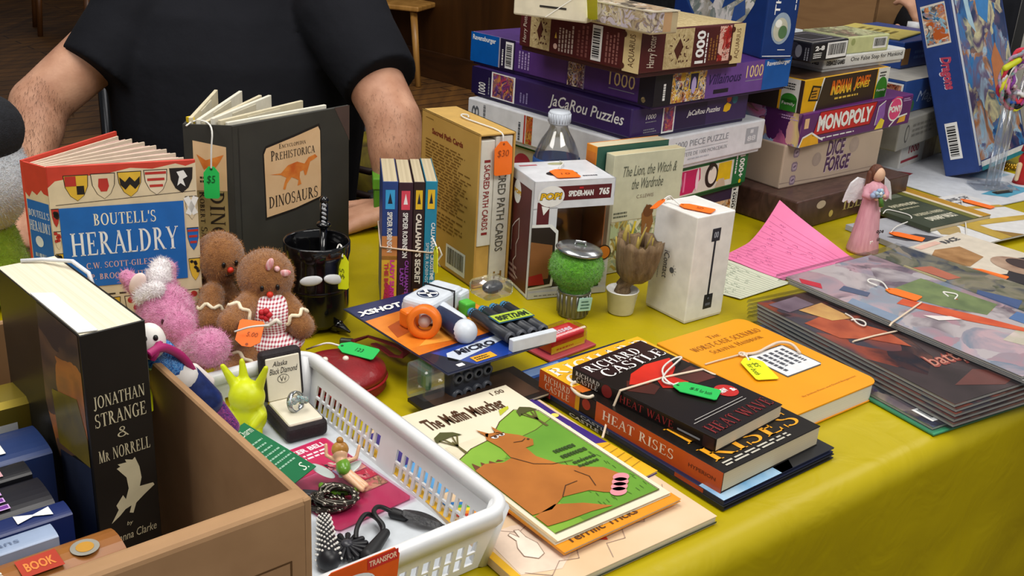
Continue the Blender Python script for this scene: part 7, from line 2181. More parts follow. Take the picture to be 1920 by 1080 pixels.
# creature booklet (plain stand-in picture)
PAPER = NOISY('#d9cfb4', '#e3dbc4', 12, .55)
t, cb, f, D = flat('picture_booklet', 'cream picture booklet with a brown creature on a green hill, topmost of its pile', 'booklet', .0155, .003, (1041, 1017), (746, 783), (1256, 922), PAPER, BG)
x = f['top']; G1_ = NOISY('#6f9a2c', '#83ad38', 14, .5); G2_ = NOISY('#578a26', '#6a9c30', 14, .5); BRN = NOISY('#9a5a1e', '#b56e2a', 18, .5); DBR = C('#4a2c16', .5); OLV = C('#5c5428', .5)
cb.rect(x, .055, .035, .95, .70, C('#d9cfb4', .55), 1)
cb.poly(x, [(.055, .035), (.95, .035), (.95, .74), (.80, .80), (.6, .75), (.4, .66), (.2, .64), (.055, .60)], G1_, 2)
cb.poly(x, [(.30, .035), (.95, .035), (.95, .66), (.75, .62), (.5, .60), (.3, .5)], G2_, 3)
cb.line(x, [(.055, .60), (.2, .64), (.4, .66), (.6, .75), (.80, .80), (.95, .74)], .0008, DBR, 4); cb.line(x, [(.5, .60), (.75, .62), (.95, .66)], .0008, OLV, 4)
cb.line(x, [(.055, .035), (.95, .035), (.95, .74)], .001, OLV, 6)
# trees
for tx_, ty_, s_ in ((.14, .72, 1.0), (.86, .72, .8)):
    cb.poly(x, [(tx_ - .012, ty_ - .1), (tx_ + .012, ty_ - .1), (tx_ + .006, ty_), (tx_ - .006, ty_)], OLV, 5)
    for dx in (-.07, -.03, .04, .08): cb.line(x, [(tx_, ty_ - .04), (tx_ + dx * s_, ty_ + .03)], .0016, OLV, 5)
    cb.poly(x, [(tx_ - .11 * s_, ty_ + .02), (tx_ - .08 * s_, ty_ + .06), (tx_, ty_ + .085), (tx_ + .08 * s_, ty_ + .06), (tx_ + .12 * s_, ty_ + .025), (tx_ + .05 * s_, ty_ + .035), (tx_ - .04 * s_, ty_ + .03)], C('#4a4a22', .5), 5)
# brown reptile-like hill creature: body, neck, head, legs, tail
cb.poly(x, [(.055, .16), (.055, .50), (.16, .52), (.28, .49), (.36, .50), (.38, .58), (.36, .66), (.40, .70), (.50, .68), (.60, .62), (.645, .565), (.60, .53), (.53, .53), (.52, .46), (.60, .36), (.72, .30), (.82, .26), (.86, .20), (.84, .13), (.70, .10), (.62, .13), (.55, .17), (.35, .19), (.2, .15)], BRN, 6)
cb.poly(x, [(.06, .15), (.25, .17), (.42, .12), (.56, .05), (.40, .065), (.2, .07), (.06, .08)], BRN, 6)
cb.poly(x, [(.385, .67), (.375, .745), (.425, .695)], BRN, 6); cb.poly(x, [(.47, .68), (.50, .735), (.52, .67)], BRN, 6)
for k in range(5): cb.poly(x, [(.06 + .06 * k, .50 + .004 * k), (.09 + .06 * k, .55 - .01 * k), (.12 + .06 * k, .50)], C('#6a3a22', .5), 5)
for k in range(4): cb.disc(x, .70 + .045 * k, .105 + .022 * k, .0085, C('#d88a94', .5), 8, .0062)
cb.disc(x, .432, .662, .0042, WHT, 8, a0=-180, a1=0); cb.disc(x, .434, .655, .0018, DBR, 9); cb.disc(x, .492, .662, .0034, WHT, 8, a0=-180, a1=0); cb.disc(x, .492, .656, .0015, DBR, 9); cb.line(x, [(.40, .664), (.465, .664)], .0012, DBR, 10); cb.line(x, [(.47, .664), (.52, .664)], .0012, DBR, 10); cb.disc(x, .615, .575, .0014, DBR, 8)
cb.line(x, [(.50, .585), (.56, .575), (.60, .585)], .001, DBR, 8); cb.line(x, [(.36, .50), (.44, .42), (.55, .38), (.70, .36)], .0009, DBR, 8); cb.line(x, [(.35, .19), (.45, .24), (.55, .24)], .0009, DBR, 8); cb.line(x, [(.62, .3), (.66, .24), (.62, .18)], .0009, DBR, 8)
R_ = random.Random(3)
for k in range(60):
    a, e = R_.uniform(.5, .93), R_.uniform(.06, .36)
    if .62 < a < .86 and .1 < e < .3: continue
    cb.line(x, [(a, e), (a + R_.uniform(-.01, .01), e + .022)], .0006, C('#3f6420', .5), 5)
cb.para(x, .66, .38, .90, .47, 2, C('#2f4418'), 4, l=7); cb.para(x, .68, .30, .9, .36, 2, C('#2f4418'), 6, l=7)
cb.text(x, 'The Muffin Muncher', .10, .835, .80, .925, DBR, bold=.025, l=3); cb.text(x, '1.00', .80, .945, .92, .975, DBR, l=3)
cb.poly(x, [(.66, .79), (.78, .82), (.80, .84), (.70, .83)], C('#b5b82c'), 3); cb.rect(x, .0, .0, .02, 1, C('#b59a72', .6), 1)
cb.build('cover', t)

# ---- detective stack
HG = 'dark thriller books stacked at the table edge'
t, cb, f, D = flat('hardback_book', 'slim black hardback undermost of the thriller stack at the table edge', 'book', .0, .0055, (1357, 950), (957, 711), (1577, 857), C('#17181c', .35), HG, '#cfc9bb', True, bt=.0014, over=.003)
cb.text(f['left'], 'CASTLE', .30, .2, .45, .85, C('#b9b5b0'), bold=.02); cb.build('cover', t)
t, cb, f, D = flat('hardback_book', 'slim navy hardback with red and blue spine end under the orange spined paperback', 'book', .0055, .0055, (1357, 939), (956, 703), (1577, 846), C('#1b2240', .35), HG, '#b9c3c9', True, bt=.0014, over=.003)
x = f['top']; cb.rect(x, 0, .93, .45, 1, C('#1f4f9a', .35), 1); cb.rect(x, .05, .945, .35, .99, C('#7a98c9'), 2); cb.poly(x, [(.0, .0), (.6, .0), (.7, .08), (.3, .12), (.0, .1)], NOISY('#5a9ac9', '#c9dce6', 18, .35), 1); cb.rect(x, .5, .0, 1, .15, C('#17181c'), 1)
x = f['left']; cb.rect(x, 0, 0, .20, 1, C('#8a1a22'), 1); cb.text(x, 'MADUST', .02, .2, .17, .85, C('#dcdcdc'), bold=.04); cb.text(x, 'CASTLE', .36, .2, .50, .8, C('#9aa0b0'), bold=.02); cb.rect(x, .80, .1, .92, .9, C('#a8402a'), 1)
cb.build('cover', t)
t, cb, f, D = flat('thick_paperback', 'thick orange spined paperback with yellow capitals on its black cover in the thriller stack', 'book', .011, .022, (1357, 887), (1004, 695), (1550, 804), C('#16120f', .3), HG, '#d3c4a4', False, bt=.0012)
x = f['top']; f['left']
YO = NOISY('#dba01a', '#e6b52a', 20, .3)
cb.poly(x, [(0, .80), (1, .74), (1, 1), (0, 1)], YO, 1); cb.text(x, 'RICHARD', .02, .905, .98, .975, C('#f0e6d8'), serif=True); cb.text(x, 'CASTLE', .04, .80, .96, .89, C('#f0e6d8'), serif=True); cb.poly(x, [(0, .74), (1, .68), (1, .745), (0, .80)], C('#c9661a'), 1)
cb.text(x, 'HEAT', .08, .21, .92, .34, C('#e09a1a'), serif=True); cb.text(x, 'RISES', .06, .065, .94, .165, C('#e09a1a'), serif=True); cb.para(x, .08, .022, .92, .055, 2, C('#b9b5a8'), 3)
x = f['left']; ORS = NOISY('#b5481a', '#c9561f', 20, .35)
cb.rect(x, 0, 0, .225, 1, ORS, 1); cb.text(x, 'RICHARD', .03, .54, .19, .88, C('#e6c8a8'), serif=True); cb.text(x, 'CASTLE', .04, .14, .19, .48, C('#e6c8a8'), serif=True)
cb.rect(x, .225, 0, .25, 1, C('#dba01a'), 1); cb.rect(x, .25, .05, .345, .95, C('#2a1410'), 1); cb.disc(x, .29, .55, .006, C('#a8341f'), 2)
cb.rect(x, .345, 0, 1, 1, ORS, 1); cb.text(x, 'HEAT RISES', .385, .28, .765, .76, C('#f0dcc8'), serif=True); cb.text(x, 'HYPERION', .84, .42, .97, .60, C('#6a2a14'), bold=.02)
cb.build('cover', t)
t, cb, f, D = flat('thick_paperback', 'black and red paperback with big white author capitals, topmost of the thriller stack', 'book', .033, .015, (1344, 823), (1070, 690), (1472, 760), C('#17100f', .28), HG, '#d6c8aa', False, bt=.001)
x = f['top']
cb.poly(x, [(0, .80), (1, .80), (1, 1), (0, 1)], NOISY('#1a0f10', '#2c1214', 10, .3), 1)
cb.text(x, 'RICHARD', .06, .885, .80, .965, C('#eceae6'), serif=True); cb.text(x, 'CASTLE', .12, .785, .98, .875, C('#eceae6'), serif=True)
cb.poly(x, [(.16, .66), (.34, .74), (.6, .77), (.92, .74), (.8, .64), (.62, .58), (.66, .48), (.5, .46), (.36, .52), (.44, .6), (.3, .6)], NOISY('#a81a14', '#d8301f', 16, .3), 2)
cb.poly(x, [(.05, .62), (.2, .7), (.36, .64), (.36, .54), (.2, .5)], NOISY('#3a1c18', '#5a241c', 12, .3), 1); cb.poly(x, [(.62, .58), (.95, .6), (.95, .42), (.7, .44)], NOISY('#3a2420', '#6a3028', 14, .3), 1)
cb.disc(x, .80, .285, .0125, C('#b5221f'), 2); cb.text(x, 'NEW', .72, .275, .82, .315, WHT, bold=.04, l=3); cb.text(x, '&', .84, .255, .90, .29, WHT, bold=.04, l=3)
for k in range(2): cb.line(x, [(.05 + .3 * k * .2, .165 + .022 * k), (.82, .165 + .022 * k)], .0007, C('#b9b5b0'), 2)
cb.text(x, 'HEAT WAVE', .06, .035, .96, .12, C('#7a1f22'), serif=True, l=2)
x = f['left']
cb.text(x, 'RICHARD', .03, .55, .21, .88, C('#cfc9c2'), serif=True); cb.text(x, 'CASTLE', .04, .14, .20, .48, C('#cfc9c2'), serif=True); cb.disc(x, .265, .5, .007, C('#7a1a1a')); cb.text(x, 'HEAT WAVE', .36, .22, .73, .75, C('#8a2626'), serif=True); cb.line(x, [(.76, .4), (.90, .4)], .002, G1); cb.rect(x, .92, .1, .99, .9, C('#2c1414'))
cb.build('cover', t)

# band with knot round the top two
t0 = MW['thick_paperback.001'] if 'thick_paperback.001' in MW else None
ptsb = [at(1130, 822, .006), at(1138, 793, .014), at(1163, 733, .0492), at(1245, 708, .0492), at(1318, 693, .0492), at(1342, 704, .047)]
t = thing('elastic_band', 'cream elastic band stretched over the thriller stack', 'elastic band', ptsb[2])
b = B(); ELA = C('#d3c0a8', .55)
rib(b, ptsb, .0022, ELA, lambda p: V3((-.4, -.5, 1)), .0012); b.build('band', t, True)
b = B(); b.tube(smooth_pts([at(1245, 708, .050), at(1240, 690, .0525), at(1262, 672, .0525), at(1282, 668, .0505), at(1268, 680, .0515), at(1246, 700, .0515), at(1240, 716, .0515), at(1262, 722, .0505), at(1272, 718, .050)], 2), .0011, C('#d8d4cc', .5), 6); b.build('loop', t, True)
b = B(); b.tube(smooth_pts([at(1080, 716, .0365), at(1068, 722, .032), at(1082, 740, .030), at(1102, 746, .0355), at(1112, 742, .0355)], 2), .0018, C('#d8cdb8', .5), 6); b.build('spine_loop', t, True)

# ---- orange handbook, rounded corners
c, yaw, w, d = fit(.022, (1494, 778), (1236, 642), (1646, 712))
t = thing('handbook', 'bright orange round-cornered handbook with a small white label on its cover', 'book', (c.x, c.y, 0), yaw)


def rrect(w, d, r, corners=(0, 1, 1, 0)):
    """outline, corners in order front-left, front-right, back-right, back-left; 1 = rounded"""
    P = []
    for (sx, sy, a0), on in zip(((-1, -1, 180), (1, -1, 270), (1, 1, 0), (-1, 1, 90)), corners):
        if on: P += [(sx * (w / 2 - r) + r * math.cos(math.radians(a0 + 90 * k / 6)), sy * (d / 2 - r) + r * math.sin(math.radians(a0 + 90 * k / 6))) for k in range(7)]
        else: P.append((sx * w / 2, sy * d / 2))
    return P


OCV = NOISY('#e0900a', '#e89a12', 10, .4, spec=.4)
pg = Fr((0, 0, .001), (1, 0, 0), (0, 1, 0), 1, 1)
b = B(); b.prism(rrect(w - .003, d - .003, .014), pg, .0195, pages_mat('#e3e1da', '#cfccc4', 'z', 1400)); b.build('page_block', t)
b = B(); b.prism(rrect(w, d, .015), Fr((0, 0, 0), (1, 0, 0), (0, 1, 0), 1, 1), .001, OCV); b.prism(rrect(w, d, .015), Fr((0, 0, .0205), (1, 0, 0), (0, 1, 0), 1, 1), .0015, OCV); b.box(-w / 2 - .001, -d / 2, 0, -w / 2 + .001, d / 2, .022, OCV, .0008)
x = Fr((-w / 2, -d / 2, .022), (1, 0, 0), (0, 1, 0), w, d); OT = C('#9a5a10', .5)
b.text(x, 'The', .42, .875, .56, .91, OT, serif=True); b.text(x, 'WORST-CASE SCENARIO', .13, .79, .93, .84, OT, serif=True); b.text(x, 'Survival Handbook', .24, .72, .84, .765, OT, serif=True); b.text(x, 'By Joshua Piven and David Borgenicht', .26, .10, .90, .118, C('#b56a14'), bold=.0)
b.poly(x, [(.42, .30), (.82, .30), (.86, .32), (.86, .58), (.84, .6), (.44, .6), (.42, .58)], C('#55504a'), 2); b.rect(x, .435, .31, .845, .59, C('#dfe0e2', .4), 3); b.para(x, .47, .33, .82, .56, 5, C('#4a4c55'), 3, -90, l=4)
b.build('cover', t)
ptsb = [at(1322, 684, .023), at(1345, 677, .0232), at(1393, 664, .0236)]
t = thing('elastic_band', 'cream twisted elastic string across the orange handbook', 'elastic band', ptsb[2])
b = B(); rib(b, ptsb, .0018, ELA, lambda p: V3((0, 0, 1)), .001); b.build('band', t, True)
b = B(); b.tube(smooth_pts([at(1393, 664, .0245), at(1420, 662, .025), at(1440, 650, .026), at(1462, 640, .027), at(1486, 644, .027), at(1500, 662, .025)], 2), .0017, C('#dcc6b0', .55), 6)
arcring(b, at(1393, 664, .025), (0, 0, 1), .0045, .0012, C('#dcc6b0', .55)); b.build('twisted_string', t, True)
# ================================================================== right part of the table: lists, comics, papers
def sheet(name, label, cat, pts, bumps, mat, lines=None, n=14, z0=.0006, th=.0004, group=None, deco=None):
    """thin sheet spanning four ground points (front-left, front-right, back-right, back-left) with lifted areas bumps(s,t)->z"""
    P = [V3(p) for p in pts]
    t = thing(name, label, cat, (P[0] + P[1] + P[2] + P[3]) / 4, 0, group)
    b = B(); vs, fs = [], []
    for j in range(n + 1):
        for i in range(n + 1):
            s_, q = i / n, j / n
            p = (P[0] * (1 - s_) + P[1] * s_) * (1 - q) + (P[3] * (1 - s_) + P[2] * s_) * q
            vs.append(V3((p.x, p.y, z0 + bumps(s_, q))))
    N = len(vs)
    vs += [v + V3((0, 0, th)) for v in vs]
    q_ = lambda i, j: j * (n + 1) + i
    top = []
    for j in range(n):
        for i in range(n):
            top.append((N + q_(i, j), N + q_(i + 1, j), N + q_(i + 1, j + 1), N + q_(i, j + 1)))
            fs.append((q_(i, j + 1), q_(i + 1, j + 1), q_(i + 1, j), q_(i, j)))
    b.add(vs, top + fs, mat, True)

    def on(s_, q, up=.0004):
        p = (P[0] * (1 - s_) + P[1] * s_) * (1 - q) + (P[3] * (1 - s_) + P[2] * s_) * q
        return V3((p.x, p.y, z0 + bumps(s_, q) + th + up))
    if deco: deco(b, on)
    b.build('paper', t, True)
    return t


def strip(b, on, s0, q0, s1, q1, wd, mat, k=8, up=.0004):
    pts = [on(s0 + (s1 - s0) * i / k, q0 + (q1 - q0) * i / k, up) for i in range(k + 1)]
    for a, c in zip(pts, pts[1:]):
        tt = (c - a); 
        if tt.length < 1e-6: continue
        sd = V3((-tt.y, tt.x, 0)).normalized() * wd / 2
        b.add([a - sd, c - sd, c + sd, a + sd], [(0, 1, 2, 3)], mat)


def handwriting(seed, mat, rule):
    def deco(b, on):
        R = random.Random(seed)
        for k in range(14): strip(b, on, .02, .06 + .062 * k, .98, .06 + .062 * k, .0006, rule, 10, .00025)
        for k in range(0, 13):
            s_ = .06 + R.uniform(0, .15); e = R.choice((.25, .4, .6, .75))
            while s_ < e:
                wl = R.uniform(.03, .10); z = .075 + .062 * k
                m_ = max(3, int(wl / .012)); pp = [(s_ + wl * i / m_, z + R.uniform(-.004, .02)) for i in range(m_ + 1)]
                for a, c in zip(pp, pp[1:]): strip(b, on, a[0], a[1], c[0], c[1], .0007, mat, 1, .0004)
                s_ += wl + R.uniform(.04, .2)
    return deco


INKP = C('#a84f86', .5)
PKS = C('#ee7fae', .55, var=.02)
sheet('list_sheet', 'bright pink ruled sheet with handwriting, its back corner curled up', 'paper',
      [at(1352, 484, 0), at(1469, 528, 0), at(1606, 489, 0), at(1452, 436, 0)],
      lambda s, q: .050 * max(0, (q - .45) / .55) ** 1.6 * max(0, 1 - s / .95) ** 1.1 + .004 * max(0, q - .3) * (1 - s) + .0006 * math.sin(s * 7 + q * 3) + .0008, PKS, deco=handwriting(4, INKP, C('#d0629a', .5)), z0=.001)
sheet('list_sheet', 'pale greenish ruled sheet with faint handwriting beside the white cable box', 'paper',
      [at(1330, 545, 0), at(1388, 562, 0), at(1482, 532, 0), at(1362, 484, 0)],
      lambda s, q: .0003 * math.sin(s * 9) + .0003, C('#cfd2bc', .6, var=.02), deco=handwriting(9, C('#8a9a86'), C('#a8b5a4')), z0=.0004)

# ---- comics in clear sleeves
def quad(F, L, R, z): return fit(z, F, L, R)


COM = 'bagged comics in the nearest bundle'


def comic(label, z0, th, c, yaw, w, d, art, dx=0, dy=0, group=COM, sleeve=True, deco=None, dr=0.0):
    p = V3((c.x, c.y, z0)) + V3((math.cos(yaw), math.sin(yaw), 0)) * dx + V3((-math.sin(yaw), math.cos(yaw), 0)) * dy
    t = thing('comic_book', label, 'comic', p, yaw + dr, group)
    cb = B(); e = .0007
    cb.box(-w / 2, -d / 2, 0, w / 2, d / 2, e * .6, C('#3a3a40', .4)); cb.box(-w / 2, -d / 2, th - e, w / 2, d / 2, th - e * .3, art, .0002, 1)
    x = Fr((-w / 2, -d / 2, th - e * .3), (1, 0, 0), (0, 1, 0), w, d)
    if deco: deco(cb, x)
    cb.build('cover', t)
    pb = B(); pb.box(-w / 2 + .0005, -d / 2 + .0005, e * .6, w / 2 - .0005, d / 2 - .0005, th - e, pages_mat('#c9c5ba', '#a8a49a', 'z', 1600)); pb.build('page_block', t)
    if sleeve:
        sb = B(); sb.add([(-w / 2 - .006, -d / 2 - .004, .0002), (w / 2 + .006, -d / 2 - .004, .0002), (w / 2 + .006, d / 2 + .012, .0002), (-w / 2 - .006, d / 2 + .012, .0002),
                         (-w / 2 - .004, -d / 2 - .004, th), (w / 2 + .004, -d / 2 - .004, th), (w / 2 + .004, d / 2 + .012, th), (-w / 2 - .004, d / 2 + .012, th)],
                        [(4, 5, 6, 7), (0, 1, 5, 4), (1, 2, 6, 5), (2, 3, 7, 6), (3, 0, 4, 7)], CLEAR('#eef0f2', .06, .12)); sb.build('clear_sleeve', t)
    return t


PD = ['#1c1a20', '#3a2a2c', '#6a3a30', '#242430', '#8a5a4a', '#2c2028', '#a8503a', '#4a4450']
c1, y1, w1, d1 = fit(.024, (1790, 768), (1432, 568), (1935, 700))
# loose comic with barcode at the bottom, green backing board below it
c0, y0, w0, d0 = fit(.004, (1752, 812), (1420, 604), (1960, 735), d=.285, yaw=y1)
t = thing('backing_board', 'green backing board lowest under the nearest bundle of comics', 'board', (c0.x, c0.y, 0), y0)
b = B(); b.box(-w0 / 2, -d0 / 2, 0, w0 / 2, d0 / 2, .0025, C('#3f8f68', .5), .0006); b.build('board', t)


def deco_bar(cb, x):
    cb.barcode(x, .05, .03, .36, .13, 'x'); cb.poly(x, [(.38, .16), (.55, .10), (.58, .12), (.42, .2)], C('#b5685a'), 2); cb.poly(x, [(.1, .22), (.3, .2), (.34, .3), (.15, .34)], C('#3a4570'), 2)


comic('comic with a white barcode panel at its near corner, lowest of the nearest bundle', .0028, .0038, c0, y0, w0 * .95, d0 * .97, ART(['#3a3448', '#5a4a4c', '#8a8a94', '#20202c', '#5a6a8a', '#2a2838', '#9a8a7a', '#4a3f60'], 22, 4), 0, .002, deco=deco_bar)
zz = .0068
labs = ['dark bagged comic resting directly on the comic with the barcode panel', 'dark bagged comic two above the comic with the barcode panel', 'dark bagged comic three above the comic with the barcode panel', 'dark bagged comic directly under the red and black one in the nearest bundle']
for k in range(4):
    comic(labs[k], zz, .0042, c1, y1, w1 * .97, d1 * .98, ART(PD, 16, 20 + k), -.006 + .002 * k, -.010 + .0025 * k, dr=.006 * (k - 2)); zz += .0043


def deco_top(cb, x):
    cb.poly(x, [(.05, .75), (.35, .78), (.55, .55), (.5, .4), (.3, .52), (.1, .58)], NOISY('#8a3a28', '#b55a3a', 30, .3), 2); cb.poly(x, [(.2, .86), (.5, .88), (.5, .7), (.3, .72)], NOISY('#a8784a', '#c9a060', 40, .3), 3)
    cb.poly(x, [(.0, .0), (1, 0), (1, .55), (.7, .62), (.5, .3), (.2, .2), (0, .4)], NOISY('#2a2426', '#45383a', 12, .3), 1); cb.text(x, 'batty', .36, .20, .78, .32, C('#8a4038'), shear=.3, bold=.03, l=3); cb.text(x, 'batty', .37, .215, .77, .31, C('#b57a68'), shear=.3, l=4)
    cb.poly(x, [(.25, .10), (.6, .16), (.9, .06), (.6, .02)], C('#5a2f2a'), 2); cb.poly(x, [(.05, .96), (.4, .98), (.42, .88), (.1, .86)], NOISY('#7a6a78', '#5a4a58', 30, .3), 2)


comic('bagged comic with a red and black cover, topmost of the nearest bundle', zz, .0042, c1, y1, w1 * .96, d1 * .98, ART(PD, 16, 41), 0, 0, deco=deco_top); zz += .0042
ptsb = [at(1586, 664, .010), at(1590, 648, .022), at(1602, 640, .0295), at(1640, 630, .0298), at(1682, 621, .0298)]
t = thing('rubber_band', 'tan rubber band across the nearest bundle of comics', 'rubber band', ptsb[2])
b = B(); rib(b, ptsb, .0022, ELA, lambda p: V3((-.3, -.3, 1)), .001); b.build('band', t, True)
t = thing('string_loop', 'loose white string loop on the topmost red and black comic', 'string', at(1600, 600, .0295))
b = B(); b.tube(smooth_pts([at(1585, 588, .030), at(1598, 595, .031), at(1606, 606, .031), at(1622, 613, .031), at(1624, 604, .031), at(1608, 598, .031), at(1596, 600, .031)], 2), .0011, C('#d8d4cc', .5), 6); b.build('string', t, True)

# second stack: pale pink graffiti cover with orange red figure
z2 = .0296
c2, y2, w2, d2 = fit(.040, (1918, 702), (1497, 528), (2080, 640), d=.335)
c2b, y2b, w2b, d2b = fit(.036, (1925, 712), (1492, 532), (2080, 650), d=.335)
PG2 = ['#c99aa4', '#b5a0a8', '#a8b0bc', '#d8b8bc', '#8a98a8', '#c9a8b0', '#7a6a74', '#d0c4c4']
G3 = 'bagged comics with pale pink covers'
sup = .0
comic('pale edged bagged comic directly under the pink graffiti cover', .0300, .0036, c2b, y2b, w2b, d2b, C('#c9c4bc', .4), 0, 0, G3)
comic('white edged bagged comic second under the pink graffiti cover', .0260, .0036, c2b, y2b, w2b * .98, d2b * .97, C('#b5b5b8', .4), .045, -.004, G3)


def deco_pink(cb, x):
    cb.poly(x, [(.30, .60), (.42, .62), (.62, .38), (.72, .22), (.66, .20), (.48, .36)], NOISY('#b5452c', '#d0603c', 30, .3), 2); cb.poly(x, [(.28, .48), (.44, .42), (.46, .38), (.3, .42)], C('#d8d0cc'), 3)
    cb.poly(x, [(.42, .70), (.9, .72), (.95, .40), (.7, .36), (.55, .5)], NOISY('#7a8a5a', '#5a6a48', 34, .35), 1); cb.poly(x, [(.14, .80), (.24, .82), (.30, .72), (.22, .70)], C('#4a5570'), 2); cb.poly(x, [(.4, .2), (.8, .24), (.9, .1), (.5, .06)], NOISY('#9aa080', '#c9b8b4', 40, .35), 1); cb.poly(x, [(.0, .70), (.1, .72), (.12, .5), (0, .48)], C('#7a8aa0'), 1); cb.poly(x, [(.78, .3), (.95, .32), (.98, .2), (.8, .18)], C('#4a6a9a'), 2); cb.poly(x, [(.0, .92), (.06, .96), (.12, .88), (.05, .84)], C('#b5283a'), 2)


comic('bagged comic with a pale pink graffiti cover and an orange red figure', .0337, .0040, c2, y2, w2, d2, ART(PG2, 18, 5), 0, 0, G3, deco=deco_pink)
ptsb = [at(1668, 612, .0385), at(1672, 606, .0395), at(1728, 567, .0395)]
t = thing('rubber_band', 'tan rubber band across the pink graffiti comic', 'rubber band', ptsb[1])
b = B(); rib(b, ptsb, .0022, ELA, lambda p: V3((-.2, -.3, 1)), .001); b.build('band', t, True)

# third stack: bluish grey bagged comic
c3, y3, w3, d3 = fit(.036, (1990, 640), (1608, 517), (2120, 600), d=.30)
def deco_b(cb, x):
    cb.poly(x, [(.12, .8), (.5, .84), (.48, .62), (.2, .6)], NOISY('#b5a878', '#8a8468', 40, .3), 2); cb.poly(x, [(.5, .8), (.7, .76), (.66, .6), (.5, .62)], C('#a8604a'), 2); cb.poly(x, [(.1, .4), (.5, .48), (.6, .3), (.2, .24)], C('#3a4f7a'), 2); cb.poly(x, [(.5, .2), (.8, .22), (.8, .08), (.5, .1)], C('#b58a68'), 2)


for k in range(3):
    comic(('grey bagged comic lowest in the pile beyond the pink graffiti comic', 'grey bagged comic in the middle of the pile beyond the pink graffiti comic', 'muted blue and olive bagged comic, on top of the pile beyond the pink graffiti comic')[k], .0008 + .0118 * k, .0114, c3, y3, w3, d3, ART(['#4a5668', '#6a7482', '#8a8472', '#3a4558', '#9a927a', '#5a6048', '#7a8494', '#a89a84'], 18, 11 + k), .012 * (2 - k) * .2, .0, 'bagged comics beyond the pink graffiti comic', deco=deco_b if k == 2 else None)
# magazine with white masthead spine
c4_, y4, w4, d4 = fit(.016, (2030, 600), (1713, 490), (2200, 520), d=.29, w=.2)
def deco_m(cb, x):
    cb.poly(x, [(0, 0), (1, 0), (1, .55), (.8, .6), (.4, .5), (.0, .62)], C('#242026'), 1); cb.disc(x, .66, .52, .036, NOISY('#8a6a58', '#b59a84', 30, .35), 2, .044); cb.disc(x, .72, .52, .021, C('#3a2a2a'), 3, .028); cb.poly(x, [(.05, .80), (.4, .90), (.66, .86), (.6, .70), (.3, .66)], NOISY('#b58a5a', '#8a6238', 40, .35), 2)
    cb.rect(x, .3, .94, .6, .98, C('#d8b0a0'), 2); cb.text(x, 'RACE', .62, .92, .84, .965, C('#4a4a4c'), bold=.04, l=2)
    cb.text(x, 'STAR WARS', .10, .42, .16, .62, WHT, -90, bold=.04, l=3); cb.text(x, 'PRINCESS', .10, .12, .16, .38, WHT, -90, bold=.04, l=3)


t = comic('magazine with a white spine and a tan and black cover, nearest the brown game pages', .0008, .015, c4_, y4, w4, d4, C('#d3c9b8', .4), 0, 0, None, False, deco_m)
b = B(); fx = faces(w4, d4, .015)['left']; b.rect(fx, 0, .05, 1, .95, WHT, 1); b.rect(fx, 0, .1, .06, .9, RED, 2); b.rect(fx, .36, .1, .42, .9, RED, 2); b.text(fx, 'MARVEL', .14, .25, .34, .75, C('#b5303a'), bold=.04, l=3); b.text(fx, 'STAR WARS PRINCESS LEIA', .46, .2, .94, .8, K_, bold=.04, l=3); b.build('spine', t)
# bare table support shapes under the far stacks are real comics above; papers behind
# ---- gaming map pack and pages at the back right
t, cb, f, D = flat('map_pack', 'dark green fold-out map pack with a white and gold edge behind the angel figurine', 'map pack', .011, .007, (1745, 428), (1655, 388), (1832, 352), C('#39412e', .4), None, '#c9c4b4', False, yaw=.62, d=.19, w=.17)
x = f['top']; cb.rect(x, .0, .0, .70, 1, NOISY('#333c2a', '#454d38', 14, .4), 1)
cb.disc(x, .10, .62, .008, C('#b58a2a'), 2); cb.text(x, 'PATHFINDER', .20, .52, .62, .58, C('#c9c4a8'), bold=.03); cb.para(x, .22, .44, .62, .49, 1, C('#a8a488'), 3); cb.text(x, 'WORKING WAREN', .20, .26, .64, .32, C('#c9c4a8'), bold=.02); cb.text(x, 'DWARF VAULT', .22, .12, .66, .21, C('#dcd8c4'), bold=.04); cb.rect(x, .3, .72, .66, .92, C('#5a6250'), 2); cb.disc(x, .45, .97, .008, C('#b58a2a'), 2, .004)
cb.rect(x, .70, 0, .80, 1, C('#6a6a24'), 2); cb.rect(x, .80, 0, .86, 1, C('#d8c9b0'), 3); cb.rect(x, .86, 0, 1, 1, C('#b5861a'), 2)
cb.build('cover', t)
t, cb, f, D = flat('picture_page', 'white page printed with a wooden axe handle and blade, far right', 'page', .009, .0025, (1822, 462), (1770, 415), (1990, 445), C('#d6d6d6', .45), None, '#d8d8d4', False, d=.20, w=.26, yaw=.60)
x = f['top']; AX = NOISY('#a88a2c', '#c9ab4a', 20, .4)
cb.poly(x, [(.02, .30), (.12, .20), (.25, .34), (.30, .5), (.22, .46), (.12, .48)], C('#a8905a'), 2); cb.poly(x, [(.25, .66), (.4, .72), (.44, .62), (.42, .0), (.30, .0), (.30, .56)], AX, 3); cb.poly(x, [(.30, .34), (1, .22), (1, .32), (.30, .46)], AX, 2); cb.poly(x, [(.42, .72), (1, .56), (1, .62), (.46, .78)], AX, 2); cb.poly(x, [(.24, .62), (.27, .66), (.27, .56), (.24, .54)], C('#b5342c'), 4); cb.poly(x, [(.42, .2), (.55, .0), (.42, .0)], C('#8a6a2c'), 2)
cb.text(x, 'HEADLINE OF', .5, .86, .95, .93, C('#6a6a6e'), bold=.02); cb.para(x, .5, .78, .98, .84, 1, C('#8a8a8e'), 4)
cb.build('cover', t)
t, cb, f, D = flat('grey_folder', 'silvery grey card folder behind the angel figurine with an orange tag on it', 'folder', .0, .009, (1735, 480), (1638, 438), (1822, 450), C('#a9abb2', .4), None, '#9a9aa0', False, d=.16, w=.15, yaw=.56)
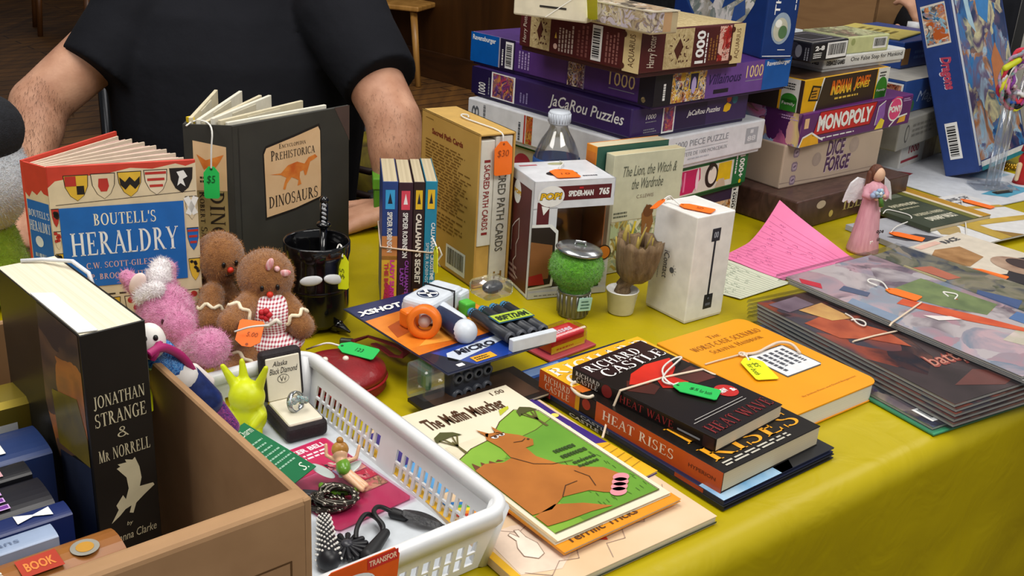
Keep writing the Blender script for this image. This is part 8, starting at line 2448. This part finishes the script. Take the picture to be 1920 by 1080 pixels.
x = f['top']; cb.poly(x, [(.1, .55), (.5, .5), (.7, .3), (.4, .28), (.2, .38)], C('#3a3c44'), 1); cb.poly(x, [(.55, .25), (.85, .3), (.9, .2), (.6, .14)], NOISY('#a89c98', '#8a8488', 30), 1); cb.rect(f['front'], 0, 0, 1, .4, C('#4a3f3a'), 1)
cb.build('cover', t)
# scattered pale papers under the leaning box
t, cb, f, D = flat('paper_sheet', 'pale blue and white printed sheet under the leaning navy box', 'paper', .0, .002, (1840, 392), (1690, 330), (2030, 330), C('#cfd3da', .5), None, '#d8d8d8', False, d=.3, w=.3, yaw=.62)
x = f['top']; cb.poly(x, [(.3, .2), (.7, .25), (.75, .12), (.4, .08)], C('#4a9ab8'), 1); cb.poly(x, [(.05, .7), (.25, .78), (.3, .7), (.1, .64)], C('#8a1f2c'), 1); cb.poly(x, [(.6, .5), (.9, .55), (.95, .4), (.7, .38)], C('#9ab8c9'), 1)
cb.build('cover', t)

# ---- clear stand, small tile, red toy, braided wreath at the far right
def lerpz(p, z): return V3((p.x, p.y, z))


s0 = at(1852, 352, .004); s1 = ati(1893, 168, s0.y + .02)
t = thing('acrylic_stand', 'clear acrylic display rod standing in front of the leaning navy box', 'display stand', s0)
ACR = CLEAR('#e8ecf2', .14, .06, .10)
b = B(); b.tube([V3((0, 0, .004)), V3(s1 - s0)], .0065, ACR, 10); b.build('rod', t)
b = B(); b.tube([V3((.012, 0, .004)), V3(s1 - s0) + V3((.011, 0, 0))], .004, ACR, 10); b.build('rod', t)
b = B(); b.box(-.03, -.02, 0, .04, .03, .004, ACR, .001); b.build('foot_plate', t)
q = at(1885, 362, .003)
t = thing('small_tile', 'small square grey green tile beside the acrylic rod', 'tile', (q.x, q.y, .003), .5)
b = B(); b.M = Matrix.Rotation(math.radians(-24), 4, 'X'); b.box(-.022, 0, 0, .022, .036, .005, C('#35302c', .5), .001); b.box(-.019, .003, .005, .019, .033, .006, NOISY('#8d8d72', '#a0a084', 40, .5), .0006); b.build('tile', t)
q = at(1912, 345, .0)
t = thing('red_figurine', 'small red and cream figurine cut by the right edge', 'figurine', (q.x, q.y, 0))
b = B(); b.lathe([(.0, 0), (.016, 0), (.012, .02), (.010, .035), (.013, .05), (.008, .062), (0, .064)], C('#b01a1a', .4), n=20); b.build('body', t)
b = B(); b.ball((.001, 0, .072), .0095, C('#d8b08a', .5)); b.build('head', t)
b = B(); b.lathe([(.0125, .066), (.010, .08), (.003, .092), (0, .093)], C('#c21f1f', .5), n=16); b.build('hat', t)
b = B(); b.caps((-.012, -.006, .04), (-.014, -.01, .012), .005, .004, C('#dcc09a', .5)); b.build('arm', t)
t = thing('gold_beads', 'little heap of gold beads beside the red figurine', 'beads', at(1895, 318, 0))
b = B(); R_ = random.Random(2)
for k in range(26): a = k * .5; b.ball((.016 * math.cos(a) * (1 - k / 60), .010 * math.sin(a), .003 + .004 * (k // 9)), .0034, C('#c9a23a', .25, .8), seg=8, rings=6)
b.build('bead_string', t)

# braided wreath hanging from a clear stand
wc = ati(1925, 148, 1.98)
t = thing('braided_wreath', 'round braided wreath of rainbow yarns leaning against the clear rods', 'wreath', wc)
cols = ['#d8dde2', '#1f4fa8', '#b04a90', '#c93a6a', '#d8d83a', '#e8e6ea', '#2a9a8a', '#8a4aa8', '#c9302c', '#e0e0e4', '#18181c', '#d88ac0']
ez = V3((0, -.15, 1)).normalized(); ex = V3((1, .25, 0)).normalized()
R_ = random.Random(6)
for k in range(26):
    r0 = .040 + R_.uniform(-.016, .018); ph = R_.uniform(0, 6.28); sp_ = R_.uniform(1.2, 3.2)
    pts = []
    for i in range(30):
        a = ph + sp_ * i / 29
        rr = r0 + .002 * math.sin(i * .9 + k); off = ex.cross(ez) * (-.004 + .006 * math.sin(i * .4 + k))
        pts.append(ex * math.cos(a) * rr + ez * math.sin(a) * rr * 1.2 + off)
    b = B(); b.tube(pts, .0036, NOISY(cols[k % 12], cols[(k + 5) % 12] if k % 3 == 0 else cols[k % 12], 150, .8, .6, 300), 6); b.build('yarn_braid', t)
b = B(); b.tube([ez * .055, ez * .06 + ex * .02, ez * .072 + ex * .0, ez * .06 - ex * .018, ez * .055], .005, C('#141418', .6), 6); b.build('black_knot', t)
b = B(); b.caps(ex * -.052 + ez * .02, ex * -.030 + ez * .035, .006, .006, C('#c9cf2a', .5)); b.build('yellow_wrap', t)
# hanger carrying the wreath
b = B(); st = V3((0, .012, -wc.z)); b.tube([st, V3((0, .012, .04))], .004, ACR, 8); b.build('stand_rod', t)
b = B(); b.box(-.03, -.02, -wc.z, .03, .04, -wc.z + .004, ACR, .001); b.build('stand_foot', t)
# grey and cream cloth goods beyond, far right
P = ati(1900, 20, 2.3)
t = thing('display_card', 'tall black edged grey card with a pale yellow panel at the far right', 'card', (P.x + .05, P.y, 0), -.1)
b = B(); b.box(-.035, 0, 0, .10, .004, .46, C('#a3a19c', .6), .001); fx = faces(.135, .004, .46); fx = Fr((-.035, 0, 0), (1, 0, 0), (0, 0, 1), .135, .46)
b.rect(fx, .0, .0, .14, 1, C('#1c1d22'), 1); b.poly(fx, [(.14, .7), (.34, .74), (.36, .86), (.3, 1), (.14, 1)], C('#cfc88a'), 1); b.build('card', t)
# ================================================================== neon price tags on strings
OT_, YT_, GT_ = C('#f4721a', .5, var=.02), C('#dde61a', .5, var=.02), C('#22b552', .5, var=.02)
PEN = {'o': C('#9a4310', .5), 'y': C('#6a7010', .5), 'g': C('#0c4a22', .5)}
STR = C('#dcdad4', .6)
TG = 'neon price tags'


def ptag(label, hole, end, side, width, col, words, strings, k=1):
    """tag from its hole end to its far end (3-D points); side = direction across the tag"""
    hole, end, side = V3(hole), V3(end), V3(side)
    ax = hole - end; L = ax.length; u = ax.normalized(); r = (side - u * side.dot(u)).normalized()
    if r.cross(u).dot(CP - end) < 0: r = -r
    t = thing('price_tag', label, 'price tag', (hole + end) / 2, 0, TG)
    fx = Fr(end - r * width / 2, r, u, width, L)
    b = B(); W = width
    c_ = {'o': OT_, 'y': YT_, 'g': GT_}[col]
    b.prism([(.002, 0), (W - .002, 0), (W, .002), (W, L * .80), (W * .68, L), (W * .32, L), (0, L * .80), (0, .002)], fx, .0008, c_)
    fy = Fr(fx.o + fx.n * .0008, r, u, W, L)
    b.disc(fy, .5, .92, .0016, PEN[col], 1)
    for wd, (x0, y0, x1, y1), rot in words: b.text(fy, wd, x0, y0, x1, y1, PEN[col], rot, shear=.15)
    b.build('card', t, True)
    if strings:
        b = B()
        for s_ in strings: b.tube(smooth_pts([V3(p) for p in s_], 2), .0011, STR, 6)
        b.build('string', t, True)
    return t


X_ = V3((1, 0, 0)); Z_ = V3((0, 0, 1))
# slipcase tag hanging down its open front
m_ = MW['slipcase']; L3 = lambda x, y, z: m_ @ V3((x, y, z))
q = fit(.209, (900, 253), (791, 203), (969, 247), yaw=.585); w, d = q[2], q[3]
ptag('orange price tag hanging on the front of the tan slipcase', L3(.006, -d / 2 - .004, .199), L3(.006, -d / 2 - .006, .155), L3(1, 0, 0) - L3(0, 0, 0), .0265, 'o', [('$30', (.15, .52, .8, .75), 0)],
     [[L3(.006, -d / 2 - .003, .198), L3(.006, -d / 2 - .002, .211), L3(.0, -d / 2 + .05, .2105), L3(-.006, -d / 2 + .085, .2115), L3(.002, -d / 2 + .10, .2115), L3(.008, -d / 2 + .09, .212), L3(.002, -d / 2 + .08, .2115)]])
# toy box top
ptag('orange price tag lying on the lid of the toy window box', at(1048, 318, .1605), at(1068, 333, .1605), at(1090, 326, .16) - at(1035, 329, .16), .033, 'o', [('10', (.3, .3, .7, .5), 0)],
     [[at(1050, 318, .161), at(1050, 312, .162), at(1058, 306, .163), at(1050, 302, .162)]])
# cable box: two tags
ptag('orange price tag lying on top of the tall white cable box', at(1275, 384, .1435), at(1338, 397, .1435), at(1300, 383, .143) - at(1305, 399, .143), .020, 'o', [('15', (.3, .3, .7, .5), 0)],
     [[at(1275, 384, .1445), at(1262, 372, .150), at(1250, 370, .148), at(1246, 380, .144)]])
ptag('orange price tag bent over the left corner of the white cable box, beside the storybook', ati(1245, 374, 1.235), ati(1224, 392, 1.225), V3((.3, .9, .2)), .016, 'o', [], [[ati(1245, 374, 1.235), ati(1256, 366, 1.24), ati(1262, 374, 1.245)]])
# gingerbread tag
ptag('orange price tag resting on the lap of the smaller gingerbread plush', ati(462, 650, .955), ati(474, 601, .975), ati(500, 610, .96) - ati(440, 610, .96), .026, 'o', [('5.00', (.15, .45, .6, .62), 180)],
     [[ati(440, 622, .958), ati(470, 612, .955), ati(505, 610, .958)]])
# mug tag
ptag('yellow price tag hanging from the rim of the black mug', ati(642, 478, 1.13), ati(642, 542, 1.128), X_, .0150, 'y', [('$5', (.3, .3, .7, .62), 90)],
     [[ati(642, 482, 1.129), ati(641, 462, 1.135), ati(636, 457, 1.15), ati(632, 466, 1.14), ati(631, 478, 1.135)]])
# dinosaur tag
m_ = MW['hardback_book.001']
sdir = (at(434, 236, .23) - at(348, 233, .23)).normalized()
t1_ = at(397, 316, .175)
Yd = at(392, 235, .23).y - .012
ptag('green price tag hanging on the spine of the charcoal dinosaur book', ati(396, 312, Yd), ati(398, 372, Yd - .004), sdir, .0175, 'g', [('$5', (.2, .45, .75, .72), 0)],
     [[ati(396, 316, Yd - .001), ati(396, 280, Yd), ati(399, 240, Yd + .004), ati(385, 226, Yd + .02), ati(362, 226, Yd + .02), ati(349, 236, Yd + .006)]])
# paperbacks tag (edge on)
ptag('yellow price tag hanging edge on beside the turquoise paperback', ati(818, 462, 1.185), ati(817, 512, 1.18), V3((.35, -.9, 0)), .016, 'y', [], [[ati(818, 462, 1.185), ati(814, 452, 1.19), ati(810, 446, 1.192)]])
# pouch tag
ptag('green price tag lying across the dark red zip pouch', at(636, 648, .038), at(706, 666, .036), V3((.25, 1, .2)), .020, 'g', [('123', (.35, .35, .65, .55), -90)],
     [[at(636, 648, .0385), at(615, 642, .040), at(595, 648, .036), at(575, 655, .020)]])
# heat wave tag
ptag('green price tag on the black and red paperback topping the thriller stack', at(1264, 722, .0500), at(1348, 742, .0500), V3((.4, 1, 0)), .024, 'g', [('$5', (.35, .45, .6, .65), -90), ('for both', (.3, .15, .6, .42), -90)], [[at(1264, 722, .051), at(1252, 716, .052), at(1245, 708, .0515)]])
# orange handbook tag
ptag('yellow price tag on the cover of the orange handbook', at(1402, 672, .0245), at(1440, 712, .0240), V3((.8, .6, 0)), .027, 'y', [('$5', (.4, .55, .7, .75), -90), ('for both', (.15, .2, .4, .7), -90)], [[at(1404, 676, .025), at(1400, 668, .026), at(1394, 664, .026)]])
# comics
ptag('orange price tag on the pink graffiti comic', at(1662, 542, .0385), at(1724, 561, .0385), V3((.5, 1, 0)), .022, 'o', [], [[at(1664, 542, .039), at(1655, 528, .041), at(1630, 522, .041), at(1625, 528, .0405), at(1645, 536, .040)]])
ptag('orange price tag on the muted blue and olive comic', at(1788, 561, .0368), at(1862, 580, .0368), V3((.5, 1, 0)), .020, 'o', [], [[at(1790, 561, .0375), at(1798, 552, .039), at(1775, 548, .039), at(1766, 547, .0385), at(1778, 556, .038)]])
ptag('orange price tag on the tan and black magazine', at(1822, 505, .0172), at(1888, 523, .0172), V3((.5, 1, 0)), .022, 'o', [], [])
ptag('orange price tag on the silvery grey folder', at(1668, 436, .0105), at(1732, 450, .0105), V3((.5, 1, 0)), .022, 'o', [], [[at(1670, 436, .011), at(1680, 424, .013), at(1708, 414, .016), at(1710, 404, .02), at(1680, 396, .02), at(1662, 392, .0195), at(1656, 400, .019)]])
ptag('orange price tag on the white axe picture page', at(1802, 374, .0135), at(1862, 390, .0135), V3((.5, 1, 0)), .020, 'o', [], [[at(1812, 444, .012), at(1812, 430, .014), at(1808, 400, .0145), at(1803, 376, .0145)]])
# slivers
ptag('yellow price tag wedged between the thick black paperback and the carton side', ati(271, 702, .665), ati(274, 770, .64), V3((.1, 1, 0)), .012, 'y', [], [])
m_ = MW['cream_box']
ptag('yellow price tag hanging upright at the edge of the cream card box', at(1110, -20, .395), at(1111, 36, .340), X_, .013, 'y', [], [[at(1110, -18, .395), at(1106, -30, .39)]])
